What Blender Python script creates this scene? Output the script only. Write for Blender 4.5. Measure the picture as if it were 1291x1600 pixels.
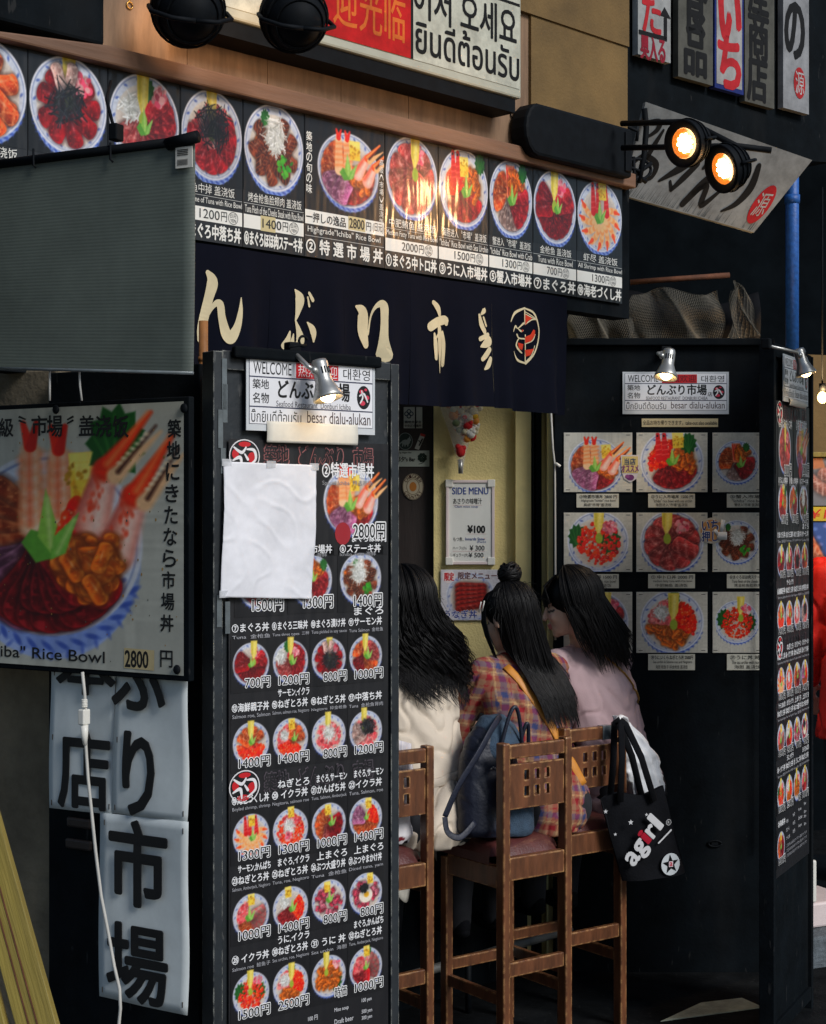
import bpy, bmesh, math, random
import numpy as np
from mathutils import Vector, Matrix
from mathutils import noise as mnoise
SC = bpy.context.scene
for o in list(bpy.data.objects):
    bpy.data.objects.remove(o)
COL = SC.collection
PI = math.pi
R = math.radians
# ---------------------------------------------------------------- camera, sky, sun, exposure
CX, CY, F, H = 645.5, 800.0, 2500.0, 1.9          # principal point and focal length of the photo, eye height
cam_d = bpy.data.cameras.new('camera')
cam_d.sensor_fit = 'VERTICAL'
cam_d.sensor_height = 36.0
cam_d.lens = F / 1600.0 * 36.0
cam_d.clip_start = 0.05
cam_d.clip_end = 500
cam = bpy.data.objects.new('camera', cam_d)
COL.objects.link(cam)
cam.location = (0, 0, H)
cam.rotation_euler = (R(90), 0, 0)
SC.camera = cam
SUN_EL, SUN_ROT = R(36), R(134)
world = bpy.data.worlds.new("World")
SC.world = world
world.use_nodes = True
wt = world.node_tree
bg = wt.nodes['Background']
sky = wt.nodes.new('ShaderNodeTexSky')
sky.sky_type = 'NISHITA'
sky.sun_disc = False
sky.sun_elevation = SUN_EL
sky.sun_rotation = SUN_ROT
sky.air_density = 1.0
sky.dust_density = 0.6
wt.links.new(sky.outputs[0], bg.inputs[0])
bg.inputs[1].default_value = 0.065
sun_d = bpy.data.lights.new('sun', 'SUN')
sun_d.energy = 2.35
sun_d.angle = R(24)
sun_d.color = (1.0, 0.985, 0.96)
sun = bpy.data.objects.new('sun', sun_d)
COL.objects.link(sun)
sdir = Vector((math.sin(SUN_ROT) * math.cos(SUN_EL), math.cos(SUN_ROT) * math.cos(SUN_EL), math.sin(SUN_EL)))
sun.rotation_euler = sdir.to_track_quat('Z', 'Y').to_euler()
SC.view_settings.view_transform = 'Standard'
SC.view_settings.look = 'None'
SC.view_settings.gamma = 1.0
SC.view_settings.exposure = 0.12
SC.cycles.max_bounces = 8
SC.cycles.use_denoising = True
# ---------------------------------------------------------------- colours and materials
def s2l(c):
    c = c / 255.0
    return c / 12.92 if c <= 0.04045 else ((c + 0.055) / 1.055) ** 2.4
def rgb(r, g=None, b=None):
    if g is None:
        r, g, b = r
    return (s2l(r), s2l(g), s2l(b))
MATS = {}
def mat(name, col, rough=0.6, nscale=8.0, namt=0.25, bump=0.0, bscale=60.0, metal=0.0, spec=0.5, wear=None, stretch=None,
        emit=None, estr=0.0, alpha=1.0, trans=0.0, coat=0.0, scuff=0.0):
    """procedural material: base colour broken up by two noises, optional bump and pale worn edges"""
    m = bpy.data.materials.new(name)
    m.use_nodes = True
    nt = m.node_tree
    p = nt.nodes['Principled BSDF']
    p.inputs['Roughness'].default_value = rough
    p.inputs['Metallic'].default_value = metal
    p.inputs['Specular IOR Level'].default_value = spec
    p.inputs['Coat Weight'].default_value = coat
    tc = nt.nodes.new('ShaderNodeTexCoord')
    mp = nt.nodes.new('ShaderNodeMapping')
    nt.links.new(tc.outputs['Object'], mp.inputs[0])
    if stretch:
        mp.inputs['Scale'].default_value = stretch
    n1 = nt.nodes.new('ShaderNodeTexNoise')
    n1.inputs['Scale'].default_value = nscale
    n1.inputs['Detail'].default_value = 8
    n1.inputs['Roughness'].default_value = 0.65
    nt.links.new(mp.outputs[0], n1.inputs[0])
    ramp = nt.nodes.new('ShaderNodeMapRange')
    ramp.inputs[1].default_value = 0.3
    ramp.inputs[2].default_value = 0.7
    ramp.inputs[3].default_value = 1.0 - namt
    ramp.inputs[4].default_value = 1.0 + namt
    nt.links.new(n1.outputs[0], ramp.inputs[0])
    mul = nt.nodes.new('ShaderNodeMix')
    mul.data_type = 'RGBA'
    mul.blend_type = 'MULTIPLY'
    mul.inputs[0].default_value = 1.0
    mul.inputs[6].default_value = (*col, 1)
    nt.links.new(ramp.outputs[0], mul.inputs[7])
    out = mul.outputs[2]
    if wear:
        bv = nt.nodes.new('ShaderNodeBevel')
        bv.samples = 6
        bv.inputs[0].default_value = wear[1]
        ge = nt.nodes.new('ShaderNodeNewGeometry')
        dt = nt.nodes.new('ShaderNodeVectorMath')
        dt.operation = 'DOT_PRODUCT'
        nt.links.new(bv.outputs[0], dt.inputs[0])
        nt.links.new(ge.outputs['Normal'], dt.inputs[1])
        mr = nt.nodes.new('ShaderNodeMapRange')
        mr.inputs[1].default_value = 0.992
        mr.inputs[2].default_value = 0.93
        nt.links.new(dt.outputs['Value'], mr.inputs[0])
        n2 = nt.nodes.new('ShaderNodeTexNoise')
        n2.inputs['Scale'].default_value = 38
        n2.inputs['Detail'].default_value = 5
        nt.links.new(tc.outputs['Object'], n2.inputs[0])
        m2 = nt.nodes.new('ShaderNodeMapRange')
        m2.inputs[1].default_value = 0.42
        m2.inputs[2].default_value = 0.6
        nt.links.new(n2.outputs[0], m2.inputs[0])
        mm = nt.nodes.new('ShaderNodeMath')
        mm.operation = 'MULTIPLY'
        nt.links.new(mr.outputs[0], mm.inputs[0])
        nt.links.new(m2.outputs[0], mm.inputs[1])
        mx = nt.nodes.new('ShaderNodeMix')
        mx.data_type = 'RGBA'
        nt.links.new(mm.outputs[0], mx.inputs[0])
        nt.links.new(out, mx.inputs[6])
        mx.inputs[7].default_value = (*wear[0], 1)
        out = mx.outputs[2]
    if scuff:                               # dusty scratches and rubbed patches
        m2 = nt.nodes.new('ShaderNodeMapping')
        m2.inputs['Scale'].default_value = (1.0, 1.0, 0.22)
        m2.inputs['Rotation'].default_value = (0.0, 0.25, 0.0)
        nt.links.new(tc.outputs['Object'], m2.inputs[0])
        mk = []
        for sc_, lo, hi in ((55.0, .66, .72), (6.0, .5, .8)):
            n4 = nt.nodes.new('ShaderNodeTexNoise')
            n4.inputs['Scale'].default_value = sc_
            n4.inputs['Detail'].default_value = 7
            nt.links.new(m2.outputs[0], n4.inputs[0])
            r4 = nt.nodes.new('ShaderNodeMapRange')
            r4.inputs[1].default_value = lo
            r4.inputs[2].default_value = hi
            nt.links.new(n4.outputs[0], r4.inputs[0])
            mk.append(r4)
        mx4 = nt.nodes.new('ShaderNodeMath')
        mx4.operation = 'MAXIMUM'
        ml4 = nt.nodes.new('ShaderNodeMath')
        ml4.operation = 'MULTIPLY'
        ml4.inputs[1].default_value = .35
        nt.links.new(mk[1].outputs[0], ml4.inputs[0])
        nt.links.new(mk[0].outputs[0], mx4.inputs[0])
        nt.links.new(ml4.outputs[0], mx4.inputs[1])
        x4 = nt.nodes.new('ShaderNodeMix')
        x4.data_type = 'RGBA'
        nt.links.new(mx4.outputs[0], x4.inputs[0])
        nt.links.new(out, x4.inputs[6])
        x4.inputs[7].default_value = (scuff, scuff * 1.05, scuff * 1.1, 1)
        out = x4.outputs[2]
    nt.links.new(out, p.inputs['Base Color'])
    if bump:
        n3 = nt.nodes.new('ShaderNodeTexNoise')
        n3.inputs['Scale'].default_value = bscale
        n3.inputs['Detail'].default_value = 6
        nt.links.new(mp.outputs[0], n3.inputs[0])
        bp = nt.nodes.new('ShaderNodeBump')
        bp.inputs['Strength'].default_value = bump
        bp.inputs['Distance'].default_value = 0.01
        nt.links.new(n3.outputs[0], bp.inputs['Height'])
        nt.links.new(bp.outputs[0], p.inputs['Normal'])
    if emit:
        p.inputs['Emission Color'].default_value = (*emit, 1)
        p.inputs['Emission Strength'].default_value = estr
    if alpha < 1:
        p.inputs['Alpha'].default_value = alpha
    if trans:
        p.inputs['Transmission Weight'].default_value = trans
    MATS[name] = m
    return m
def print_mat(name, rough, spec, namt=0.06, ripple=0.0, coat=0.0):
    """ink on paper, vinyl or cloth: the printed colours come from the mesh's colour attribute"""
    m = bpy.data.materials.new(name)
    m.use_nodes = True
    nt = m.node_tree
    p = nt.nodes['Principled BSDF']
    p.inputs['Roughness'].default_value = rough
    p.inputs['Specular IOR Level'].default_value = spec
    p.inputs['Coat Weight'].default_value = coat
    p.inputs['Coat Roughness'].default_value = 0.08
    at = nt.nodes.new('ShaderNodeAttribute')
    at.attribute_name = 'Col'
    tc = nt.nodes.new('ShaderNodeTexCoord')
    n1 = nt.nodes.new('ShaderNodeTexNoise')
    n1.inputs['Scale'].default_value = 9
    n1.inputs['Detail'].default_value = 9
    n1.inputs['Roughness'].default_value = 0.7
    nt.links.new(tc.outputs['Object'], n1.inputs[0])
    ramp = nt.nodes.new('ShaderNodeMapRange')
    ramp.inputs[1].default_value = 0.3
    ramp.inputs[2].default_value = 0.62
    ramp.inputs[3].default_value = 1.0 - namt * 2
    ramp.inputs[4].default_value = 1.0
    nt.links.new(n1.outputs[0], ramp.inputs[0])
    mul = nt.nodes.new('ShaderNodeMix')
    mul.data_type = 'RGBA'
    mul.blend_type = 'MULTIPLY'
    mul.inputs[0].default_value = 1.0
    nt.links.new(at.outputs['Color'], mul.inputs[6])
    nt.links.new(ramp.outputs[0], mul.inputs[7])
    nt.links.new(mul.outputs[2], p.inputs['Base Color'])
    if ripple:
        mp = nt.nodes.new('ShaderNodeMapping')
        mp.inputs['Scale'].default_value = (1.0, 1.0, 0.22)
        nt.links.new(tc.outputs['Object'], mp.inputs[0])
        n3 = nt.nodes.new('ShaderNodeTexNoise')
        n3.inputs['Scale'].default_value = 14
        n3.inputs['Detail'].default_value = 2
        nt.links.new(mp.outputs[0], n3.inputs[0])
        bp = nt.nodes.new('ShaderNodeBump')
        bp.inputs['Strength'].default_value = ripple
        bp.inputs['Distance'].default_value = 0.02
        nt.links.new(n3.outputs[0], bp.inputs['Height'])
        nt.links.new(bp.outputs[0], p.inputs['Normal'])
        nt.links.new(bp.outputs[0], p.inputs['Coat Normal'])
    MATS[name] = m
    return m
print_mat('paper_print', 0.55, 0.3, 0.08)
print_mat('laminate_print', 0.4, 0.4, 0.03, 0.15)
print_mat('glossy_print', 0.35, 0.4, 0.04, 0.35, 0.5)
print_mat('vinyl_print', 0.5, 0.45, 0.03, 0.5)
print_mat('cloth_print', 0.9, 0.1, 0.1)
print_mat('skin_colour', 0.5, 0.35, 0.03)
print_mat('dyed_cloth', 0.9, 0.1, 0.05)
print_mat('matte_paint', 0.7, 0.2, 0.24)
mat('beige_board', rgb(136, 108, 84), 0.75, 7.0, 0.42, 0.15, 40, stretch=(2.2, 1, .35))
mat('tan_moulding', rgb(122, 88, 66), 0.6, 4.0, 0.35, 0.2, 30, stretch=(0.3, 1, 3))
mat('ochre_plaster', rgb(112, 88, 50), 0.85, 3.5, 0.3, 0.25, 90)
mat('yellow_plaster', rgb(224, 206, 142), 0.8, 5.0, 0.12, 0.35, 120)
mat('yellow_paint', rgb(230, 212, 148), 0.6, 5.0, 0.12, 0.1, 60)
mat('black_paint', (0.0035, 0.0055, 0.0075), 0.75, 6.0, 0.5, 0.1, 80, spec=0.07, scuff=0.022)
mat('black_metal', (0.004, 0.0055, 0.0075), 0.65, 20.0, 0.4, spec=0.12)
mat('dark_void', (0.003, 0.0045, 0.006), 0.95, 4.0, 0.4, spec=0.03)
mat('dark_brown_wood', (0.022, 0.014, 0.012), 0.6, 10.0, 0.4, 0.1, 50, stretch=(3, 3, 0.4))
mat('board_paint', (0.011, 0.016, 0.021), 0.55, 9.0, 0.4, 0.1, 70, wear=(rgb(190, 190, 180), 0.004), scuff=0.06)
mat('chair_wood', (0.135, 0.048, 0.019), 0.45, 22.0, 0.6, 0.2, 60, stretch=(1, 1, 0.2), wear=(rgb(206, 156, 100), 0.010), coat=0.15)
mat('seat_leather', (0.095, 0.026, 0.024), 0.38, 20, 0.25, 0.25, 160)
mat('grey_vinyl', rgb(84, 92, 86), 0.5, 2.2, 0.3, 0.08, 20)
mat('clear_tape', rgb(98, 106, 110), 0.25, 20, 0.3)
mat('clear_film', rgb(220, 222, 226), 0.2, 20, 0.1, alpha=0.45)
mat('silver_metal', rgb(190, 190, 186), 0.38, 20, 0.12, metal=0.75)
mat('white_plastic', rgb(226, 224, 216), 0.45, 10, 0.08)
mat('pinkish_plastic', rgb(222, 206, 204), 0.4, 10, 0.08)
mat('grey_cable', rgb(190, 188, 182), 0.5, 20, 0.1)
mat('concrete', rgb(112, 102, 84), 0.9, 5, 0.4, 0.5, 40)
mat('asphalt', (0.045, 0.048, 0.05), 0.9, 30, 0.4, 0.6, 120)
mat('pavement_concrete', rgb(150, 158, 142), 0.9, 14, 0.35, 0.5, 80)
mat('dark_floor', (0.006, 0.007, 0.008), 0.8, 8, 0.6, 0.3, 40, spec=0.08, scuff=.03)
mat('stone', rgb(92, 100, 106), 0.9, 14, 0.45, 0.8, 60)
mat('plank_wood', rgb(132, 116, 50), 0.6, 8, 0.3, 0.2, 40, stretch=(6, 6, 0.3))
mat('bamboo', rgb(150, 100, 56), 0.5, 8, 0.3, 0.1, 40)
mat('rust_wood', rgb(96, 56, 34), 0.8, 10, 0.5, 0.3, 40)
mat('blue_paint', rgb(36, 92, 170), 0.5, 40, 0.35, 0.2, 80)
mat('mesh_wire', rgb(96, 92, 82), 0.7, 20, 0.3)
mat('grey_sign', rgb(112, 112, 104), 0.6, 8, 0.15)
mat('hair_black', (0.0045, 0.0042, 0.0048), 0.5, 40, 0.4, spec=0.22)
mat('denim', rgb(54, 74, 94), 0.85, 30, 0.3, 0.4, 220)
mat('navy_leather', rgb(28, 33, 50), 0.5, 12, 0.25, 0.2, 120)
mat('orange_leather', rgb(214, 140, 52), 0.5, 14, 0.15)
mat('gold', rgb(206, 160, 84), 0.3, 20, 0.1, metal=0.9)
mat('black_cloth', (0.0045, 0.005, 0.007), 0.9, 20, 0.3, 0.2, 120, spec=.15)
mat('white_bag', rgb(232, 234, 238), 0.4, 10, 0.06, 0.5, 30)
mat('beige_coat', rgb(216, 202, 184), 0.85, 8, 0.08, 0.12, 200)
mat('pink_cloth', rgb(206, 176, 178), 0.85, 8, 0.08, 0.12, 200)
mat('red_cloth', rgb(240, 34, 18), 0.7, 8, 0.12, 0.1, 60)
mat('dark_trousers', (0.014, 0.015, 0.02), 0.9, 16, 0.3)
mat('pale_cloth', rgb(186, 182, 172), 0.9, 16, 0.2)
mat('cellophane', (0.9, 0.9, 0.9), 0.1, 4, 0.05, alpha=0.22)
mat('red_plush', rgb(196, 26, 30), 0.8, 20, 0.2)
mat('cream_plush', rgb(214, 204, 172), 0.9, 20, 0.15)
mat('green_plush', rgb(110, 124, 84), 0.9, 20, 0.2)
mat('yellow_plush', rgb(230, 176, 40), 0.8, 20, 0.15)
mat('lamp_glow', (1, 0.8, 0.5), 0.5, emit=(1.0, 0.66, 0.28), estr=22)
mat('flood_glow', (1, 0.7, 0.4), 0.5, emit=(1.0, 0.66, 0.30), estr=22)
mat('flood_glass', rgb(150, 84, 30), 0.2, emit=(1.0, 0.36, 0.05), estr=.25)
mat('shade_inside', rgb(240, 225, 200), 0.4, emit=(1.0, 0.62, 0.3), estr=2.5)
mat('bulb_glow', (1, 0.7, 0.4), 0.5, emit=(1.0, 0.5, 0.12), estr=20)
mat('roof_sheet', rgb(220, 216, 200), 0.6, 4, 0.1, trans=0.85)
mat('lightbox_frame', rgb(176, 176, 160), 0.5, 8, 0.12)
# ---------------------------------------------------------------- mesh builder
TEXT = {}
def glyphs(s):
    """flat triangles of a line of lettering, normalised to a unit box"""
    k = s
    if k not in TEXT:
        c = bpy.data.curves.new('lettering', 'FONT')
        c.body = s
        c.resolution_u = 3
        o = bpy.data.objects.new('lettering', c)
        COL.objects.link(o)
        dg = bpy.context.evaluated_depsgraph_get()
        me = bpy.data.meshes.new_from_object(o.evaluated_get(dg))
        vs = np.array([v.co[:2] for v in me.vertices]) if len(me.vertices) else np.zeros((0, 2))
        fs = [tuple(p.vertices) for p in me.polygons]
        bpy.data.meshes.remove(me)
        bpy.data.objects.remove(o)
        bpy.data.curves.remove(c)
        lo, hi = vs.min(0), vs.max(0)
        TEXT[k] = ((vs - lo) / np.maximum(hi - lo, 1e-6), fs, (hi[0] - lo[0]) / max(hi[1] - lo[1], 1e-6))
    return TEXT[k]
class MB:
    def __init__(s):
        s.v, s.c, s.f, s.m, s.sm = [], [], [], [], []
        s.warp = None
    def add(s, vs, fs, col=(0.8, 0.8, 0.8), mi=0, smooth=False):
        b = len(s.v)
        if s.warp:
            vs = [s.warp(*p) for p in vs]
        s.v += [tuple(p) for p in vs]
        s.c += (list(col) if len(col) == len(vs) and not isinstance(col[0], (int, float)) else [tuple(col)] * len(vs))
        s.f += [tuple(i + b for i in f) for f in fs]
        s.m += [mi] * len(fs)
        s.sm += [smooth] * len(fs)
    def box(s, x0, x1, y0, y1, z0, z1, col=(0.8, 0.8, 0.8), mi=0):
        s.add([(x0, y0, z0), (x1, y0, z0), (x1, y1, z0), (x0, y1, z0), (x0, y0, z1), (x1, y0, z1), (x1, y1, z1), (x0, y1, z1)],
              [(0, 3, 2, 1), (4, 5, 6, 7), (0, 1, 5, 4), (1, 2, 6, 5), (2, 3, 7, 6), (3, 0, 4, 7)], col, mi)
    def prism(s, pts, y0, y1, col=(0.8, 0.8, 0.8), mi=0):
        """outline in x,z (anticlockwise seen from -y) extruded from y0 to y1"""
        n = len(pts)
        vs = [(x, y0, z) for x, z in pts] + [(x, y1, z) for x, z in pts]
        s.add(vs, [tuple(range(n)), tuple(range(2 * n - 1, n - 1, -1))] + [(i, i + n, (i + 1) % n + n, (i + 1) % n) for i in range(n)], col, mi)
    def rect(s, x0, x1, z0, z1, y, col, mi=0):
        s.add([(x0, y, z0), (x1, y, z0), (x1, y, z1), (x0, y, z1)], [(0, 1, 2, 3)], col, mi)
    def flat(s, pts, y, col, mi=0):
        s.add([(x, y, z) for x, z in pts], [tuple(range(len(pts)))], col, mi)
    def disc(s, cx, cz, rx, rz, y, col, n=28, mi=0):
        s.flat([(cx + rx * math.cos(a), cz + rz * math.sin(a)) for a in [2 * PI * i / n for i in range(n)]], y, col, mi)
    def ring(s, cx, cz, rx, rz, w, y, col, n=32, a0=0.0, a1=2 * PI, mi=0):
        vs, fs = [], []
        for i in range(n + 1):
            a = a0 + (a1 - a0) * i / n
            for k in (1, 0):
                vs.append((cx + (rx - k * w) * math.cos(a), y, cz + (rz - k * w) * math.sin(a)))
        for i in range(n):
            fs.append((2 * i, 2 * i + 1, 2 * i + 3, 2 * i + 2))
        s.add(vs, fs, col, mi)
    def text(s, t, x0, x1, z0, z1, y, col=(0.01, 0.01, 0.012), bold=0.0, mi=0, keep=False, shear=0.0, rot=0.0):
        """lettering stretched into a box; keep=True keeps its proportions, anchored left"""
        vs, fs, asp = glyphs(t)
        if keep:
            x1 = x0 + asp * (z1 - z0) * (keep if keep is not True else 1)
        P = []
        ca, sa = math.cos(rot), math.sin(rot)
        mx, mz = (x0 + x1) / 2, (z0 + z1) / 2
        for a, b in vs:
            x = x0 + (x1 - x0) * a + shear * (b - 0.5) * (z1 - z0)
            z = z0 + (z1 - z0) * b
            if rot:
                x, z = mx + (x - mx) * ca - (z - mz) * sa, mz + (x - mx) * sa + (z - mz) * ca
            P.append((x, y, z))
        s.add(P, fs, col, mi)
        if bold:                            # heavier strokes: the same outlines laid again round a small circle
            n, q = (5 if bold < .035 else 8), bold * .55 * (z1 - z0)
            for i in range(n):
                a = 2 * PI * i / n
                s.add([(x + q * math.cos(a), y_ + (i + 1) * 4e-5, z + q * math.sin(a)) for x, y_, z in P], fs, col, mi)
    def vtext(s, t, x0, x1, z0, z1, y, col=(0.01, 0.01, 0.012), bold=0.0, gap=0.12):
        n = len(t)
        h = (z1 - z0) / n
        for i, ch in enumerate(t):
            if ch.strip():
                k = 0.5 if ch in '一ー' else 1
                zt = z1 - i * h
                s.text(ch, x0, x1, zt - h * (1 - gap / 2), zt - h * gap / 2, y, col, bold)
    def image(s, arr, x0, x1, z0, z1, y, mi=0):
        hh, ww = arr.shape[:2]
        xs = np.linspace(x0, x1, ww)
        zs = np.linspace(z1, z0, hh)
        vs = [(xs[j], y, zs[i]) for i in range(hh) for j in range(ww)]
        cs = [tuple(arr[i, j]) for i in range(hh) for j in range(ww)]
        fs = [((i + 1) * ww + j, (i + 1) * ww + j + 1, i * ww + j + 1, i * ww + j) for i in range(hh - 1) for j in range(ww - 1)]
        s.add(vs, fs, cs, mi)
    def brush(s, pts, y, col, mi=0, sub=8):
        """one brush stroke through (x, z, width) points"""
        P = [np.array(p, float) for p in pts]
        Q = []
        n = len(P)
        for i in range(n - 1):
            p0, p1, p2, p3 = P[max(i - 1, 0)], P[i], P[i + 1], P[min(i + 2, n - 1)]
            for k in range(sub):
                t = k / sub
                Q.append(0.5 * ((2 * p1) + (p2 - p0) * t + (2 * p0 - 5 * p1 + 4 * p2 - p3) * t * t + (3 * p1 - p0 - 3 * p2 + p3) * t ** 3))
        Q.append(P[-1])
        vs, fs = [], []
        for i, q in enumerate(Q):
            a = Q[min(i + 1, len(Q) - 1)] - Q[max(i - 1, 0)]
            l = math.hypot(a[0], a[1]) or 1
            nx, nz = -a[1] / l, a[0] / l
            w = max(q[2], 1e-4) / 2
            vs += [(q[0] + nx * w, y, q[1] + nz * w), (q[0] - nx * w, y, q[1] - nz * w)]
        for i in range(len(Q) - 1):
            fs.append((2 * i, 2 * i + 1, 2 * i + 3, 2 * i + 2))
        s.add(vs, fs, col, mi)
        for q in (Q[0], Q[-1]):
            if q[2] > 0.004:
                s.disc(q[0], q[1], q[2] * 0.49, q[2] * 0.49, y + 0.0002, col, 12, mi)
    def tube(s, pts, r, seg=8, col=(0.8, 0.8, 0.8), mi=0, cap=True, flat=1.0, up=(0, 0, 1)):
        P = [Vector(p) for p in pts]
        n = len(P)
        rr = r if isinstance(r, (list, tuple)) else [r] * n
        vs, fs = [], []
        u = None
        for i in range(n):
            t = (P[min(i + 1, n - 1)] - P[max(i - 1, 0)])
            if t.length < 1e-9:
                t = Vector((0, 0, 1))
            t.normalize()
            if u is None:
                u = Vector(up)
                if abs(t.dot(u)) > 0.95:
                    u = Vector((1, 0, 0)) if abs(t.x) < 0.9 else Vector((0, 1, 0))
            u = (u - t * u.dot(t))
            u.normalize()
            w = t.cross(u)
            for k in range(seg):
                a = 2 * PI * k / seg
                vs.append(P[i] + u * (math.cos(a) * rr[i] * flat) + w * (math.sin(a) * rr[i]))
        for i in range(n - 1):
            for k in range(seg):
                k2 = (k + 1) % seg
                fs.append((i * seg + k, i * seg + k2, (i + 1) * seg + k2, (i + 1) * seg + k))
        if cap:
            fs.append(tuple(range(seg - 1, -1, -1)))
            fs.append(tuple(range((n - 1) * seg, n * seg)))
        s.add(vs, fs, col, mi, True)
    def lathe(s, prof, M=None, seg=28, col=(0.8, 0.8, 0.8), mi=0):
        """profile of (radius, height) turned about z, then moved by matrix M"""
        M = M or Matrix()
        vs, fs = [], []
        for r, h in prof:
            for k in range(seg):
                a = 2 * PI * k / seg
                vs.append(M @ Vector((max(r, 1e-5) * math.cos(a), max(r, 1e-5) * math.sin(a), h)))
        for i in range(len(prof) - 1):
            for k in range(seg):
                k2 = (k + 1) % seg
                fs.append((i * seg + k, i * seg + k2, (i + 1) * seg + k2, (i + 1) * seg + k))
        s.add(vs, fs, col, mi, True)
    def ball(s, c, r, seg=14, col=(0.8, 0.8, 0.8), mi=0, rings=9):
        rx, ry, rz = r if isinstance(r, (tuple, list)) else (r, r, r)
        prof = [(math.sin(PI * i / rings), -math.cos(PI * i / rings)) for i in range(rings + 1)]
        s.lathe(prof, Matrix.Translation(c) @ Matrix.Diagonal((rx, ry, rz, 1)), seg, col, mi)
    def sheet(s, fn, nu, nv, col=(0.8, 0.8, 0.8), mi=0, smooth=True, colfn=None):
        vs = [fn(i / nu, j / nv) for j in range(nv + 1) for i in range(nu + 1)]
        fs = [(j * (nu + 1) + i, j * (nu + 1) + i + 1, (j + 1) * (nu + 1) + i + 1, (j + 1) * (nu + 1) + i) for j in range(nv) for i in range(nu)]
        cs = [colfn(i / nu, j / nv) for j in range(nv + 1) for i in range(nu + 1)] if colfn else col
        s.add(vs, fs, cs, mi, smooth)
    def build(s, name, mats, root=None, bevel=0.0, solid=0.0, sub=0):
        me = bpy.data.meshes.new(name)
        me.from_pydata(s.v, [], s.f)
        ml = mats if isinstance(mats, (list, tuple)) else [mats]
        for m in ml:
            me.materials.append(MATS[m])
        me.polygons.foreach_set('material_index', s.m)
        me.polygons.foreach_set('use_smooth', s.sm)
        at = me.color_attributes.new('Col', 'FLOAT_COLOR', 'POINT')
        at.data.foreach_set('color', [x for c in s.c for x in (*c[:3], 1.0)])
        me.update()
        o = bpy.data.objects.new(name, me)
        COL.objects.link(o)
        if root is not None:
            o.parent = root.o if hasattr(root, 'o') else root
        if solid:
            md = o.modifiers.new('thickness', 'SOLIDIFY')
            md.thickness = solid
            md.offset = 0
        if bevel:
            md = o.modifiers.new('rounded edges', 'BEVEL')
            md.width = bevel
            md.segments = 2
            md.limit_method = 'ANGLE'
            md.angle_limit = R(40)
        if sub:
            md = o.modifiers.new('smooth', 'SUBSURF')
            md.levels = sub
            md.render_levels = sub
        return o
# ---------------------------------------------------------------- frames: vertical planes of the place
class Frame:
    """a vertical plane through a point seen at column px, d metres away, turned rz degrees"""
    def __init__(s, px, d, rz):
        s.o = ((px - CX) / F * d, d)
        s.rz = R(rz)
        s.u = (math.cos(s.rz), math.sin(s.rz))
        s.v = (-math.sin(s.rz), math.cos(s.rz))
    def hit(s, px, py, off=0.0):
        t = ((px - CX) / F, 1.0)
        k = (off + s.v[0] * s.o[0] + s.v[1] * s.o[1]) / (s.v[0] * t[0] + s.v[1] * t[1])
        return (s.u[0] * (k * t[0] - s.o[0]) + s.u[1] * (k * t[1] - s.o[1]), H + (CY - py) / F * k)
    def world(s, x, y, z):
        return Vector((s.o[0] + s.u[0] * x + s.v[0] * y, s.o[1] + s.u[1] * x + s.v[1] * y, z))
def tag(o, label, cat, group=None, kind=None):
    if label:
        o['label'] = label
    if cat:
        o['category'] = cat
    if group:
        o['group'] = group
    if kind:
        o['kind'] = kind
    return o
class Thing:
    """a top-level thing on a frame: an Empty at its base unless it becomes one single mesh"""
    def __init__(s, name, label, cat, fr, px, py, off=0.0, group=None):
        s.name, s.label, s.cat, s.fr, s.off, s.group = name, label, cat, fr, off, group
        s.x0, s.z0 = fr.hit(px, py, off)
        s._o = None
    @property
    def o(s):
        if s._o is None:
            s._o = bpy.data.objects.new(s.name, None)
            s._o.empty_display_size = 0.1
            COL.objects.link(s._o)
            s._o.location = s.fr.world(s.x0, s.off, s.z0)
            s._o.rotation_euler = (0, 0, s.fr.rz)
            tag(s._o, s.label, s.cat, s.group)
        return s._o
    def h(s, px, py, dy=0.0):
        x, z = s.fr.hit(px, py, s.off + dy)
        return x - s.x0, z - s.z0
    def single(s, mb, mats, **k):
        ob = mb.build(s.name, mats, None, **k)
        ob.location = s.fr.world(s.x0, s.off, s.z0)
        ob.rotation_euler = (0, 0, s.fr.rz)
        tag(ob, s.label, s.cat, s.group)
        return ob
def point_at(name, loc, rz=0.0, label=None, cat=None, group=None):
    o = bpy.data.objects.new(name, None)
    o.empty_display_size = 0.1
    COL.objects.link(o)
    o.location = loc
    o.rotation_euler = (0, 0, rz)
    tag(o, label, cat, group)
    return o
def aim(d, roll=0.0):
    """matrix whose z axis points along d"""
    return Vector(d).to_track_quat('Z', 'Y').to_matrix().to_4x4() @ Matrix.Rotation(roll, 4, 'Z')
def px3(px, py, d):
    return Vector(((px - CX) / F * d, d, H + (CY - py) / F * d))
WHITE, BLACK = rgb(232, 232, 228), rgb(22, 22, 24)
RED = rgb(200, 26, 36)
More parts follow.
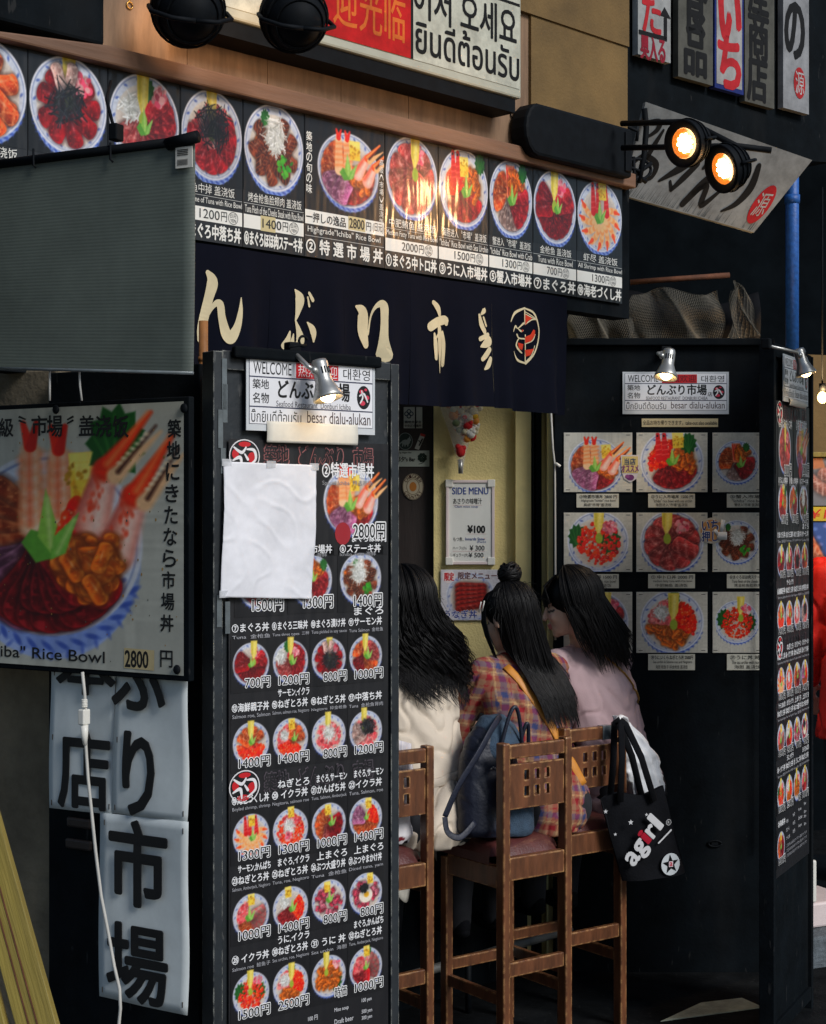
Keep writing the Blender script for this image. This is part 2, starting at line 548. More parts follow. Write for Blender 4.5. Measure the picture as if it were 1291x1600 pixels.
# ---------------------------------------------------------------- printed dish pictures, painted by rule
class Cv:
    def __init__(s, n, asp=1.0, bg=(20, 20, 22), seed=1):
        s.w, s.hh = n, max(8, int(round(n * asp)))
        s.asp = asp
        xs = np.linspace(-1, 1, s.w)
        zs = np.linspace(asp, -asp, s.hh)
        s.X, s.Y = np.meshgrid(xs, zs)
        s.px = 2.0 / n
        s.rs = np.random.RandomState(seed)
        s.a = np.zeros((s.hh, s.w, 3)) + np.array(bg, float)
    def sm(s, d, soft=1.0):
        return np.clip(0.5 - d / (s.px * 2 * soft), 0, 1)
    def put(s, m, col):
        col = np.array(col, float) if not isinstance(col, np.ndarray) else col
        s.a = s.a * (1 - m[..., None]) + col * m[..., None]
    def noise(s, k, seed=0):
        g = np.random.RandomState(seed + 77).rand(int(k) + 4, int(k) + 4)
        u = np.clip((s.X + 1) / 2, 0, 1) * k
        v = np.clip((s.Y + s.asp) / (2 * s.asp), 0, 1) * k
        i, j = np.floor(u).astype(int), np.floor(v).astype(int)
        fu, fv = u - i, v - j
        fu, fv = fu * fu * (3 - 2 * fu), fv * fv * (3 - 2 * fv)
        return (g[j, i] * (1 - fu) + g[j, i + 1] * fu) * (1 - fv) + (g[j + 1, i] * (1 - fu) + g[j + 1, i + 1] * fu) * fv
    def loc(s, cx, cy, rot):
        c, q = math.cos(rot), math.sin(rot)
        dx, dy = s.X - cx, s.Y - cy
        return dx * c + dy * q, -dx * q + dy * c
    def ell(s, cx, cy, rx, ry, col, rot=0.0, soft=1.0, amt=1.0):
        x, y = s.loc(cx, cy, rot)
        d = (np.sqrt((x / rx) ** 2 + (y / ry) ** 2) - 1) * min(rx, ry)
        s.put(s.sm(d, soft) * amt, col)
    def cap(s, x0, y0, x1, y1, r0, r1, col, soft=1.0, amt=1.0):
        dx, dy = x1 - x0, y1 - y0
        l2 = dx * dx + dy * dy + 1e-9
        t = np.clip(((s.X - x0) * dx + (s.Y - y0) * dy) / l2, 0, 1)
        d = np.hypot(s.X - x0 - t * dx, s.Y - y0 - t * dy) - (r0 + (r1 - r0) * t)
        s.put(s.sm(d, soft) * amt, col)
    def poly(s, pts, col, soft=1.0, amt=1.0):
        ins = np.zeros(s.X.shape, bool)
        dm = np.full(s.X.shape, 9.0)
        n = len(pts)
        for i in range(n):
            (xa, ya), (xb, yb) = pts[i], pts[(i + 1) % n]
            dx, dy = xb - xa, yb - ya
            t = np.clip(((s.X - xa) * dx + (s.Y - ya) * dy) / (dx * dx + dy * dy + 1e-9), 0, 1)
            dm = np.minimum(dm, np.hypot(s.X - xa - t * dx, s.Y - ya - t * dy))
            c = ((ya > s.Y) != (yb > s.Y)) & (s.X < (xb - xa) * (s.Y - ya) / ((yb - ya) + 1e-12) + xa)
            ins ^= c
        s.put(s.sm(np.where(ins, -dm, dm), soft) * amt, col)
    def slab(s, cx, cy, ln, wd, rot, col, edge, streak=0.25, freq=9.0, dark=0.5):
        """one slice of fish: rounded slab, pale streaks across it, a darker line under its edge"""
        x, y = s.loc(cx, cy, rot)
        q = np.maximum(np.abs(x) - ln * 0.72, 0) / 0.28 / ln
        yy = y + 0.12 * wd * np.sin(x * 3 / ln)
        d = np.maximum(np.hypot(q * 0.9, 0), 0)
        d = (np.sqrt(d ** 2 + (yy / wd) ** 2) - 1) * wd
        s.put(s.sm(d - 0.035, 3) * 0.55, np.array(col) * dark * 0.5)
        st = 0.5 + 0.5 * np.sin((x * 1.0 + y * 0.55) * freq / ln + 2 * s.noise(5, int(abs(cx) * 99 + abs(cy) * 990)))
        sh = np.clip(0.78 + 0.3 * (yy / wd), 0.45, 1.15)
        c = np.array(col)[None, None] * sh[..., None]
        c = c * (1 - streak * st[..., None] ** 3) + np.array(edge)[None, None] * (streak * st[..., None] ** 3)
        s.put(s.sm(d), c)
        s.put(s.sm(np.abs(d + 0.02) - 0.008, 1.5) * 0.35, edge)
        g = s.noise(46, int(abs(cx) * 333 + abs(cy) * 77))
        s.put(s.sm(d + .02) * np.clip((g - .62) * 3, 0, 1) * .5, np.array(edge))
        s.put(s.sm(d + .02) * np.clip((.34 - g) * 3, 0, 1) * .45, np.array(col) * .45)
        hx, hy = s.loc(cx - .1 * wd, cy + .35 * wd, rot)
        s.put(np.exp(-((hx / (ln * .45)) ** 2 + (hy / (wd * .16)) ** 2)) * .30, (252, 240, 232))
    def grains(s, a0, a1, r0, r1, n, size, cols, hi=0.5, cx=0.0, cy=-0.05):
        for i in range(n):
            a = R(a0 + (a1 - a0) * s.rs.rand())
            r = math.sqrt(r0 * r0 + (r1 * r1 - r0 * r0) * s.rs.rand())
            x, y = cx + r * math.cos(a), cy + r * math.sin(a)
            c = np.array(cols[s.rs.randint(len(cols))], float) * (0.75 + 0.4 * s.rs.rand())
            z = size * (0.7 + 0.6 * s.rs.rand())
            s.ell(x, y, z, z * (0.6 + 0.4 * s.rs.rand()), c, s.rs.rand() * 3)
            if hi and s.rs.rand() < hi:
                s.ell(x - z * 0.3, y + z * 0.35, z * 0.25, z * 0.25, c + (245 - c) * 0.6, soft=1.2)
    def strands(s, cx, cy, rx, ry, n, cols, ln=0.3, w=0.012):
        for i in range(n):
            a, q = s.rs.rand() * 2 * PI, math.sqrt(s.rs.rand())
            x, y = cx + rx * q * math.cos(a), cy + ry * q * math.sin(a)
            b = s.rs.rand() * PI
            l = ln * (0.4 + 0.6 * s.rs.rand())
            s.cap(x - l * math.cos(b) / 2, y - l * math.sin(b) / 2, x + l * math.cos(b) / 2, y + l * math.sin(b) / 2, w, w * 0.6,
                  np.array(cols[s.rs.randint(len(cols))], float) * (0.8 + 0.3 * s.rs.rand()))
FISH = {'tuna': ((186, 26, 40), (232, 110, 110)), 'akami': ((150, 14, 28), (206, 70, 76)), 'fatty': ((214, 84, 84), (244, 176, 168)),
        'salmon': ((240, 104, 48), (250, 184, 140)), 'white': ((226, 186, 176), (248, 230, 222)), 'kanpachi': ((222, 170, 160), (196, 70, 80)),
        'squid': ((196, 120, 160), (232, 186, 208)), 'pale': ((236, 160, 150), (250, 220, 210))}
def dish(layers, n=64, asp=1.0, bg=(20, 20, 22), seed=1, cx=0.0, cy=0.0, r=0.92, side=0.16, rim=(224, 226, 234), jit=.055):
    """a rice bowl seen from above: rim, rice and toppings named in layers"""
    c = Cv(n, asp, bg, seed)
    X0, Y0 = c.X.copy(), c.Y.copy()
    c.X, c.Y = (X0 - cx) / r, (Y0 - cy) / r
    c.px /= r
    sd = side
    c.ell(0, -sd, 0.93, 0.93, (176, 190, 224))
    c.ell(0.04, -sd * 0.75, 0.94, 0.94, (128, 150, 206), amt=0.55)
    for k in range(15):                     # blue brush pattern on the outside of the bowl
        a = R(200 + 140 * k / 14.0)
        c.ell(.965 * math.cos(a), -sd * .45 + .955 * math.sin(a), .075, .028, (66, 88, 160), a + .9, amt=.75)
        c.ell(.95 * math.cos(a + .06), -sd * .8 + .95 * math.sin(a + .06), .05, .02, (84, 106, 178), a - .3, amt=.6)
    c.ell(0, 0, 1.0, 0.98, rim)
    c.ell(0, 0.0, 0.95, 0.93, (150, 160, 188))
    c.ell(0, -0.01, 0.93, 0.91, (214, 218, 228))
    for k in range(14):
        a = 2 * PI * k / 14
        c.ell(0.87 * math.cos(a), 0.85 * math.sin(a), 0.05, 0.028, (70, 92, 160), a + 0.8, amt=0.7)
    c.ell(0, -0.05, 0.82, 0.8, (228, 222, 214))
    c.ell(0.03, -0.1, 0.78, 0.72, (170, 150, 140), soft=8, amt=0.5)
    for L in layers:
        k = L[0]
        if jit and k in FISH:
            q = c.rs.uniform(-20, 20)
            L = (k, L[1] + q, L[2] + q) + tuple(L[3:])
        elif jit and k in ('wasabi', 'tamago', 'ginger', 'cuke', 'nori', 'radish', 'shiso'):
            base = L[1:] if len(L) > 2 else {'wasabi': (.02, .55), 'cuke': (.02, .06, .26)}[k]
            L = (k, base[0] + c.rs.normal(0, jit * 1.5), base[1] + c.rs.normal(0, jit)) + tuple(v * c.rs.uniform(.82, 1.15) for v in base[2:])
        if k in FISH:                               # ('tuna', a0, a1, n, radius, length, width)
            a0, a1, m = L[1:4]
            rr = L[4] if len(L) > 4 else 0.42
            ln = L[5] if len(L) > 5 else 0.4
            wd = L[6] if len(L) > 6 else 0.2
            for i in range(m):
                a = R(a0 + (a1 - a0) * (i + 0.5) / m)
                b, e = FISH[k]
                b = np.array(b) * (0.86 + 0.28 * c.rs.rand())
                c.slab(rr * math.cos(a), rr * math.sin(a) - 0.04, ln, wd, a + 0.25 * (c.rs.rand() - 0.5), b, e, 0.4 if k != 'akami' else 0.22)
        elif k == 'ikura':
            c.grains(L[1], L[2], 0.0 if len(L) < 4 else L[3], 0.76 if len(L) < 5 else L[4], 240, 0.055, [(226, 50, 22), (238, 84, 30), (204, 30, 20)])
        elif k == 'uni':
            for q in range(22):
                a = R(L[1] + (L[2] - L[1]) * c.rs.rand())
                rr = 0.2 + 0.5 * c.rs.rand()
                c.slab(rr * math.cos(a), rr * math.sin(a) - 0.05, 0.17, 0.08, c.rs.rand() * 3, np.array((230, 116, 40)) * (0.9 + 0.2 * c.rs.rand()), (246, 176, 96), 0.35, 7, .95)
        elif k == 'mince':
            c.grains(L[1], L[2], 0.0, 0.72, 170, 0.075, [(226, 120, 122), (236, 150, 146), (206, 84, 92)], 0.3)
        elif k == 'cubes':
            for q in range(46):
                a = R(L[1] + (L[2] - L[1]) * c.rs.rand())
                rr = 0.72 * math.sqrt(c.rs.rand())
                c.slab(rr * math.cos(a), rr * math.sin(a) - 0.05, 0.13, 0.1, c.rs.rand() * 3, np.array([(190, 24, 58), (214, 60, 90), (232, 130, 150)][c.rs.randint(3)], float), (240, 180, 190), 0.4)
        elif k == 'steak':
            for q in range(16):
                a = R(90 + 300 * (q / 15.0 - 0.5) + 180)
                rr = 0.3 + 0.28 * (q % 2)
                c.slab(rr * math.cos(a), rr * math.sin(a) - 0.05, 0.24, 0.16, a + c.rs.rand(), np.array((126, 62, 40)) * (0.7 + 0.5 * c.rs.rand()), (176, 110, 76), 0.45, 14)
            c.grains(-70, -20, 0.3, 0.66, 26, 0.06, [(60, 140, 50), (90, 160, 60)], 0)
        elif k == 'eel':
            for q in range(6):
                c.slab(0.02, 0.42 - q * 0.17, 0.62, 0.13, 0.04 * q, np.array((150, 36, 32)) * (0.9 + 0.2 * c.rs.rand()), (206, 100, 84), 0.4, 16)
        elif k == 'radish':
            x, y, q = L[1:4]
            c.ell(x, y, q * 0.8, q * 0.8, (214, 214, 206), soft=6)
            c.strands(x, y, q, q * 1.1, 80, [(248, 248, 246), (226, 226, 222), (200, 200, 194)], q * 1.1, 0.014)
        elif k == 'nori':
            x, y, q = L[1:4]
            c.ell(x, y, q * 0.75, q * 0.7, (30, 30, 36), soft=8, amt=0.8)
            c.strands(x, y, q, q * 0.9, 90, [(18, 20, 22), (34, 36, 44), (58, 62, 66), (20, 24, 20)], q * 0.9, 0.015)
        elif k == 'cuke':
            x, y, q = (L[1:] if len(L) > 3 else (0.02, 0.06, 0.26))
            c.poly([(x - .5 * q, y + .1 * q), (x - .8 * q, y - .3 * q), (x - .35 * q, y - .9 * q), (x + .2 * q, y - .75 * q), (x + .25 * q, y - .1 * q)], (104, 156, 70))
            c.poly([(x - .05 * q, y + 1.3 * q), (x + .3 * q, y + .2 * q), (x + .1 * q, y - .6 * q), (x - .3 * q, y - .1 * q)], (150, 190, 96))
            c.poly([(x + .95 * q, y + .6 * q), (x + .55 * q, y - .6 * q), (x + .1 * q, y - .8 * q), (x + .2 * q, y - .1 * q)], (128, 178, 88))
            c.cap(x + .0 * q, y + 1.0 * q, x + .1 * q, y - .4 * q, .09 * q, .05 * q, (206, 224, 160), 2, 0.7)
            c.cap(x + .8 * q, y + .4 * q, x + .3 * q, y - .6 * q, .07 * q, .05 * q, (196, 218, 150), 2, 0.7)
        elif k == 'wasabi':
            x, y = (L[1:3] if len(L) > 2 else (0.02, 0.55))
            c.poly([(x - .16, y + .5), (x + .2, y + .5), (x + .16, y - .1), (x - .02, y - .42), (x - .14, y - .05)], (226, 206, 110))
            c.cap(x + .06, y + .4, x + .02, y - .3, .05, .03, (246, 236, 170), 3, 0.8)
            c.cap(x - .08, y + .4, x - .08, y - .1, .03, .02, (176, 166, 70), 2, 0.7)
            c.ell(x + .02, y - .5, .12, .17, (164, 178, 80))
        elif k == 'tamago':
            x, y = L[1:3]
            c.poly([(x - .17, y + .26), (x + .17, y + .28), (x + .2, y - .22), (x - .14, y - .24)], (236, 206, 96))
            c.poly([(x - .17, y + .26), (x + .17, y + .28), (x + .19, y + .1), (x - .15, y + .08)], (246, 226, 140))
            c.grains(0, 360, 0, .2, 18, .03, [(206, 160, 60)], 0, x, y)
        elif k == 'ginger':
            x, y = L[1:3]
            c.grains(0, 360, 0, .2, 26, .075, [(238, 150, 160), (246, 190, 190), (222, 96, 120)], 0.3, x, y)
        elif k == 'shiso':
            x, y, q = L[1:4]
            P = []
            for i in range(22):
                a = 2 * PI * i / 22
                rr = q * (1.0 if i % 2 else 0.78)
                P.append((x + rr * 0.75 * math.cos(a), y + rr * math.sin(a)))
            c.poly(P, (30, 84, 36))
            for i in range(5):
                c.cap(x, y - q * .8, x + q * .6 * math.cos(.4 + i * .6), y + q * .7 * math.sin(.4 + i * .6), .012, .006, (74, 128, 66), 1.5, .8)
        elif k == 'bigclaw':                        # pairs of (base, knuckle, tip) of snow crab claws, shell lit along its ridge
            for (bx, by, kx, ky, tx, ty) in L[1:]:
                c.cap(bx, by, kx, ky, .19, .12, (176, 92, 84), 2)
                c.cap(bx + .02, by - .01, kx + .01, ky - .02, .16, .09, (234, 170, 152), 6)
                c.cap(bx + .05, by - .05, kx + .02, ky - .1, .07, .04, (250, 232, 222), 8, .9)
                for q in range(30):
                    t_ = c.rs.rand()
                    c.ell(bx + (kx - bx) * t_ + c.rs.uniform(-.1, .04), by + (ky - by) * t_ + c.rs.uniform(-.06, .1), .012, .02, (206, 74, 48), soft=1.5, amt=.7)
                c.cap(kx - .02, ky, kx + .06, ky + .02, .12, .11, (196, 66, 40), 3)
                c.cap(kx, ky + .03, tx, ty, .10, .015, (206, 62, 30), 2)
                c.cap(kx + .02, ky + .06, tx - .03, ty, .03, .008, (246, 150, 100), 3, .9)
                c.cap(kx + .1, ky - .06, tx + .1, ty - .2, .09, .012, (232, 196, 160), 2)
                c.cap(kx + .13, ky - .02, tx + .05, ty - .14, .02, .008, (60, 30, 24), 2)
                for q in range(7):
                    t_ = .15 + .1 * q
                    c.ell(kx + .07 + (tx - kx) * t_, ky - .0 + (ty - .1 - ky) * t_, .022, .016, (244, 226, 196), soft=1.5)
        elif k == 'tallebi':
            for (x, y0, y1) in L[1:]:
                c.cap(x, y0, x - .02, y1, .14, .10, (200, 150, 120), 3)
                c.cap(x, y0, x - .02, y1, .12, .08, (244, 214, 186), 4)
                n_ = 6
                for j in range(n_):
                    yy = y0 + (y1 - y0) * (j + .5) / n_
                    c.cap(x - .11, yy - .03, x + .10, yy + .03, .035, .03, (232, 138, 92), 5, .75)
                    c.cap(x - .05, yy, x + .03, yy + .02, .02, .02, (252, 240, 226), 4, .8)
                c.cap(x - .02, y0, x - .03, y1, .018, .014, (206, 80, 44), 4, .7)
                c.cap(x - .03, y1 + .05, x - .10, y1 + .30, .06, .03, (216, 60, 34))
                c.cap(x - .01, y1 + .05, x + .05, y1 + .30, .06, .03, (190, 44, 28))
        elif k == 'ebi':                            # boiled shrimp standing at the back
            for i, x in enumerate(L[1:]):
                c.cap(x, -.02, x - .03, .78, .15, .1, (246, 206, 170))
                for j in range(5):
                    c.cap(x - .13, .08 + j * .14, x + .12, .12 + j * .14, .03, .03, (238, 134, 76), 2.5, .75)
                c.cap(x - .03, .8, x - .1, 1.02, .06, .03, (226, 66, 36))
                c.cap(x - .03, .8, x + .05, 1.02, .06, .03, (210, 50, 30))
        elif k == 'prawns':                         # many shrimp in a fan
            for i in range(9):
                a = R(-200 + 220 * i / 8.0)
                for j in range(6):
                    t = j / 5.0
                    rr = .74 - .46 * t
                    b = a + .35 * t
                    c.ell(rr * math.cos(b), rr * math.sin(b) - .05, .12, .09, (248, 170 + 30 * (j % 2), 116 + 40 * (j % 2)), b)
                c.cap(.72 * math.cos(a), .72 * math.sin(a) - .05, .9 * math.cos(a - .1), .9 * math.sin(a - .1) - .05, .06, .03, (236, 96, 56))
        elif k == 'redprawn':
            for x in L[1:]:
                c.cap(x, .1, x - .05, .85, .12, .06, (196, 40, 44))
                for j in range(4):
                    c.cap(x - .1, .2 + j * .15, x + .09, .24 + j * .15, .015, .015, (238, 140, 130), 1.5, .7)
                c.ell(x - .06, .8, .03, .03, (16, 12, 12))
        elif k == 'claw':                           # crab claws pointing to the upper right
            for (x0, y0, x1, y1, s0) in ((.3, -.05, .62, .42, 1.0), (.62, -.2, .86, .22, 1.0)):
                c.cap(x0, y0, x1, y1, .17, .1, (238, 166, 150))
                c.cap(x0 + .03, y0 - .03, x1 - .05, y1 - .1, .09, .04, (250, 226, 214), 4, .9)
                c.cap(x0 - .09, y0 + .06, x1 - .08, y1 + .02, .03, .02, (220, 70, 40), 3, .7)
                ex, ey = x1 + .42, y1 + .42
                c.cap(x1, y1, ex, ey, .1, .02, (232, 96, 44))
                c.cap(x1 + .07, y1 - .06, ex + .1, ey - .16, .08, .015, (244, 196, 150))
                c.cap(x1 + .06, y1 + .0, ex - .05, ey - .1, .025, .01, (40, 24, 20), 1.5)
                c.cap(x1 - .02, y1 + .03, ex - .02, ey + .0, .025, .01, (250, 180, 120), 1.5)
        elif k == 'crab':
            for i in range(4):
                c.cap(-.1 + i * .1, .05, -.2 + i * .1, .8, .09, .05, (238, 150, 120))
                c.cap(-.1 + i * .1, .1, -.2 + i * .1, .75, .03, .02, (206, 44, 36), 2)
        elif k == 'egg':
            c.ell(.0, -.1, .42, .36, (244, 236, 222))
            c.ell(.04, -.06, .16, .14, (226, 180, 70))
    nz = 0.96 + 0.08 * c.noise(40, seed)
    a = c.a * nz[..., None]
    g = a.mean(2, keepdims=True)
    a = np.clip(g + (a - g) * 1.3, 3, 250) / 255.0
    a = a ** 1.12
    return np.where(a <= 0.04045, a / 12.92, ((a + 0.055) / 1.055) ** 2.4) * 0.95
D = {
    'ikura_salmon': [('salmon', 60, 420, 7), ('salmon', 200, 340, 4, .5), ('ginger', -.5, .5)],
    'tuna_nori': [('akami', 0, 360, 9), ('wasabi', -.05, .6), ('ginger', .4, .5), ('white', 60, 120, 2, .6, .3, .14), ('nori', 0, -.02, .42)],
    'three': [('fatty', 180, 300, 4), ('tuna', -70, 40, 4), ('tuna', 10, 80, 3, .5), ('radish', -.4, .26, .26), ('shiso', 0, .7, .3), ('wasabi', .0, .55), ('ginger', .35, .5), ('cuke', .06, -.04, .3)],
    'nakaochi': [('mince', 0, 360), ('tuna', 150, 390, 8, .55, .26, .2), ('wasabi', -.1, .6), ('nori', .05, .1, .48)],
    'steak': [('uni', 150, 210), ('steak',), ('shiso', -.3, .6, .2), ('radish', .08, .34, .34), ('radish', .08, .1, .24)],
    'special': [('salmon', 130, 215, 4, .52, .36, .2), ('tuna', -120, -20, 6, .45), ('squid', 195, 262, 4, .5), ('ebi', -.3, -.02), ('tamago', .22, .52), ('ikura', -25, 30, .2, .55), ('uni', -45, 5), ('claw',), ('cuke', -.05, .02, .3)],
    'fatty': [('fatty', 0, 360, 10, .45, .42, .25), ('ginger', .42, .5), ('wasabi', .02, .55)],
    'urchin': [('tuna', -150, -30, 6), ('ikura', 90, 200, .1, .72), ('uni', -30, 60), ('redprawn', -.4, -.2), ('shiso', .55, .6, .36), ('tamago', .15, .66), ('cuke', .05, .0, .28)],
    'crabbowl': [('salmon', 140, 220, 4), ('white', 225, 290, 4), ('tuna', -60, 30, 4), ('crab',), ('uni', 40, 90), ('shiso', .5, .65, .26), ('cuke', .02, .0, .28)],
    'tuna': [('akami', -190, 10, 9), ('tuna', 10, 60, 2, .5), ('akami', 120, 190, 3, .5), ('ginger', .38, .52), ('wasabi', .02, .55), ('cuke', .04, .02, .24)],
    'shrimp': [('prawns',), ('redprawn', -.28, -.06, .3), ('tamago', .1, .7), ('cuke', .02, -.05, .28)],
    'oyako': [('ikura', 180, 360, .0, .75), ('salmon', 20, 170, 4), ('wasabi', .02, .6), ('cuke', .03, .08, .26)],
    'negi3': [('mince', 100, 200), ('ikura', 200, 330, .1, .76), ('salmon', -20, 80, 3), ('radish', -.4, .24, .24), ('tamago', -.1, .68), ('cuke', .12, .06, .26)],
    'negitoro': [('mince', 0, 360), ('wasabi', .05, .6), ('radish', .02, .05, .3)],
    'naka': [('mince', 0, 360), ('white', 150, 240, 3), ('wasabi', -.1, .55), ('nori', .1, .05, .4)],
    'negi_ikura': [('ikura', 0, 360, .2, .76), ('mince', 40, 130), ('tamago', .0, .66), ('radish', .02, .06, .26), ('ginger', -.1, -.3)],
    'salmon3': [('salmon', 100, 250, 5), ('fatty', 250, 290, 2), ('akami', -70, 50, 4), ('tamago', -.05, .66), ('cuke', .1, .1, .28)],
    'tsi': [('salmon', 190, 350, 6), ('ikura', -20, 60, .2, .72), ('squid', 110, 180, 3), ('tamago', .0, .7), ('cuke', .02, .1, .24)],
    'skn': [('salmon', 200, 280, 4), ('kanpachi', -70, 30, 5), ('mince', 110, 200), ('tamago', .02, .66), ('cuke', -.05, .05, .3)],
    'mln': [('tuna', 190, 300, 5), ('ikura', -50, 50, .2, .74), ('radish', -.35, .28, .26), ('tamago', -.1, .7), ('cuke', .15, .14, .26)],
    'butsu': [('cubes', 0, 360), ('tamago', -.1, .68), ('cuke', .06, .16, .26)],
    'yamakake': [('cubes', 0, 360), ('egg',), ('tamago', .2, .7), ('nori', .0, .25, .26)],
    'ikura': [('shiso', -.5, .1, .5), ('shiso', .5, .0, .5), ('ikura', 0, 360, .0, .7), ('wasabi', .05, .62), ('ginger', .4, .5)],
    'uni_ikura': [('uni', 190, 330), ('uni', 190, 330), ('ikura', -30, 70, .15, .74), ('mince', 100, 180), ('radish', -.4, .3, .24), ('shiso', .05, .75, .3), ('wasabi', .0, .5)],
    'uni': [('shiso', .5, -.2, .5), ('uni', 0, 360), ('uni', 180, 360), ('uni', 0, 360), ('wasabi', -.2, .6), ('ginger', .35, .5)],
    'tkn': [('kanpachi', -60, 60, 5), ('tuna', 190, 290, 5), ('mince', 110, 190), ('shiso', .1, .78, .26), ('tamago', -.1, .66), ('cuke', -.05, .1, .26)],
    'tms': [('salmon', 110, 190, 3), ('akami', 190, 260, 3), ('salmon', 260, 320, 3), ('fatty', -30, 60, 4), ('wasabi', -.05, .6), ('cuke', -.05, .1, .26)],
    'limited': [('eel',)],
}
# ---------------------------------------------------------------- frames of the place
FACADE = Frame(840, 5.9, 45.1)
BOARD = Frame(480, 4.15, 39.3)
LEFT = Frame(300, 3.95, -32)
CORNER = Frame(1208, 5.6, 62.5)
PHOTOWALL = Frame(1090, 6.55, 0)
CHAIRS = Frame(842, 5.40, 36)
LANE = Frame(1280, 7.6, 20)
# ---------------------------------------------------------------- ground and the building shell
def struct(name, mb, mats, **k):
    o = mb.build(name, mats, None, **k)
    o['kind'] = 'structure'
    return o
g = MB()
g.box(-60, 60, -40, 90, -0.2, 0.0)
struct('street', g, 'asphalt')
g = MB()
g.prism([(-9, 0.012), (9, 0.012), (9, 0.016), (-9, 0.016)], 4.4, 16)
struct('shop_floor', g, 'dark_floor')
# concrete slab shaped and lightened as the sunlit bit of pavement
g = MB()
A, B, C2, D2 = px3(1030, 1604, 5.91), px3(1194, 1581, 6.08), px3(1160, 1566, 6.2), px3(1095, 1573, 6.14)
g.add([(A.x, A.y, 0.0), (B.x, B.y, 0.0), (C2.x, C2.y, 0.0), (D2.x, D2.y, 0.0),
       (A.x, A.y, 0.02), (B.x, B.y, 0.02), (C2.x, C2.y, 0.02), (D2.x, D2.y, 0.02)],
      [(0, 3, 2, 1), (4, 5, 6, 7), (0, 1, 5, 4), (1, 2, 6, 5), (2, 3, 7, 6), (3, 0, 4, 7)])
struct('sunlit_patch', g, 'pavement_concrete', bevel=0.006)

shop = Thing('shop_building', 'small seafood restaurant shopfront with beige fascia and dark recess below', 'building', FACADE, 840, 1700)
shop.z0 = 0.0
def W(px, d):                              # plan position of a column px at depth d
    return ((px - CX) / F * d, d)
def wall_between(mb, a, b, z0, z1, th=0.06, mi=0, root=shop):
    """vertical wall between plan points a, b, its thickness going away from the camera side"""
    fr, rz = root.fr, root.fr.rz
    ox, oy, _ = fr.world(root.x0, root.off, 0)
    def loc(p):
        dx, dy = p[0] - ox, p[1] - oy
        return (dx * math.cos(rz) + dy * math.sin(rz), -dx * math.sin(rz) + dy * math.cos(rz))
    dx, dy = b[0] - a[0], b[1] - a[1]
    l = math.hypot(dx, dy)
    n = (-dy / l * th, dx / l * th)
    P = [loc(a), loc(b), loc((b[0] + n[0], b[1] + n[1])), loc((a[0] + n[0], a[1] + n[1]))]
    mb.add([(x, y, z0) for x, y in P] + [(x, y, z1) for x, y in P],
           [(0, 3, 2, 1), (4, 5, 6, 7), (0, 1, 5, 4), (1, 2, 6, 5), (2, 3, 7, 6), (3, 0, 4, 7)], mi=mi)
# upper fascia: beige boards, its foot hidden by the moulding
xl, zb = shop.h(155, 75)
xr, _ = shop.h(976, 200)
zt_m0, zt_m1 = shop.h(155, 65)[1], shop.h(970, 250)[1]
m = MB()
nb = 6
xf = shop.h(826, 100)[0]
for i in range(nb):                        # the fascia is boarded in wide panels with fine joints
    a, b = xl + (xf - xl) * i / nb, xl + (xf - xl) * (i + 1) / nb
    m.box(a + 0.0012, b - 0.0012, 0.0, 0.10, 3.222, 3.72)
m.box(xl, xf, 0.012, 0.09, 3.2, 3.7)
m.build('fascia_board', 'beige_board', shop)
m = MB()
m.box(xf + .001, xr + .004, -.012, .10, 3.222, 3.7195)
m.box(xl, xr + 0.004, -0.02, 0.10, 3.72, 3.95)
m.build('upper_wall', 'ochre_plaster', shop)
m = MB()
m.prism([(xl - 0.55, 3.163), (xr + 0.01, 3.163), (xr + 0.01, 3.22), (xl, 3.216)], -0.05, 0.08)
m.build('moulding', 'tan_moulding', shop, bevel=0.006)
m = MB()                                   # dark soffit box at the upper left
m.box(xl - 3.0, xl - 0.001, -0.03, 0.10, 3.217, 3.95)
m.build('dark_canopy', 'black_paint', shop, bevel=0.01)
m = MB()                                   # board behind the dish panels and the curtain
m.box(xl - 3.0, xr + 0.03, 0.0, 0.08, 2.66, 3.19)
m.build('header_board', 'black_paint', shop)
m = MB()                                   # black end wall left of the curtain
m.box(xl - 3.0, shop.h(296, 700)[0], 0.085, 0.16, 2.29, 2.66)
m.build('end_wall', 'black_paint', shop)
# unseen roof made translucent to let in sky light, and dark rear shell
m = MB()
ox, oy, _ = FACADE.world(shop.x0, 0, 0)
m.box(-3.0, xr + 0.02, 0.101, 2.6, 3.5, 3.51)
m.build('unseen_light_roof', 'roof_sheet', shop)
m = MB()
wall_between(m, W(560, 6.80), W(676, 6.80), 0.0, 3.0, 0.1)
m.build('dark_panel', 'dark_brown_wood', shop)
m = MB()
wall_between(m, W(678, 6.75), W(806, 6.75), 0.0, 3.0, 0.1)
m.build('yellow_wall', 'yellow_plaster', shop)
m = MB()
for a, b, d, t in ((806, 830, 6.70, .2), (838.5, 846.5, 6.68, .2), (846.5, 857, 6.71, .2), (857, 866, 6.60, .12)):
    wall_between(m, W(a, d), W(b, d), 0.0, 3.0, t, mi=1 if a == 838.5 else 0)
m.build('door_post', ['yellow_paint', 'black_paint'], shop)
m = MB()
wall_between(m, W(829, 6.92), W(847, 6.92), 0.0, 3.0, 0.05)
m.build('door_gap', 'dark_void', shop)
m = MB()
wall_between(m, W(100, 6.86), W(560, 6.86), 0.0, 3.0, 0.1)
m.build('rear_wall', 'dark_void', shop)
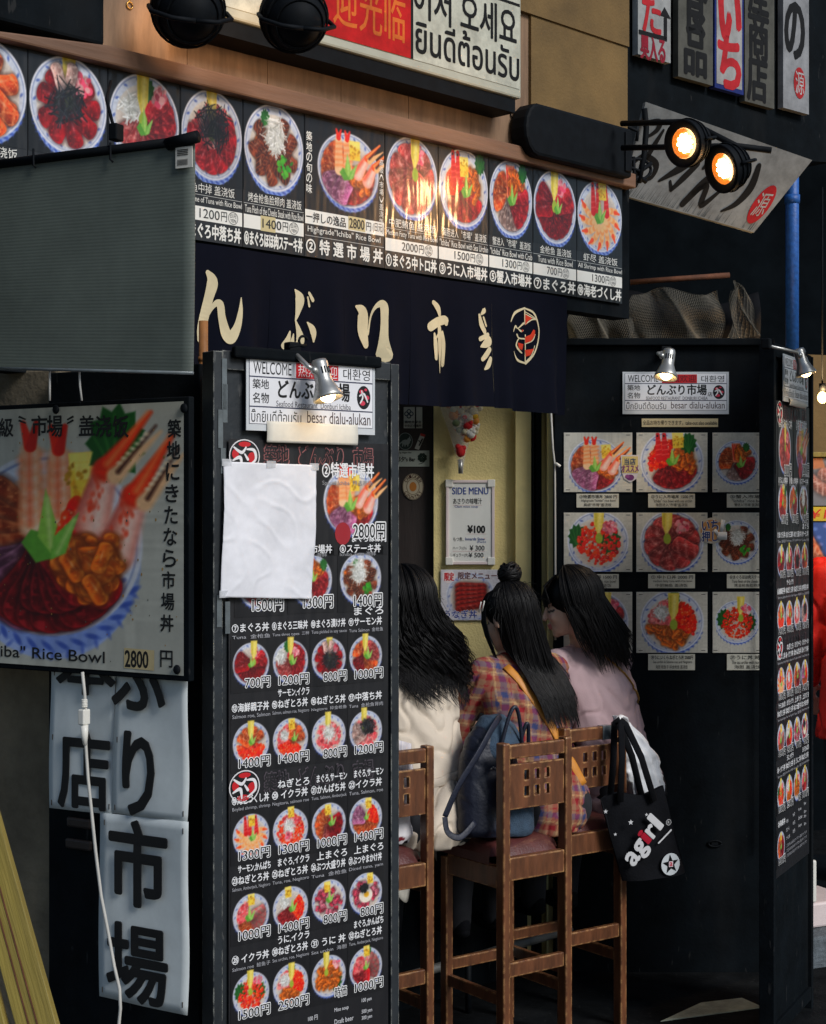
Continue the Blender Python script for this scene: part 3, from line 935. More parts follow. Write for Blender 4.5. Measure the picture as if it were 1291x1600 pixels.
# the tall black partition that carries the nine pictures
part_wall = Thing('black_partition', 'tall black painted partition covered with rows of dish pictures', 'partition', PHOTOWALL, 1040, 1600)
part_wall.z0 = 0.0
x0, _ = part_wall.h(866, 900)
x1, _ = part_wall.h(1200, 900)
zt = part_wall.h(1000, 541)[1]
m = MB()
m.box(x0, x1, 0.0, 0.12, 0.0, zt)
m.build('panel', 'black_paint', part_wall, bevel=0.004)
m = MB()
m.box(x0 - 0.01, x1 + 0.02, -0.03, 0.15, zt + 0.001, zt + 0.03)
m.build('top_rail', 'black_paint', part_wall, bevel=0.004)
# ---------------------------------------------------------------- the row of dish panels above the curtain
INK = rgb(24, 25, 27)
PALE = rgb(236, 234, 226)
bounds = [-90, 43, 168, 281, 379, 475, 600.5, 684, 763, 832, 900.5, 972]
PANELS = [
    ('ikura_salmon', '鲑鱼子盖浇饭', 'Salmon Roe with Rice Bowl', '1500', '⑫海鮮親子丼', 'dish panel showing a bowl of orange salmon at the far left end of the row'),
    ('tuna_nori', '金枪鱼盖浇饭', 'Tuna with Rice Bowl', '800', '⑩まぐろ漬け丼', 'dish panel of red tuna under black seaweed shreds above the grey vinyl sheet'),
    ('three', '三种金枪鱼盖浇饭', 'Three Kinds of Tuna', '1200', '⑧まぐろ三昧丼', 'dish panel of red tuna with pale radish tuft behind the clip above the grey sheet'),
    ('nakaochi', '鱼中掉 盖浇饭', 'the Spine of Tuna with Rice Bowl', '1200', '⑰まぐろ中落ち丼', 'dish panel of chopped tuna and seaweed, cut off by the grey vinyl sheet'),
    ('steak', '烤金枪鱼脸颊肉 盖浇饭', 'Tuna Flesh of the Cheeks Steak with Rice Bowl', '1400', '⑥まぐろほほ肉ステーキ丼', 'dish panel of brown steak pieces topped with white shredded radish'),
    ('special', '', 'Highgrade"Ichiba" Rice Bowl', '2800', '② 特 選 市 場 丼', 'widest dish panel with crab claws, shrimp and vertical white writing, priced 2800'),
    ('fatty', '中肥鮪鱼 盖浇饭', 'Medium Fatty Tuna with Rice Bowl', '2000', '①まぐろ中トロ丼', 'dish panel of pink fatty tuna priced 2000 with warm lamp reflections'),
    ('urchin', '海胆进入〝市場〞盖浇饭', '"Ichiba" Rice Bowl with Sea Urchin', '1500', '③うに入市場丼', 'dish panel of tuna, roe and sea urchin with a green leaf, priced 1500'),
    ('crabbowl', '蟹进入〝市場〞盖浇饭', '"Ichiba" Rice Bowl with Crab', '1300', '⑤蟹入市場丼', 'dish panel of mixed fish with crab sticks standing at the back'),
    ('tuna', '金枪鱼 盖浇饭', 'Tuna with Rice Bowl', '700', '⑦まぐろ丼', 'dish panel of deep red tuna priced 700, second from the right end'),
    ('shrimp', '虾尽 盖浇饭', 'All Shrimp with Rice Bowl', '1300', '⑱海老づくし丼', 'dish panel of a fan of orange shrimps at the right end of the row'),
]
rng = random.Random(4)
for i, (kind, zh, en, price, title, lab) in enumerate(PANELS):
    t = Thing('menu_sign', lab, 'menu panel', FACADE, (bounds[i] + bounds[i + 1]) / 2, 400, -0.012, 'dish panels in the row above the curtain')
    t.z0 = 2.712
    w = (FACADE.hit(bounds[i + 1], 400, -.012)[0] - FACADE.hit(bounds[i], 400, -.012)[0]) / 2 - 0.0012
    t.x0 = (FACADE.hit(bounds[i + 1], 400, -.012)[0] + FACADE.hit(bounds[i], 400, -.012)[0]) / 2
    hh = 0.462
    b = MB()
    b.box(-w, w, -0.0015, 0.011, 0, hh, INK)
    bk = b.build('backing', 'glossy_print', t)
    sp = kind == 'special'
    arr = dish(D[kind], 124, 1.02 if not sp else 0.98, (16, 17, 19), 11 + i, cx=0.08 if sp else 0.0, cy=0.02 if not sp else -.04, r=0.78 if sp else 0.99, rim=(226, 226, 232))
    b = MB()
    b.image(arr, -w + .002, w - .002, 0.150 if sp else 0.176, hh - .001, -0.0025)
    if sp:
        b.vtext('築地の旬の味', -w + .006, -w + .03, 0.20, 0.40, -0.0035, PALE, 0.02)
        b.vtext('高级︵市場︶盖浇饭', w - .024, w - .006, 0.14, 0.36, -0.0035, PALE, 0.0)
    b.build('dish_photo', 'glossy_print', t)
    b = MB()
    f = -0.0025
    g_ = -0.0035
    lw = rgb(190, 190, 186)
    if sp:
        b.rect(-w + .002, w - .002, 0.105, 0.15, f, PALE)
        b.text('一押しの逸品', -w + .006, 0.0, 0.112, 0.143, g_, INK, 0.03)
        b.rect(.012, .088, .108, .152, -0.003, rgb(206, 190, 140))
        b.text(price, .016, .083, 0.114, 0.146, -0.004, INK, 0.03)
        b.text('円', .092, .114, 0.114, 0.142, g_, INK)
        b.text('(日元)', .122, w - .006, 0.112, 0.144, g_, INK)
        b.text(en, -w + .012, w - .02, 0.074, 0.099, g_, PALE, 0.0)
        b.text(title, -w + .006, w - .01, 0.012, 0.06, g_, PALE, 0.045)
        b.rect(-w + .002, w - .002, 0.0665, 0.068, f, lw)
    else:
        b.text(zh, -w + .018 + (0.02 if len(zh) < 8 else 0), w - .012 - (.02 if len(zh) < 8 else 0), 0.142, 0.171, g_, PALE, 0.0)
        b.rect(-w + .002, w - .002, 0.1355, 0.137, f, lw)
        b.text(en, -w + .006 + (.02 if len(en) < 22 else 0), w - .004 - (.02 if len(en) < 22 else 0), 0.108, 0.131, g_, PALE, 0.0)
        b.rect(-w + .002, w - .002, 0.060, 0.102, f, PALE)
        if kind == 'steak':
            b.rect(-.055, .005, .058, .105, -0.003, rgb(206, 190, 140))
        k = 0.019 * len(price)
        b.text(price, -.048, -.048 + k, 0.068, 0.096, g_, INK, 0.03 if kind == 'steak' else 0.0)
        b.text('円', -.048 + k + .006, -.048 + k + .028, 0.067, 0.096, g_, INK)
        b.ring(-.048 + k + .052, .081, .019, .019, .0016, g_, INK, 20)
        b.text('日元', -.048 + k + .04, -.048 + k + .064, 0.082, 0.094, g_, INK)
        b.text('YEN', -.048 + k + .041, -.048 + k + .063, 0.069, 0.079, g_, INK)
        b.text(title, -w + .004, w - .008, 0.008, 0.052, g_, PALE, 0.05)
    b.build('caption', 'glossy_print', t)
# ---------------------------------------------------------------- the curtain
t = Thing('noren_curtain', 'long dark navy cloth curtain with big cream brush characters and a fish crest', 'curtain', FACADE, 600, 640, -0.03)
zbot = t.h(700, 634)[1]
xa, xb = t.h(180, 500)[0], t.h(887, 500)[0]
ztop = 2.70 - t.z0
def fold(x, z):
    q = min(max((ztop - z) / (ztop - zbot), 0), 1)
    return -(0.014 * math.sin(x * 17) + 0.020 * math.sin(x * 31 + 1.3) * q + .012 * q * math.sin(x * 53 + 2 * z) + 0.03 * math.exp(-((x - xs) / 0.022) ** 2) * q ** 1.5) * (0.35 + 0.65 * q)
xs = t.h(768, 560)[0]
b = MB()
cuts = [xa, t.h(300, 500)[0], t.h(425, 500)[0], t.h(537, 500)[0], t.h(640, 500)[0], xs, xb]
for a, c in zip(cuts[:-1], cuts[1:]):
    def cloth(u, v, a=a, c=c):
        x = a + (c - a) * u + (0.001 if u == 0 else -0.001 if u == 1 else 0) * v
        z = ztop + (zbot - ztop) * v * (1 + .012 * math.sin(x * 9))
        return (x, fold(x, z), z)
    b.sheet(cloth, 26, 20, rgb(10, 13, 26))
def P(pts, zo, off, k):
    r_ = []
    for x, y, w_ in pts:
        X, Z = t.h(off[0] + x / zo, off[1] + y / zo, -0.002)
        r_.append((X, Z, w_ / zo * k))
    return r_
b.warp = lambda x, y, z: (x, fold(x, z) - 0.004 + y, z)
CREAM = rgb(214, 200, 164)
za, oa, ka = 3.689, (290, 400), 0.0026
for s_ in ([(128, 95, 22), (152, 150, 52), (132, 250, 44), (95, 420, 50), (80, 480, 26)],
           [(88, 440, 14), (150, 300, 18), (190, 275, 34), (203, 360, 38), (225, 450, 52), (252, 470, 54), (285, 410, 36), (303, 320, 22), (308, 240, 4)],
           [(632, 195, 8), (655, 245, 46), (645, 320, 26), (632, 375, 6)], [(632, 370, 6), (648, 430, 26), (655, 490, 40), (630, 518, 16)],
           [(603, 435, 8), (590, 485, 30), (570, 518, 34)], [(622, 450, 6), (612, 515, 28)],
           [(693, 385, 8), (728, 435, 44), (730, 490, 16)], [(697, 238, 8), (705, 290, 12)], [(706, 215, 14), (726, 255, 20)],
           [(992, 290, 14), (1030, 325, 62), (1034, 430, 66), (1055, 510, 36)], [(1066, 450, 10), (1078, 345, 10), (1105, 288, 20), (1138, 285, 44), (1140, 380, 38), (1136, 480, 44), (1138, 568, 76)]):
    b.brush(P(s_, za, oa, ka), 0.0, CREAM)
zc, oc, kc = 4.611, (620, 440), 0.0030
for s_ in ([(268, 150, 26), (302, 190, 38), (316, 235, 26)], [(243, 325, 50), (300, 290, 50), (362, 275, 46), (374, 300, 26)],
           [(272, 375, 14), (281, 450, 34), (283, 552, 24)], [(316, 335, 34), (322, 450, 44), (322, 560, 26), (322, 660, 5)],
           [(345, 365, 22), (360, 450, 34), (360, 590, 36)], [(290, 400, 14), (312, 370, 14)],
           [(595, 236, 12), (617, 210, 30), (622, 190, 4)], [(582, 242, 16), (596, 310, 34), (620, 362, 30)], [(612, 260, 14), (632, 320, 14)],
           [(586, 415, 26), (646, 385, 26)], [(590, 470, 10), (625, 450, 46), (650, 430, 60)], [(602, 560, 26), (630, 530, 34), (658, 490, 30)], [(618, 632, 12), (645, 605, 34), (664, 555, 24)]):
    b.brush(P(s_, zc, oc, kc), 0.0, CREAM)
for s_ in ([(826, 290, 6), (860, 225, 16), (925, 190, 10)], [(925, 192, 8), (985, 230, 12), (1014, 330, 8), (1010, 430, 8), (985, 520, 10), (938, 590, 12)],
           [(858, 500, 4), (890, 560, 12), (938, 588, 10)], [(925, 215, 5), (975, 250, 5), (1000, 275, 5)], [(925, 230, 5), (965, 255, 5), (990, 270, 5)],
           [(990, 460, 5), (970, 530, 5), (938, 575, 5)], [(925, 205, 8), (928, 300, 8)], [(932, 380, 6), (936, 585, 6)],
           [(850, 362, 4), (866, 320, 12), (885, 335, 6), (920, 300, 12)], [(885, 335, 4), (905, 355, 12), (918, 352, 8)], [(880, 380, 12), (895, 405, 8), (932, 412, 8)], [(895, 405, 6), (878, 455, 12), (905, 500, 10), (918, 515, 5)],
           [(928, 310, 6), (970, 275, 7), (1000, 275, 6)], [(930, 448, 6), (975, 425, 6), (992, 380, 6)]):
    b.brush(P(s_, zc, oc, kc), 0.0, CREAM)
for pl in ([(928, 235), (972, 265), (945, 285), (930, 315)], [(930, 398), (962, 382), (980, 346), (991, 352), (988, 392), (965, 430), (932, 444)],
           [(888, 438), (922, 450), (916, 492), (896, 478)], [(932, 492), (985, 484), (962, 530), (936, 540)], [(908, 348), (918, 346), (918, 358), (910, 360)]):
    b.flat([(x, z) for x, z, _ in P([(p[0], p[1], 0) for p in reversed(pl)], zc, oc, kc)], -0.0008, rgb(206, 62, 40))
b.warp = None
t.single(b, 'cloth_print')
# ---------------------------------------------------------------- upper welcome lightbox
t = Thing('welcome_lightbox', 'long white and red lit sign box welcoming guests in Chinese, Korean and Thai', 'sign', FACADE, 815, 155, -0.12)
xl2, xr2 = t.h(300, 50)[0], 0.0
zr = t.h(815, 148)[1]
b = MB()
b.box(xl2, xr2, 0.0, 0.10, 0.0, 0.9)
b.build('case', 'lightbox_frame', t, bevel=0.008)
b = MB()
f, g_ = -0.002, -0.0035
xred = t.h(641, 50)[0]
xw = t.h(505, 50)[0]
zf = 0.032
b.rect(xl2 + .01, xr2 - .012, zf, 0.89, f, rgb(206, 206, 190))
b.rect(xl2 + .4, xred, zf, 0.89, -0.003, rgb(198, 28, 30))
b.rect(xred, xred + .012, zf, 0.89, -0.003, INK)
OR = rgb(220, 110, 44)
def T2(s_, p0, p1, col, bold, y=g_):
    (xa_, za_), (xb_, zb_) = t.h(*p0), t.h(*p1)
    b.text(s_, xa_, xb_, zb_, za_, y, col, bold)
zA, zB = t.h(570, 14)[1], t.h(570, 62)[1]
ch = [(505, 545), (520, 556), (562, 595), (600, 632)]
for s_, (pa, pb), dy in zip('欢迎光临', ((478, 512), (520, 557), (561, 596), (600, 632)), (0, 0, 0, 0)):
    xa_, xb_ = t.h(pa, 40)[0], t.h(pb, 40)[0]
    b.text(s_, xa_, xb_, 0.075, 0.225, g_, OR, 0.012)
for s_, (pa, pb) in zip('歡迎光臨', ((470, 505), (512, 550), (555, 594), (598, 632))):
    xa_, xb_ = t.h(pa, 40)[0], t.h(pb, 40)[0]
    b.text(s_, xa_, xb_, 0.262, 0.40, g_, OR, 0.01)
xk0, xk1 = t.h(646, 30)[0], t.h(806, 60)[0]
b.text('어서 오세요', xk0, xk1, 0.175, 0.305, g_, INK, 0.03)
b.text('ยินดีต้อนรับ', t.h(649, 60)[0], t.h(810, 100)[0], 0.058, 0.178, g_, INK, 0.025)
b.rect(xred + .012, xr2 - .012, 0.322, 0.332, -0.003, INK)
b.build('face', 'matte_paint', t)
b = MB()
b.box(xl2, xr2 - .02, 0.012, 0.12, -0.05, -0.002)
b.build('bracket_rail', 'black_metal', t)
# small eye hooks screwed into the fascia
for (px, py, lab) in ((203, 4, 'rusty eye hook in the beige fascia beside the dark canopy'), (566, 104, 'small dark eye hook in the fascia below the red sign half'), (801, 176, 'small eye hook in the fascia below the right end of the sign')):
    t = Thing('eye_hook', lab, 'hook', FACADE, px, py, -0.004, 'eye hooks along the fascia')
    b = MB()
    b.tube([(0.010 * math.cos(a), 0, 0.010 * math.sin(a) - .008) for a in [2 * PI * k / 12 for k in range(12)]] + [(0.010, 0, -.008)], 0.0022, 6)
    b.tube([(0, 0.004, .004), (0, 0, 0.006)], 0.003, 6)
    t.single(b, 'gold' if px < 300 else 'black_metal')
# ---------------------------------------------------------------- spot lamps
def dome_lamp(name, label, p, d, r, axis, group, lit):
    """round floodlight: dark domed housing, rim, glowing front on a cut-off neck"""
    o = point_at(name, px3(p[0], p[1], d), 0, label, 'lamp', group)
    M = aim(axis)
    b = MB()
    b.lathe([(0.0, -r * 1.25), (r * .3, -r * 1.22), (r * .62, -r * 1.0), (r * .86, -r * .62), (r * .97, -r * .25), (r, 0.0), (r * 1.0, r * .06), (r * .88, r * .05), (r * .64, -r * .04)], M, 36)
    for h_, q in ((-.95, .70), (-.62, .90), (-.3, 1.0)):   # cooling ribs round the back
        b.tube([M @ Vector((q * r * math.cos(a), q * r * math.sin(a), h_ * r)) for a in [2 * PI * k / 30 for k in range(31)]], r * .035, 6)
    for sx in (-1, 1):
        b.tube([M @ Vector((sx * r * 1.06, 0, -.2 * r)), M @ Vector((sx * r * 1.08, 0, -.8 * r)), M @ Vector((sx * r * .6, 0, -1.32 * r)), M @ Vector((0, 0, -1.38 * r))], r * .07, 6)
    hs = b.build('housing', 'black_metal', o)
    b = MB()
    b.lathe([(r * .64, -r * .04), (r * .60, -.10 * r), (r * .3, -.14 * r), (0.0, -.15 * r)], M, 32)
    b.build('glass', 'flood_glass' if lit else 'dark_void', hs)
    if lit:
        b = MB()
        for rr, n in ((0.0, 1), (.18, 6), (.34, 10)):
            for k in range(n):
                a = 2 * PI * k / n
                b.ball(M @ Vector((rr * r * math.cos(a), rr * r * math.sin(a), -.10 * r)), r * .085, 8, rings=5)
        b.build('led_cluster', 'flood_glow', hs)
    return o, M
DL = 'dark dome lamp before the fascia, '
for (p, d, r, lab, g2) in (((292, 12), 4.55, .105, DL + 'left one of the pair under the top edge', 0), ((457, 25), 4.6, .098, DL + 'overlapping the left end of the red sign', 0)):
    o, M = dome_lamp('dome_lamp', lab, p, d, r, (-.28, .80, .50), 'dome lamps before the fascia', False)
    b = MB()
    b.tube([(0, 0, r * .9), (0.02, .12, r * 2.0), (0.05, .32, r * 2.6)], 0.014, 8)
    b.build('arm', 'black_metal', o)
    ld = bpy.data.lights.new('spot', 'SPOT')
    ld.energy = 1.6
    ld.color = (1.0, 0.62, 0.32)
    ld.spot_size = R(120)
    ld.spot_blend = 0.8
    ld.shadow_soft_size = 0.05
    lo = bpy.data.objects.new('lamp_light', ld)
    COL.objects.link(lo)
    lo.parent = o
    lo.matrix_local = Matrix.Translation(M @ Vector((0, 0, .03))) @ aim((.45, -.75, .2))
    lo['kind'] = 'helper'
ax = (-.72, -.60, -.22)
for (p, d, r, lab) in (((1068, 224), 5.52, .082, 'glowing flood lamp on the black arm, the larger and higher of the lit pair'), ((1128, 264), 5.5, .084, 'glowing flood lamp turned further away, lower right of the lit pair')):
    o, M = dome_lamp('flood_lamp', lab, p, d, r, ax if p[0] < 1100 else (-.80, -.42, -.28), 'lit flood lamps on the arm', True)
    ld = bpy.data.lights.new('spot', 'SPOT')
    ld.energy = 7
    ld.color = (1.0, 0.56, 0.25)
    ld.spot_size = R(130)
    ld.spot_blend = 0.9
    ld.shadow_soft_size = 0.05
    lo = bpy.data.objects.new('lamp_light', ld)
    COL.objects.link(lo)
    lo.parent = o
    lo.matrix_local = Matrix.Translation(M @ Vector((0, 0, .03))) @ aim(-Vector(ax))
t = Thing('lamp_bracket', 'black box and double bar holding the two glowing flood lamps', 'bracket', FACADE, 900, 230, -0.04)
b = MB()
x0, _ = t.h(806, 230)
x1, _ = t.h(972, 230)
pts = []
zt_, zb_ = t.h(890, 182)[1], t.h(890, 262)[1]
for k in range(9):
    a = PI / 2 + PI * k / 8
    pts.append((x0 + .07 + .07 * math.cos(a), (zt_ + zb_) / 2 + (zt_ - zb_) / 2 * math.sin(a)))
pts += [(x1, zb_), (x1, zt_)]
b.prism(pts, -0.05, 0.03)
b.build('box', 'black_metal', t, bevel=0.012)
b = MB()
b.box(x1 - .05, x1 - .012, -.058, -.049, zb_ + .02, zt_ - .02)
b.build('end_plate', 'black_metal', t, bevel=.003)
b = MB()
inv = lambda v: Vector(((v.x - t.o.location.x) * math.cos(FACADE.rz) + (v.y - t.o.location.y) * math.sin(FACADE.rz), -(v.x - t.o.location.x) * math.sin(FACADE.rz) + (v.y - t.o.location.y) * math.cos(FACADE.rz), v.z - t.o.location.z))
for (q0, q1) in (((972, 193, 6.05), (1076, 190, 5.75)), ((972, 231, 6.05), (1150, 228, 5.75))):
    b.tube([inv(px3(*q0)), inv(px3(*q1))], 0.011, 8)
b.tube([inv(px3(1076, 190, 5.75)), inv(px3(1150, 228, 5.75)), inv(px3(1205, 235, 5.75))], 0.012, 10)
b.build('arm', 'black_metal', t)
# ---------------------------------------------------------------- grey vinyl sheet at the upper left
SHEET = Frame(303, 3.72, -24)
t = Thing('vinyl_sheet', 'large grey translucent vinyl sheet hanging from a dark rail at the upper left', 'screen', SHEET, 150, 580)
tl, tr, br, bl = t.h(-60, 268), t.h(305, 222), t.h(303, 583), t.h(-60, 574)
b = MB()
def vs_(u, v):
    xt, zt2 = tl[0] + (tr[0] - tl[0]) * u, tl[1] + (tr[1] - tl[1]) * u
    xb2, zb2 = bl[0] + (br[0] - bl[0]) * u, bl[1] + (br[1] - bl[1]) * u
    x, z = xt + (xb2 - xt) * v, zt2 + (zb2 - zt2) * v
    return (x, 0.004 * math.sin(u * 7 + v * 3) * v + 0.00016 * math.sin(v * 400), z)
b.sheet(vs_, 20, 330)
sh_o = b.build('sheet', 'grey_vinyl', t, solid=0.002)
b = MB()
b.tube([(tl[0], -.004, tl[1] + .006), (tr[0] + .004, -.004, tr[1] + .006)], 0.011, 10)
b.tube([(tr[0] - .07, -.008, tr[1] + .0), (tr[0] + .012, -.008, tr[1] + .010)], 0.015, 10)
tr_o = b.build('top_rail', 'black_metal', t)
b = MB()
b.tube([(bl[0], -.003, bl[1]), (br[0], -.003, br[1])], 0.004, 8)
b.build('bottom_hem', 'clear_tape', sh_o)
p0, p1 = t.h(278, 232), t.h(305, 262)
b = MB()
b.box(p0[0], p1[0] - .002, -.010, -.007, p1[1], p0[1], rgb(206, 204, 196))
for k in range(11):
    xx = p0[0] + .006 + k * .0026
    b.rect(xx, xx + .0013, p1[1] + .006, p1[1] + .02, -.0112, INK)
for k in range(4):
    b.rect(p0[0] + .005, p1[0] - .012, p0[1] - .008 - k * .004, p0[1] - .006 - k * .004, -.0112, INK)
b.build('price_tag', 'paper_print', sh_o)
for px in (58, 178):
    q = t.h(px, 238 if px > 100 else 247)
    b = MB()
    b.tube([(q[0], -.014, q[1] + .02), (q[0], -.014, q[1] - .02), (q[0] + .006, -.012, q[1] - .026)], 0.003, 6)
    b.build('hook', 'black_metal', tr_o)
b = MB()
q = t.h(180, 208)
b.box(q[0] - .012, q[0] + .012, -.012, .02, q[1] - .018, q[1] + .022)
b.build('clip', 'black_metal', tr_o, bevel=.003)
t2 = Thing('support_wire', 'thin black wire slanting down from the fascia to the clip on the grey sheet', 'wire', SHEET, 176, 192)
b = MB()
b.tube([(t2.h(62, 80)[0], .3, t2.h(62, 80)[1]), (t2.h(110, 132)[0], .15, t2.h(110, 132)[1]), (0, 0.0, 0)], 0.0042, 8)
t2.single(b, 'black_metal')
for px in (78, 124):                       # bright cords under the sheet
    t2 = Thing('hanging_string', 'pale cord hanging under the grey sheet, %s' % ('left one' if px < 100 else 'right one') + ' above the big bowl poster', 'cord', SHEET, px, 580, 0.01)
    e = t2.h(px + (0 if px < 100 else 4), 626)
    b = MB()
    b.tube([(0, 0, 0.004), (e[0] * .3, 0, e[1] * .5), (e[0], 0.0, e[1])], 0.0028, 6)
    t2.single(b, 'grey_cable')
# ---------------------------------------------------------------- left wall, big bowl poster and the name boards below it
lw_ = Thing('left_wall', 'dark timber and concrete end wall at the left behind the big bowl poster', 'wall', LEFT, 150, 1600, 0.12)
lw_.z0 = 0
xa, xb = lw_.h(-400, 800)[0], lw_.h(75, 800)[0]
b = MB()
b.box(xa, xb, 0.04, 0.3, 0, 2.3)
b.build('concrete_face', 'concrete', lw_, bevel=.01)
xe = lw_.h(312, 800)[0]
b = MB()
b.box(xb + .002, xe, 0.0, 0.12, 0, 2.28)
b.build('dark_boarding', 'black_paint', lw_, bevel=.004)
t = Thing('bowl_poster', 'big worn poster of a seafood bowl with crab claws, priced 2800, under the grey sheet', 'poster', LEFT, 140, 1055, -0.03)
tr, br = t.h(288, 627), t.h(290, 1052)
xl_ = t.h(-175, 800)[0]
zb_, zt_ = t.h(290, 1056)[1], t.h(288, 627)[1]
xr_ = tr[0]
b = MB()
b.box(xl_ - .012, xr_ + .016, 0.0, 0.02, zb_ - .014, zt_ + .012)
b.build('backing_board', 'black_paint', t, bevel=.003)
b = MB()
N = 270
sx = (xr_ - xl_) / (zt_ - zb_)
b_cx = (t.h(75, 850)[0] - (xl_ + xr_) / 2) / ((xr_ - xl_) / 2)
b_r = (t.h(224, 850)[0] - t.h(75, 850)[0]) / ((xr_ - xl_) / 2)
r_y = t.h(75, 850)[1] - t.h(75, 996)[1]
r_x = t.h(224, 850)[0] - t.h(75, 850)[0]
asp_ = r_x / r_y / sx
b_cy = (t.h(75, 850)[1] - (zt_ + zb_) / 2) / ((zt_ - zb_) / 2) * asp_
arr = dish([('salmon', 130, 200, 4, .55, .42, .26), ('squid', 196, 252, 5, .52, .42, .2), ('akami', -130, -30, 8, .46, .44, .2), ('akami', -110, -50, 5, .3, .4, .16), ('tallebi', (-.17, .2, 1.0), (.14, .3, .95)), ('tamago', .40, .70), ('tamago', .46, .60), ('shiso', .72, 1.06, .42), ('ikura', -20, 60, .15, .62), ('ikura', -20, 50, .2, .6), ('bigclaw', (.46, .24, .62, .78, 1.08, 1.36), (.72, -.08, .92, .5, 1.30, 1.12)), ('uni', -48, 2), ('uni', -44, -6), ('uni', -40, -4), ('cuke', .0, .12, .36)],
           N, asp_, (190, 190, 182), 5, jit=0, cx=b_cx, cy=b_cy, r=b_r, side=.30, rim=(214, 216, 222))
b.image(arr, xl_, xr_, zb_, zt_, -0.002)
for i in range(90):                        # specks and stains of an old print
    x, z = rng.uniform(xl_ + .3, xr_ - .02), rng.uniform(zb_ + .02, zt_ - .02)
    q = rng.uniform(.0008, .0026)
    b.disc(x, z, q, q * rng.uniform(.8, 2), -0.0026, rng.choice([rgb(140, 110, 60), rgb(90, 90, 80), rgb(170, 130, 60)]), 8)
def Q(s_, a, c, col=INK, bold=.03, y=-.0034, **k):
    (x0_, z0_), (x1_, z1_) = t.h(*a), t.h(*c)
    b.text(s_, x0_, x1_, z1_, z0_, y, col, bold, **k)
for s_, a, c in (('級', (0, 654), (22, 682)), ('〝', (30, 650), (42, 662)), ('市', (51, 650), (75, 680)), ('場', (75, 650), (99, 682)), ('〞', (106, 650), (117, 662)), ('盖', (125, 650), (149, 680)), ('浇', (151, 650), (175, 682)), ('饭', (178, 650), (202, 683))):
    Q(s_, a, c, INK, .04)
for i, s_ in enumerate('築地にきたなら市場丼'):
    y0_ = 656 + i * 33.8
    xm = 274 - i * 1.3
    Q(s_, (xm - 10, y0_), (xm + 10, y0_ + 27), INK, .04)
Q('Highgrade "Ichiba" Rice Bowl', (-150, 998), (165, 1042), INK, .02)
(x0_, z0_), (x1_, z1_) = t.h(195, 1012), t.h(242, 1048)
b.flat([(x0_, z1_ + .002), (x1_, z1_), (x1_ + .001, z0_ - .002), (x0_ + .001, z0_)], -.003, rgb(196, 178, 134))
Q('2800', (197, 1016), (233, 1044), INK, .05)
Q('円', (252, 1016), (271, 1043), INK, .03)
b.build('print', 'paper_print', t)
for (px, py) in ((90, 640), (279, 1046), (290, 638)):
    q = t.h(px, py)
    b = MB()
    b.ball((q[0], -.006, q[1]), (.011, .006, .012), 12)
    b.build('pin', 'black_metal', t)
# three white name boards
def name_board(label, poly, chars, off):
    t = Thing('name_board', label, 'sign board', LEFT, poly[0][0], poly[0][1], off, 'white shop name boards on the left wall')
    b = MB()
    A, B, C, Dd = [t.h(*p) for p in poly]         # bl, br, tr, tl
    def f(u, v):
        x = (A[0] + (B[0] - A[0]) * u) * (1 - v) + (Dd[0] + (C[0] - Dd[0]) * u) * v
        z = (A[1] + (B[1] - A[1]) * u) * (1 - v) + (Dd[1] + (C[1] - Dd[1]) * u) * v
        w_ = 0.006 * math.sin(v * 5 + u * 2) * (1 - abs(u - .5))
        return (x + .003 * math.sin(v * 7) * (u > .5), -w_, z)
    b.sheet(f, 12, 20, rgb(204, 212, 214))
    for s_, a, c, bold in chars:
        (x0_, z0_), (x1_, z1_) = t.h(*a), t.h(*c)
        b.text(s_, x0_, x1_, z1_, z0_, -.009, INK, bold)
    for (u, v) in ((.04, .04), (.95, .05), (.95, .95), (.05, .95), (.05, .5)):
        p = f(u, v)
        b.rect(p[0] - .001, p[0] + .001, p[2] - .007, p[2] + .007, p[1] - .0012, rgb(70, 60, 50))
    t.single(b, 'paper_print', solid=.003)
name_board('upper left white name board with the black characters for main shop', [(78, 1262), (177, 1272), (181, 1040), (80, 1040)], [('本', (93, 992), (183, 1088), .035), ('店', (96, 1136), (174, 1268), .035)], 0.0)
name_board('upper right white name board with two black kana, directly under the bowl poster', [(176, 1270), (294, 1284), (293, 1040), (182, 1040)], [('ぶ', (180, 1005), (262, 1112), .042), ('り', (197, 1143), (243, 1275), .042)], -0.004)
name_board('lowest white name board with two black characters and curling edges', [(156, 1556), (294, 1586), (294, 1284), (156, 1270)], [('市', (176, 1278), (263, 1422), .042), ('場', (172, 1438), (264, 1574), .042)], -0.008)
t = Thing('extension_cable', 'pale grey extension cord with a plug joint hanging across the white name boards', 'cord', LEFT, 130, 1050, -.05)
b = MB()
pts = [(129, 1050), (131, 1085), (133, 1120), (134, 1165), (139, 1215), (144, 1260), (150, 1330), (157, 1400), (168, 1460), (178, 1510), (188, 1545), (190, 1575), (185, 1620), (180, 1690)]
L3 = [(t.h(*p)[0], 0.004 * math.sin(i), t.h(*p)[1]) for i, p in enumerate(pts)]
b.tube(L3, .0042, 8)
cd = b.build('cord', 'grey_cable', t)
b = MB()
p0, p1 = t.h(132, 1108), t.h(132, 1132)
b.box(p0[0] - .010, p0[0] + .010, -.014, .012, p1[1], p0[1])
b.build('socket', 'white_plastic', t, bevel=.003)
p0, p1 = t.h(133, 1132), t.h(134, 1164)
b = MB()
b.tube([(p0[0], -.002, p0[1] - .001), (p0[0], -.002, (p0[1] + p1[1]) / 2), (p1[0], -.002, p1[1])], [.010, .0095, .005], 12)
b.build('plug', 'white_plastic', cd)
p0 = t.h(132, 1100)
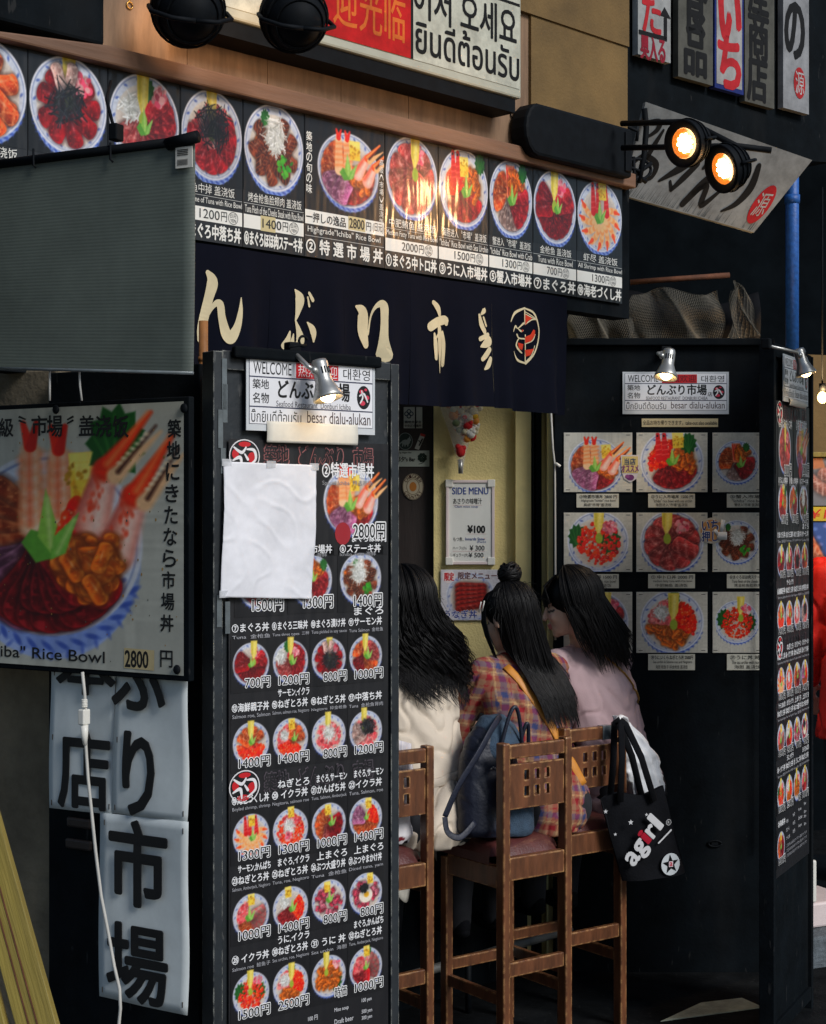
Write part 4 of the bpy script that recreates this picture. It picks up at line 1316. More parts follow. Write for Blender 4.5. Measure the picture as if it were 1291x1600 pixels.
b = MB()
for k in range(5):
    b.tube([(p0[0] + .006 * math.cos(a), .006 * math.sin(a), p0[1] - .006 + k * .004) for a in [2 * PI * j / 10 for j in range(11)]], .0025, 6)
b.build('strain_relief', 'white_plastic', cd)
t = Thing('wall_bracket', 'small rusty metal patch on the dark wall left of the lowest name board', 'bracket', LEFT, 125, 1285, .116)
b = MB()
for (a, c) in (((108, 1275), (146, 1296)), ((106, 1308), (146, 1330))):
    (x0_, z0_), (x1_, z1_) = t.h(*a), t.h(*c)
    b.box(x0_, x1_, -.012, 0.0, z1_, z0_)
t.single(b, 'dark_brown_wood', bevel=.006)
# leaning planks at the lower left
for (a, c, w_, lab, r_) in (((-40, 1240, 3.2), (92, 1720, 2.95), .075, 'long yellowish wooden plank leaning at the lower left corner, the wider one', .0), ((-70, 1330, 3.15), (40, 1760, 2.95), .03, 'thin yellowish batten leaning outside the wider plank at the lower left corner', .0)):
    A, B = px3(*a), px3(*c)
    B = A + (B - A) * (A.z / (A.z - B.z)) if A.z - B.z > 0 else B
    o = point_at('leaning_plank', B, 0)
    d_ = (A - B)
    M = aim(d_, 0)
    b = MB()
    yv = (M.inverted().to_3x3() @ Vector((0, -1, 0)))
    ang = math.atan2(yv.y, yv.x)
    M = M @ Matrix.Rotation(ang + PI / 2, 4, 'Z')
    L_ = d_.length
    vs = [(sx_ * w_ / 2, sy_ * .012, zz) for zz in (0, L_) for sx_, sy_ in ((-1, -1), (1, -1), (1, 1), (-1, 1))]
    b.add(vs, [(0, 3, 2, 1), (4, 5, 6, 7), (0, 1, 5, 4), (1, 2, 6, 5), (2, 3, 7, 6), (3, 0, 4, 7)])
    if w_ > .05:
        for q in (-.012, .004):
            b.add([(q - .0015, -.0135, 0), (q + .0015, -.0135, 0), (q + .0015, -.0135, L_), (q - .0015, -.0135, L_)], [(0, 1, 2, 3)], mi=1)
    bpy.data.objects.remove(o)
    ob = b.build('leaning_plank', ['plank_wood', 'rust_wood'], None, bevel=.002)
    ob.matrix_world = Matrix.Translation(B) @ M
    tag(ob, lab, 'plank', 'planks leaning at the lower left')
# bamboo pole and odd strips between the poster and the menu board
t = Thing('bamboo_pole', 'brown bamboo pole standing in the dark gap left of the menu board', 'pole', LEFT, 318, 1600, 0.2)
t.z0 = 0
b = MB()
zz = [t.h(315, y)[1] for y in (1600, 1200, 900, 690, 640, 630, 560, 540)]
b.tube([(0, 0, 0.0), (0.0, 0, 1.0), (0, 0, 1.7), (0, 0, 2.0), (0, 0, 2.1), (0, 0, 2.4)], .012, 10)
for z in (.5, .9, 1.3, 1.7, 2.08, 2.3):
    b.tube([(0, 0, z - .006), (0, 0, z + .006)], .0145, 10)
t.single(b, 'bamboo')
t = Thing('paper_flyer', 'narrow strip of white flyer with red marks in the gap beside the bowl poster', 'flyer', LEFT, 323, 990, .3)
b = MB()
p0, p1 = t.h(314, 985), t.h(336, 715)
b.rect(p0[0], p1[0], p0[1], p1[1], 0, rgb(206, 206, 206))
b.rect(p0[0] + .005, p1[0], p1[1] - .05, p1[1] - .02, -.001, RED)
b.text('丼', p0[0] + .004, p1[0] - .004, p0[1] + .2, p0[1] + .26, -.001, INK, .03)
t.single(b, 'paper_print', solid=.002)
# ---------------------------------------------------------------- the two standing menu boards
def welcome_sign(b, x0, x1, z0, z1, y, small='Seafood Restaurant  Donburi Ichiba', branch=False):
    """laminated welcome sign: border, greeting row, name row, Thai and Malay row"""
    w, h = x1 - x0, z1 - z0
    b.box(x0, x1, y, y + .003, z0, z1, rgb(206, 210, 214))
    X = lambda u: x0 + w * u
    Z = lambda v: z0 + h * v
    f, g_ = y - .0008, y - .0016
    b.rect(X(.02), X(.98), Z(.09), Z(.96), f, rgb(60, 64, 90))
    e = .004
    for v0, v1 in ((.09, .315), (.325, .715), (.725, .96)):
        b.rect(X(.02) + .0012, X(.98) - .0012, Z(v0) + .001, Z(v1) - .0006, f - .0004, rgb(236, 236, 240))
    b.text('WELCOME', X(.05), X(.335), Z(.76), Z(.925), g_, INK, .0)
    b.rect(X(.37), X(.70), Z(.735), Z(.94), g_, RED)
    b.text('热烈欢迎', X(.385), X(.69), Z(.755), Z(.925), g_ - .0006, rgb(236, 220, 220) if not branch else rgb(90, 20, 26), .0)
    b.text('대환영', X(.74), X(.955), Z(.755), Z(.91), g_, INK, .0)
    b.text('築地', X(.045), X(.165), Z(.56), Z(.69), g_, INK, .02)
    b.text('名物', X(.045), X(.165), Z(.37), Z(.51), g_, INK, .02)
    b.text('どんぶり市場', X(.235), X(.79), Z(.45), Z(.70), g_, INK, .05)
    if branch:
        b.text('店', X(.80), X(.845), Z(.42), Z(.52), g_, INK, .02)
    b.text(small, X(.22), X(.80), Z(.335), Z(.415), g_, rgb(70, 66, 76), .0)
    cx, cz = X(.905), Z(.52)
    b.disc(cx, cz, w * .055, h * .165, g_, rgb(20, 20, 24), 24)
    for (u, v, q) in ((-.02, .08, .018), (.025, .0, .02), (-.01, -.08, .022), (.015, .11, .012)):
        b.disc(cx + w * u, cz + h * v, w * q, h * q * 1.6, g_ - .0006, rgb(214, 60, 84), 10)
    b.brush([(cx - w * .035, cz + h * .02, w * .01), (cx, cz + h * .05, w * .014), (cx + w * .03, cz - h * .06, w * .01)], g_ - .001, rgb(230, 230, 230))
    b.brush([(cx - w * .03, cz - h * .08, w * .01), (cx - w * .01, cz - h * .0, w * .012), (cx - w * .02, cz + h * .1, w * .008)], g_ - .001, rgb(230, 230, 230))
    b.text('บิ๊กยินดีต้อนรับ', X(.035), X(.41), Z(.115), Z(.29), g_, INK, .0)
    b.text('besar dialu-alukan', X(.455), X(.96), Z(.13), Z(.295), g_, rgb(60, 40, 44), .0)
cols = [-.176, -.055, .067, .189]
ROWS = [
    (1.515, .0, [('tuna', '⑦まぐろ丼', '', 'Tuna  金枪鱼', '700円'), ('three', '⑧まぐろ三昧丼', '', 'Tuna three types  三种', '1200円'), ('tuna_nori', '⑩まぐろ漬け丼', '', 'Tuna pickled in soy sauce', '800円'), ('tms', '⑪サーモン丼', 'まぐろ', 'Tuna Salmon  金枪鱼', '1000円')]),
    (1.315, .0, [('oyako', '⑫海鮮親子丼', '', 'Salmon roe, Salmon', '1400円'), ('negi3', '⑮ねぎとろ丼', 'サーモン,イクラ', 'Salmon, salmon roe, Negitoro', '1400円'), ('negitoro', '⑯ねぎとろ丼', '', 'Negitoro  碎金枪鱼', '800円'), ('naka', '⑰中落ち丼', '', 'Tuna  金枪鱼背肉', '1200円')]),
    (1.083, .0, [('shrimp', '⑱海老づくし丼', '', 'Boyled shrimp, shrimp', '1300円'), ('negi_ikura', '⑳ イクラ丼', 'ねぎとろ', 'Negitoro, salmon roe', '1300円'), ('salmon3', '㉑かんぱち丼', 'まぐろ,サーモン', 'Tuna, Salmon, Amberjack', '1000円'), ('tsi', '㉒イクラ丼', 'まぐろ,サーモン', 'Tuna, Salmon, roe', '1400円')]),
    (.882, .0, [('skn', '㉓ねぎとろ丼', 'サーモン,かんぱち', 'Salmon, Amberjack, Negitoro', '1000円'), ('mln', '㉕ねぎとろ丼', 'まぐろ,イクラ', 'Tuna, roe, Negitoro', '1400円'), ('butsu', '㉖ぶつ大盛り丼', '上まぐろ', 'Tuna  金枪鱼', '800円'), ('yamakake', '㉗ぶつやまかけ丼', '上まぐろ', 'Diced tuna, yam', '800円')]),
    (.684, .0, [('ikura', '㉘ イクラ丼', '', 'Salmon roe  鲑鱼子', '1500円'), ('uni_ikura', '㉚ねぎとろ丼', 'うに,イクラ', 'Sea urchin, roe, Negitoro', '2500円'), ('uni', '㉛ うに 丼', '', 'Sea urchin  海胆', '時価'), ('tkn', '㉜ねぎとろ丼', 'まぐろ,かんぱち', 'Tuna, Amberjack, Negitoro', '1000円')]),
]
PBG = rgb(26, 26, 30)
def outlined(b, s_, x0, x1, z0, z1, y):
    b.text(s_, x0, x1, z0, z1, y, rgb(240, 240, 240), .15)
    b.text(s_, x0, x1, z0, z1, y - .0006, rgb(16, 16, 20), .012)
def heavy(b, s_, x0, x1, z0, z1, y):
    b.text(s_, x0, x1, z0, z1, y, rgb(238, 238, 240), .036)
def crest(b, cx, cz, rx, rz, y):
    b.disc(cx, cz, rx, rz, y, rgb(224, 222, 224))
    b.disc(cx, cz, rx * .93, rz * .93, y - .0005, rgb(16, 16, 20))
    for (u, v, p, q) in ((.0, .7, .4, .16), (-.6, .1, .22, .3), (.5, -.1, .3, .34), (-.1, -.65, .4, .2)):
        b.disc(cx + rx * u, cz + rz * v, rx * p, rz * q, y - .001, RED, 14)
    for st in ([(-.7, .5, .1), (-.2, .2, .18), (.1, .55, .08)], [(-.8, -.3, .08), (-.3, -.1, .2), (-.2, -.7, .08)], [(.1, .4, .08), (.6, .35, .18), (.7, -.2, .14), (.2, -.6, .1)], [(.0, .1, .1), (.2, -.2, .16)]):
        b.brush([(cx + rx * u, cz + rz * v, rx * w_) for u, v, w_ in st], y - .0015, rgb(232, 230, 232))
def poster_parts(root, zoff, xoff):
    """the long black dish poster: sheet with lettering, and one picture per dish"""
    b = MB()
    x0, x1, z0, z1 = -.242 + xoff, .266 + xoff, .40 + zoff, 2.083 + zoff
    b.sheet(lambda u, v: (x0 + (x1 - x0) * u, 0.0, z0 + (z1 - z0) * v), 2, 2, PBG, 0, False)
    y = -.0016
    L = lambda x: x + xoff
    Z = lambda z: z + zoff
    for zc_, yy in ((2.045, 0), (1.213, 1)):
        crest(b, L(-.196), Z(zc_ - .004), .046, .042, y)
        for s_, a, c in (('築地', -.135, -.062), ('どんぶり', -.028, .112), ('市場', .148, .212)):
            b.text(s_, L(a) - .002, L(c) + .002, Z(zc_) - .024, Z(zc_) + .026, y, rgb(150, 92, 92) if not yy else rgb(78, 70, 78), .07)
            b.text(s_, L(a), L(c), Z(zc_) - .022, Z(zc_) + .024, y - .0006, PBG, .03)
    heavy(b, '①まぐろ中トロ丼', L(-.215), L(-.02), Z(1.99), Z(2.023), y - .001)
    heavy(b, '②特選市場丼', L(.045), L(.215), Z(1.99), Z(2.030), y - .001)
    b.text('Special Ichiba  特选市场', L(.045), L(.21), Z(1.968), Z(1.984), y - .001, rgb(150, 150, 154))
    for i, (s_, s2) in enumerate((('③うに入市場丼', ''), ('⑤蟹入市場丼', ''), ('⑥ステーキ丼', 'まぐろほほ肉'))):
        xc = (-.15, .01, .172)[i]
        heavy(b, s_, L(xc - .07), L(xc + .066), Z(1.792), Z(1.815), y - .001)
        if s2:
            heavy(b, s2, L(xc - .03), L(xc + .085), Z(1.82), Z(1.842), y - .001)
            b.disc(L(xc - .06), Z(1.843), .026, .03, y - .0006, rgb(160, 34, 44), 16)
        b.text('Ichiba Tuna 海鲜', L(xc - .07), L(xc + .05), Z(1.783), Z(1.795), y - .001, rgb(160, 160, 164))
    for zc_, _, ds in ROWS:
        for xc, (k, nm, nm2, en, pr) in zip(cols, ds):
            heavy(b, nm, L(xc - .058), L(xc + .053), Z(zc_ + .083), Z(zc_ + .105), y - .001)
            if nm2:
                heavy(b, nm2, L(xc - .040), L(xc + .058), Z(zc_ + .111), Z(zc_ + .132), y - .001)
            b.text(en, L(xc - .058), L(xc + .056), Z(zc_ + .066), Z(zc_ + .077), y - .0024, rgb(170, 170, 176))
    for (s_, a, zz) in (('味噌汁', -.10, .578), ('100 円', .0, .585), ('Miso soup', .085, .59), ('100 yen', .175, .598), ('生ビール', -.10, .548), ('500 円', .0, .555), ('Draft beer', .085, .56), ('500 yen', .175, .568), ('300 yen', .175, .551), ('ウーロン茶', -.10, .518), ('300 円', .0, .525), ('Oolong tea', .085, .53), ('300 yen', .175, .522)):
        b.text(s_, L(a), 0, Z(zz) - .006, Z(zz) + .007, y, rgb(206, 206, 210), .02, keep=.8)
    for k in range(3):
        b.text('ご注文はお決まりですか 店内でどうぞ', L(-.10), L(.22), Z(.485 - k * .018), Z(.496 - k * .018), y, rgb(170, 170, 176))
    heavy(b, '㉙海鮮丼', L(-.225), L(-.12), Z(.575), Z(.597), y - .001)
    b.build('sheet', 'vinyl_print', root)
    def pic(k, xc, zc_, r_, pr, seed, n, big=False):
        n = int(n * 1.35)
        q0, q1 = (.80, .44) if big else (.98, .53)
        b = MB()
        arr = dish(D[k], n, 1.14, (26, 26, 30), seed, cx=0, cy=.03, r=.9 if not big else .74, rim=(240, 240, 244), side=.12)
        b.image(arr, L(xc) - r_, L(xc) + r_, Z(zc_) - r_ * 1.14, Z(zc_) + r_ * 1.14, -.0012)
        w_ = .0188 * len(pr) * (1 if r_ < .09 else 1.15)
        outlined(b, pr, L(xc) + r_ * .93 - w_, L(xc) + r_ * .93, Z(zc_) - r_ * q0, Z(zc_) - r_ * q1, -.003)
        b.build('dish_picture', 'vinyl_print', root)
    pic('fatty', -.12, 1.915, .1, '2000円', 31, 60)
    pic('special', .14, 1.925, .122, '2800円', 32, 76, True)
    pic('urchin', -.15, 1.722, .076, '1500円', 33, 52)
    pic('crabbowl', .01, 1.722, .074, '1300円', 34, 52)
    pic('steak', .172, 1.722, .076, '1400円', 35, 52)
    sd = 40
    for zc_, _, ds in ROWS:
        for xc, (k, nm, nm2, en, pr) in zip(cols, ds):
            pic(k, xc, zc_, .0605, pr, sd, 48)
            sd += 1
    pic('salmon3', -.176, .50, .0605, '1000円', 90, 44)
def clip_lamp(label, fr, px, py, off, tilt, mount, glow, s=1.0, group='silver clip lamps'):
    """small silver reflector lamp: ribbed neck, flared shade, bulb, elbow arm and clamp"""
    t = Thing('clip_lamp', label, 'lamp', fr, px, py, off, group)
    M = Matrix.Rotation(tilt, 4, 'Y') @ Matrix.Rotation(R(-16), 4, 'X')
    b = MB()
    b.lathe([(.0, .118 * s), (.024 * s, .118 * s), (.028 * s, .108 * s), (.028 * s, .05 * s), (.033 * s, .035 * s), (.040 * s, .018 * s), (.049 * s, .0), (.050 * s, -.012 * s), (.047 * s, -.012 * s), (.030 * s, .03 * s)], M, 28)
    sh_ = b.build('shade', 'silver_metal', t)
    b = MB()
    b.lathe([(.0465 * s, -.009 * s), (.036 * s, .016 * s), (.027 * s, .03 * s), (0, .034 * s)], M, 24)
    b.build('reflector', 'shade_inside', sh_)
    b = MB()
    b.ball(M @ Vector((0, 0, .0)), (.026 * s, .026 * s, .022 * s), 14)
    b.build('bulb', 'lamp_glow', sh_)
    b = MB()
    for k in range(4):
        a = -PI / 2 + (k - 1.5) * .34
        p = M @ Vector((.0286 * s * math.cos(a), .0286 * s * math.sin(a), .09 * s))
        q = M @ Vector((.0286 * s * math.cos(a), .0286 * s * math.sin(a), .068 * s))
        b.tube([p, q], .0022 * s, 6)
    b.build('slot', 'black_metal', sh_)
    b = MB()
    mx, mz = t.h(*mount)
    e = M @ Vector((-.026 * s, 0, .085 * s))
    b.tube([e, e + Vector((-.02 * s, .005, .01)), Vector((mx, -off * .9, mz)) ], .008 * s, 8)
    b.ball(e + Vector((-.004 * s, -.004, 0)), .013 * s, 12)
    ar_ = b.build('arm', 'silver_metal', t)
    b = MB()
    b.box(mx - .022 * s, mx + .022 * s, -off * .9 - .012, -off * .9 + .018, mz - .012, mz + .024)
    b.build('clamp', 'black_metal', ar_, bevel=.004)
    ld = bpy.data.lights.new('bulb_light', 'SPOT')
    ld.energy = glow
    ld.color = (1.0, 0.72, 0.42)
    ld.spot_size = R(125)
    ld.spot_blend = .7
    ld.shadow_soft_size = .02
    lo = bpy.data.objects.new('bulb_light', ld)
    COL.objects.link(lo)
    lo.parent = t.o
    lo.matrix_local = M @ Matrix.Translation((0, 0, -.03 * s)) 
    lo['kind'] = 'helper'
    return t
def menu_board(fr, px, lab, w0, w1, ztop, xoff, zoff, off=0.0, fm='board_paint'):
    t = Thing('menu_board', lab, 'menu board', fr, px, 1600, off)
    t.z0 = 0
    a, c = t.h(w0, 1000)[0], t.h(w1, 1000)[0]
    b = MB()
    b.box(a + .028, c - .028, .006, .034, .06, ztop - .02)
    b.build('panel', fm, t)
    for x0, x1 in ((a, a + .0275), (c - .0275, c)):
        b = MB()
        b.box(x0, x1, -.008, .045, 0.0, ztop)
        b.build('frame_post', fm, t, bevel=.002)
    for z0, z1 in ((ztop - .045, ztop + .003), (.05, .1)):
        b = MB()
        b.box(a + .028, c - .028, -.006, .043, z0, z1)
        b.build('frame_rail', fm, t, bevel=.002)
    return t, a, c
GB = 'menu boards beside the counter'
t, a, c = menu_board(BOARD, 480, 'dark framed menu board standing in front of the counter with a blank paper on it', 331, 621, 2.30, 0, 0)
t.o['group'] = GB
b = MB()
rr = random.Random(8)
for (px, py0, py1) in ((351, 560, 640), (345, 640, 700), (349, 700, 740), (343, 930, 980), (352, 600, 660), (356, 940, 990)):
    q0, q1 = t.h(px, py0, -.012), t.h(px, py1, -.012)
    b = MB()
    b.box(q0[0] - .006, q0[0] + .008, -.0105, -.009, q1[1], q0[1])
    b.build('tape', 'clear_tape', t)
    b = MB()
b.v and b.build('tape', 'clear_tape', t)
b = MB()
zt = 2.30
b.box(a + .05, c - .075, -.03, -.009, zt - .016, zt + .014)
b.build('top_clamp_bar', 'black_paint', t, bevel=.006)
tp = Thing('menu_poster', 'long black poster of bowl pictures hung on the board behind the blank paper', 'poster', BOARD, 480, 1600, -.003, 'long dish posters on the menu boards')
tp.z0 = 0
tp.x0 = 0
poster_parts(tp, 0, 0)
ws = Thing('welcome_sign', 'laminated welcome sign lit by the silver lamp at the top of the front menu board', 'sign', BOARD, 480, 668, -.016, 'laminated welcome signs')
(x0, z0), (x1, z1) = ws.h(385, 668), ws.h(586, 561)
z1 = ws.h(486, 562)[1]
z0 = ws.h(486, 676)[1]
b = MB()
welcome_sign(b, x0, x1, z0, z1, 0)
ws.single(b, 'laminate_print')
ws = Thing('paper_strip', 'cream blank paper strip below the welcome sign on the front menu board', 'paper', BOARD, 487, 690, -.018)
(x0, z0), (x1, z1) = ws.h(417, 691), ws.h(559, 664)
b = MB()
b.sheet(lambda u, v: (x0 + (x1 - x0) * u, -.002 * math.sin(PI * v) - .002 * math.sin(u * 6), z0 + (z1 - z0) * v), 14, 8, rgb(236, 230, 216))
ws.single(b, 'paper_print', solid=.002)
ws = Thing('blank_paper', 'large blank white paper taped over the upper left of the front menu poster', 'paper', BOARD, 418, 935, -.0155)
A, B, C, Dq = [ws.h(*p) for p in ((344, 933), (487, 936), (494, 727), (350, 721))]
b = MB()
def pf(u, v):
    x = (A[0] + (B[0] - A[0]) * u) * (1 - v) + (Dq[0] + (C[0] - Dq[0]) * u) * v
    z = (A[1] + (B[1] - A[1]) * u) * (1 - v) + (Dq[1] + (C[1] - Dq[1]) * u) * v
    q = abs(mnoise.noise(Vector((u * 3.1 + v, v * 3.7, 4.0))))
    curl = .012 * max(0, u - .8) * max(0, .25 - v) * 20
    return (x, -.004 * math.sin(u * 5 + v * 4) - .003 * math.sin(u * 11 - v * 7) + .0016 * min(q, .12) / .12 - curl * .3 - .004 - .0006 * mnoise.noise(Vector((u * 14, v * 18, 1))), z)
b.sheet(pf, 60, 80, rgb(236, 236, 242))
b.build('sheet', 'paper_print', ws, solid=.0006)
for (u, v, sx_) in ((.03, .99, 1), (.97, .985, 1), (.03, .02, 1), (.5, .99, 1)):
    q = pf(u, v)
    b = MB()
    b.box(q[0] - .014, q[0] + .014, q[1] - .002, q[1] - .0012, q[2] - .008, q[2] + .010)
    b.build('tape', 'clear_film', ws)
clip_lamp('silver clip lamp over the welcome sign of the front menu board', BOARD, 512, 618, -.10, R(-6), (490, 545), .10, .80)
t = Thing('s_hook', 'small black metal hook on top of the front menu board', 'hook', BOARD, 474, 541, -.02)
b = MB()
b.tube([(.013 * math.cos(k), 0, .013 + .013 * math.sin(k)) for k in [0.3 + 5.2 * i / 14 for i in range(15)]] + [(-.02, 0, .0), (-.045, 0, -.006)], .0035, 8)
t.single(b, 'black_metal')
# the corner board, seen almost along its face
t, a2, c2 = menu_board(CORNER, 1240, 'black menu board at the right corner seen almost edge-on', 1206, 1268, 2.49, 0, 0, 0.0, 'black_paint')
t.o['group'] = GB
tp2 = Thing('menu_poster', 'long dish poster on the black corner board seen at a sharp angle', 'poster', CORNER, 1240, 1600, -.003, 'long dish posters on the menu boards')
tp2.z0 = 0
tp2.x0 = (a2 + t.x0 + c2 + t.x0) / 2
tp2.o.scale = (.94, 1, 1)
for ch in tp.o.children:
    d_ = ch.copy()
    COL.objects.link(d_)
    d_.parent = tp2.o
    d_.location = (-.012, 0, .21)
ws = Thing('welcome_sign', 'laminated welcome sign on the black corner board beside the right lamp', 'sign', CORNER, 1240, 660, -.016, 'laminated welcome signs')
ws.x0 = tp2.x0
b = MB()
z0, z1 = ws.h(1235, 629)[1], ws.h(1235, 556)[1]
welcome_sign(b, -.19, .17, z0, z1, 0)
ws.single(b, 'laminate_print')
ws = Thing('paper_strip', 'pale blank paper strip below the welcome sign on the corner board', 'paper', CORNER, 1240, 660, -.018)
ws.x0 = tp2.x0
b = MB()
b.sheet(lambda u, v: (-.12 + .24 * u, -.006 * math.sin(PI * v), ws.h(1235, 634)[1] * (1 - v) + ws.h(1235, 622)[1] * v), 10, 6, rgb(226, 220, 206))
ws.single(b, 'paper_print', solid=.002)
clip_lamp('silver clip lamp at the right edge of the corner board', CORNER, 1259, 582, -.10, R(-4), (1240, 538), 1.6, .74)
# ---------------------------------------------------------------- pictures on the black partition
POFF = -.004
ws = Thing('welcome_sign', 'wide welcome sign high on the black partition under a glowing lamp', 'sign', PHOTOWALL, 1056, 647, POFF - .004, 'laminated welcome signs')
(x0, z0), (x1, z1) = ws.h(973, 647), ws.h(1139, 581)
b = MB()
welcome_sign(b, x0, x1, z0, z1, 0, 'SEAFOOD RESTAURANT  DONBURI ICHIBA', True)
ws.single(b, 'laminate_print')
ws = Thing('takeout_label', 'small tan label saying take-out also available under the welcome sign', 'label', PHOTOWALL, 1062, 667, POFF)
(x0, z0), (x1, z1) = ws.h(1003, 667), ws.h(1122, 654)
b = MB()
b.box(x0, x1, -.001, .002, z0, z1, rgb(206, 190, 150))
b.text('全品お持ち帰りできます。take-out also available', x0 + .004, x1 - .004, z0 + .007, z1 - .007, -.002, INK, .01)
ws.single(b, 'paper_print')
cls = [(881, 988), (994.5, 1105.5), (1113.5, 1224)]
rws = [(676, 769, 771.5, 793), (801, 893.5, 897, 919), (925, 1020, 1022, 1047)]
PH = [
    [('special', '②特選市場丼 2800 円', 'Highgrade "Ichiba" rice bowl', '高級"市場"盖浇饭', 'picture of a bowl with crab claws and shrimp, top left on the black partition'),
     ('urchin', '③うに入市場丼 1500 円', '"Ichiba" rice bowl with sea urchin', '海胆进入"市場"盖浇饭', 'picture of a tuna and sea urchin bowl, top middle on the partition'),
     ('crabbowl', '⑤蟹入市場丼', '"Ichiba" rice bowl', '蟹进入"市場"盖浇饭', 'dim picture of a mixed bowl at top right')],
    [('ikura', '⑬イクラ丼 1500 円', 'Salmon roe with rice bowl', '鲑鱼子盖浇饭', 'picture of a bowl heaped with red salmon roe on the partition'),
     ('fatty', '① 中トロ丼 2000 円', 'medium fatty tuna with rice bowl', '中肥鮪鱼 盖浇饭', 'picture of a fatty tuna bowl in the very middle of the partition'),
     ('steak', '⑥まぐろほほ肉ステーキ丼', 'Tuna flesh of the cheeks steak', '烤金枪鱼脸颊肉', 'dim picture of a steak bowl with white shreds')],
    [('tuna', '⑦まぐろ丼 700 円', 'Tuna with rice bowl', '金枪鱼盖浇饭', 'picture of a tuna bowl half hidden behind the woman in pink'),
     ('uni_ikura', '㉚うに,いくら,ねぎとろ丼 2500円', 'Sea urchin & Salmon roe and Negitoro', '海胆 鲑鱼子 碎金枪鱼 盖浇饭', 'picture of a sea urchin and roe bowl with radish, lowest middle'),
     ('ikura', '㉛うに丼 時価', 'The sea urchin with rice bowl', '海胆 盖浇饭', 'dim picture of a dark red bowl, lowest right on the partition')],
]
LAB = [['crab claw bowl picture on the partition', 'tuna and sea urchin bowl picture', 'dim mixed bowl picture'], ['salmon roe bowl picture beside the dark hair', 'fatty tuna bowl picture', 'dim steak bowl picture'], ['half hidden tuna bowl picture', 'radish tuft bowl picture, four dense lines', 'dim dark red bowl picture']]
for r_ in range(3):
    for k in range(3):
        kind, l1, l2, l3, lab = PH[r_][k]
        p = Thing('dish_photo', lab, 'picture', PHOTOWALL, sum(cls[k]) / 2, rws[r_][1], POFF, 'dish pictures on the black partition')
        (x0, z0), (x1, z1) = p.h(cls[k][0], rws[r_][1]), p.h(cls[k][1], rws[r_][0])
        if k == 2:
            x1 = x1 - .09
        b = MB()
        b.box(x0, x1, -.001, .003, z0, z1, rgb(214, 212, 206))
        asp = (z1 - z0) / (x1 - x0)
        arr = dish(D[kind], 130, asp, (206, 204, 196), 60 + r_ * 3 + k, cx=-.08 if kind == 'special' else 0, cy=-.08 if kind == 'special' else .03, r=.80 if kind == 'special' else .9, side=.12)
        b.image(arr, x0 + .001, x1 - .001, z0 + .001, z1 - .001, -.0022)
        for (u, v) in ((.06, .96), (.94, .96), (.06, .04), (.94, .04)):
            b.rect(x0 + (x1 - x0) * u - .008, x0 + (x1 - x0) * u + .008, z0 + (z1 - z0) * v - .0012, z0 + (z1 - z0) * v + .0012, -.003, INK)
        p.single(b, 'laminate_print')
        lx0, lx1 = ((901, 967), (1013, 1086), (1136, 1200))[k]
        p = Thing('dish_label', 'small label under the ' + LAB[r_][k], 'label', PHOTOWALL, (lx0 + lx1) / 2, rws[r_][3], POFF, 'small labels under the dish pictures')
        (x0, z0), (x1, z1) = p.h(lx0, rws[r_][3]), p.h(lx1, rws[r_][2])
        b = MB()
        b.box(x0, x1, -.001, .002, z0, z1, rgb(206, 204, 190))
        h_, w_ = z1 - z0, x1 - x0
        b.text(l1, x0 + .012, x1 - .008, z0 + h_ * .66, z0 + h_ * .93, -.002, INK, .02)
        b.text(l2, x0 + .02, x1 - .012, z0 + h_ * .38, z0 + h_ * .6, -.002, INK, .0)
        b.text(l3, x0 + .03, x1 - .03, z0 + h_ * .08, z0 + h_ * .32, -.002, INK, .0)
        p.single(b, 'paper_print')
p = Thing('recommend_sticker', 'yellow and purple recommendation sticker between the two upper pictures', 'sticker', PHOTOWALL, 985, 755, POFF - .005, 'stickers on the black partition')
b = MB()
pts = [p.h(*q) for q in ((970, 711), (971, 735), (975, 748), (985, 754), (995, 748), (998, 735), (999, 711))]
b.flat(list(pts), 0, rgb(206, 200, 206))
(x0, z0), (x1, z1) = p.h(972, 739), p.h(997, 713)
b.rect(x0, x1, z0, z1, -.001, rgb(206, 186, 120))
b.text('当店', x0 + .01, x1 - .01, z1 - .034, z1 - .008, -.002, rgb(40, 70, 110), .04)
b.text('オススメ', x0 - .002, x1 + .002, z0 + .004, z1 - .036, -.002, rgb(120, 60, 120), .06)
m_ = p.h(985, 746)
b.disc(m_[0], m_[1], .016, .012, -.001, rgb(110, 50, 110), 14)
b.disc(m_[0] - .012, m_[1] + .004, .009, .008, -.0015, rgb(140, 70, 130), 12)
p.single(b, 'paper_print')
p = Thing('pick_sticker', 'round orange sticker with blue lettering and a pointing white hand', 'sticker', PHOTOWALL, 1117, 850, POFF - .006, 'stickers on the black partition')
b = MB()
c_ = p.h(1113, 829)
b.disc(c_[0], c_[1], .056, .053, 0, rgb(206, 196, 180), 30)
b.disc(c_[0], c_[1], .048, .045, -.001, rgb(206, 150, 92), 30)
hx, hz = p.h(1128, 832)
b.tube([(hx, -.003, hz - .03), (hx, -.003, hz + .002)], .022, 10, rgb(226, 226, 226), flat=.12, up=(0, 1, 0))
b.tube([(hx - .003, -.003, hz), (hx + .006, -.003, hz + .052)], .008, 8, rgb(226, 226, 226), flat=.3, up=(0, 1, 0))
b.tube([(hx - .016, -.003, hz - .01), (hx - .03, -.003, hz + .012)], .007, 8, rgb(226, 226, 226), flat=.3, up=(0, 1, 0))
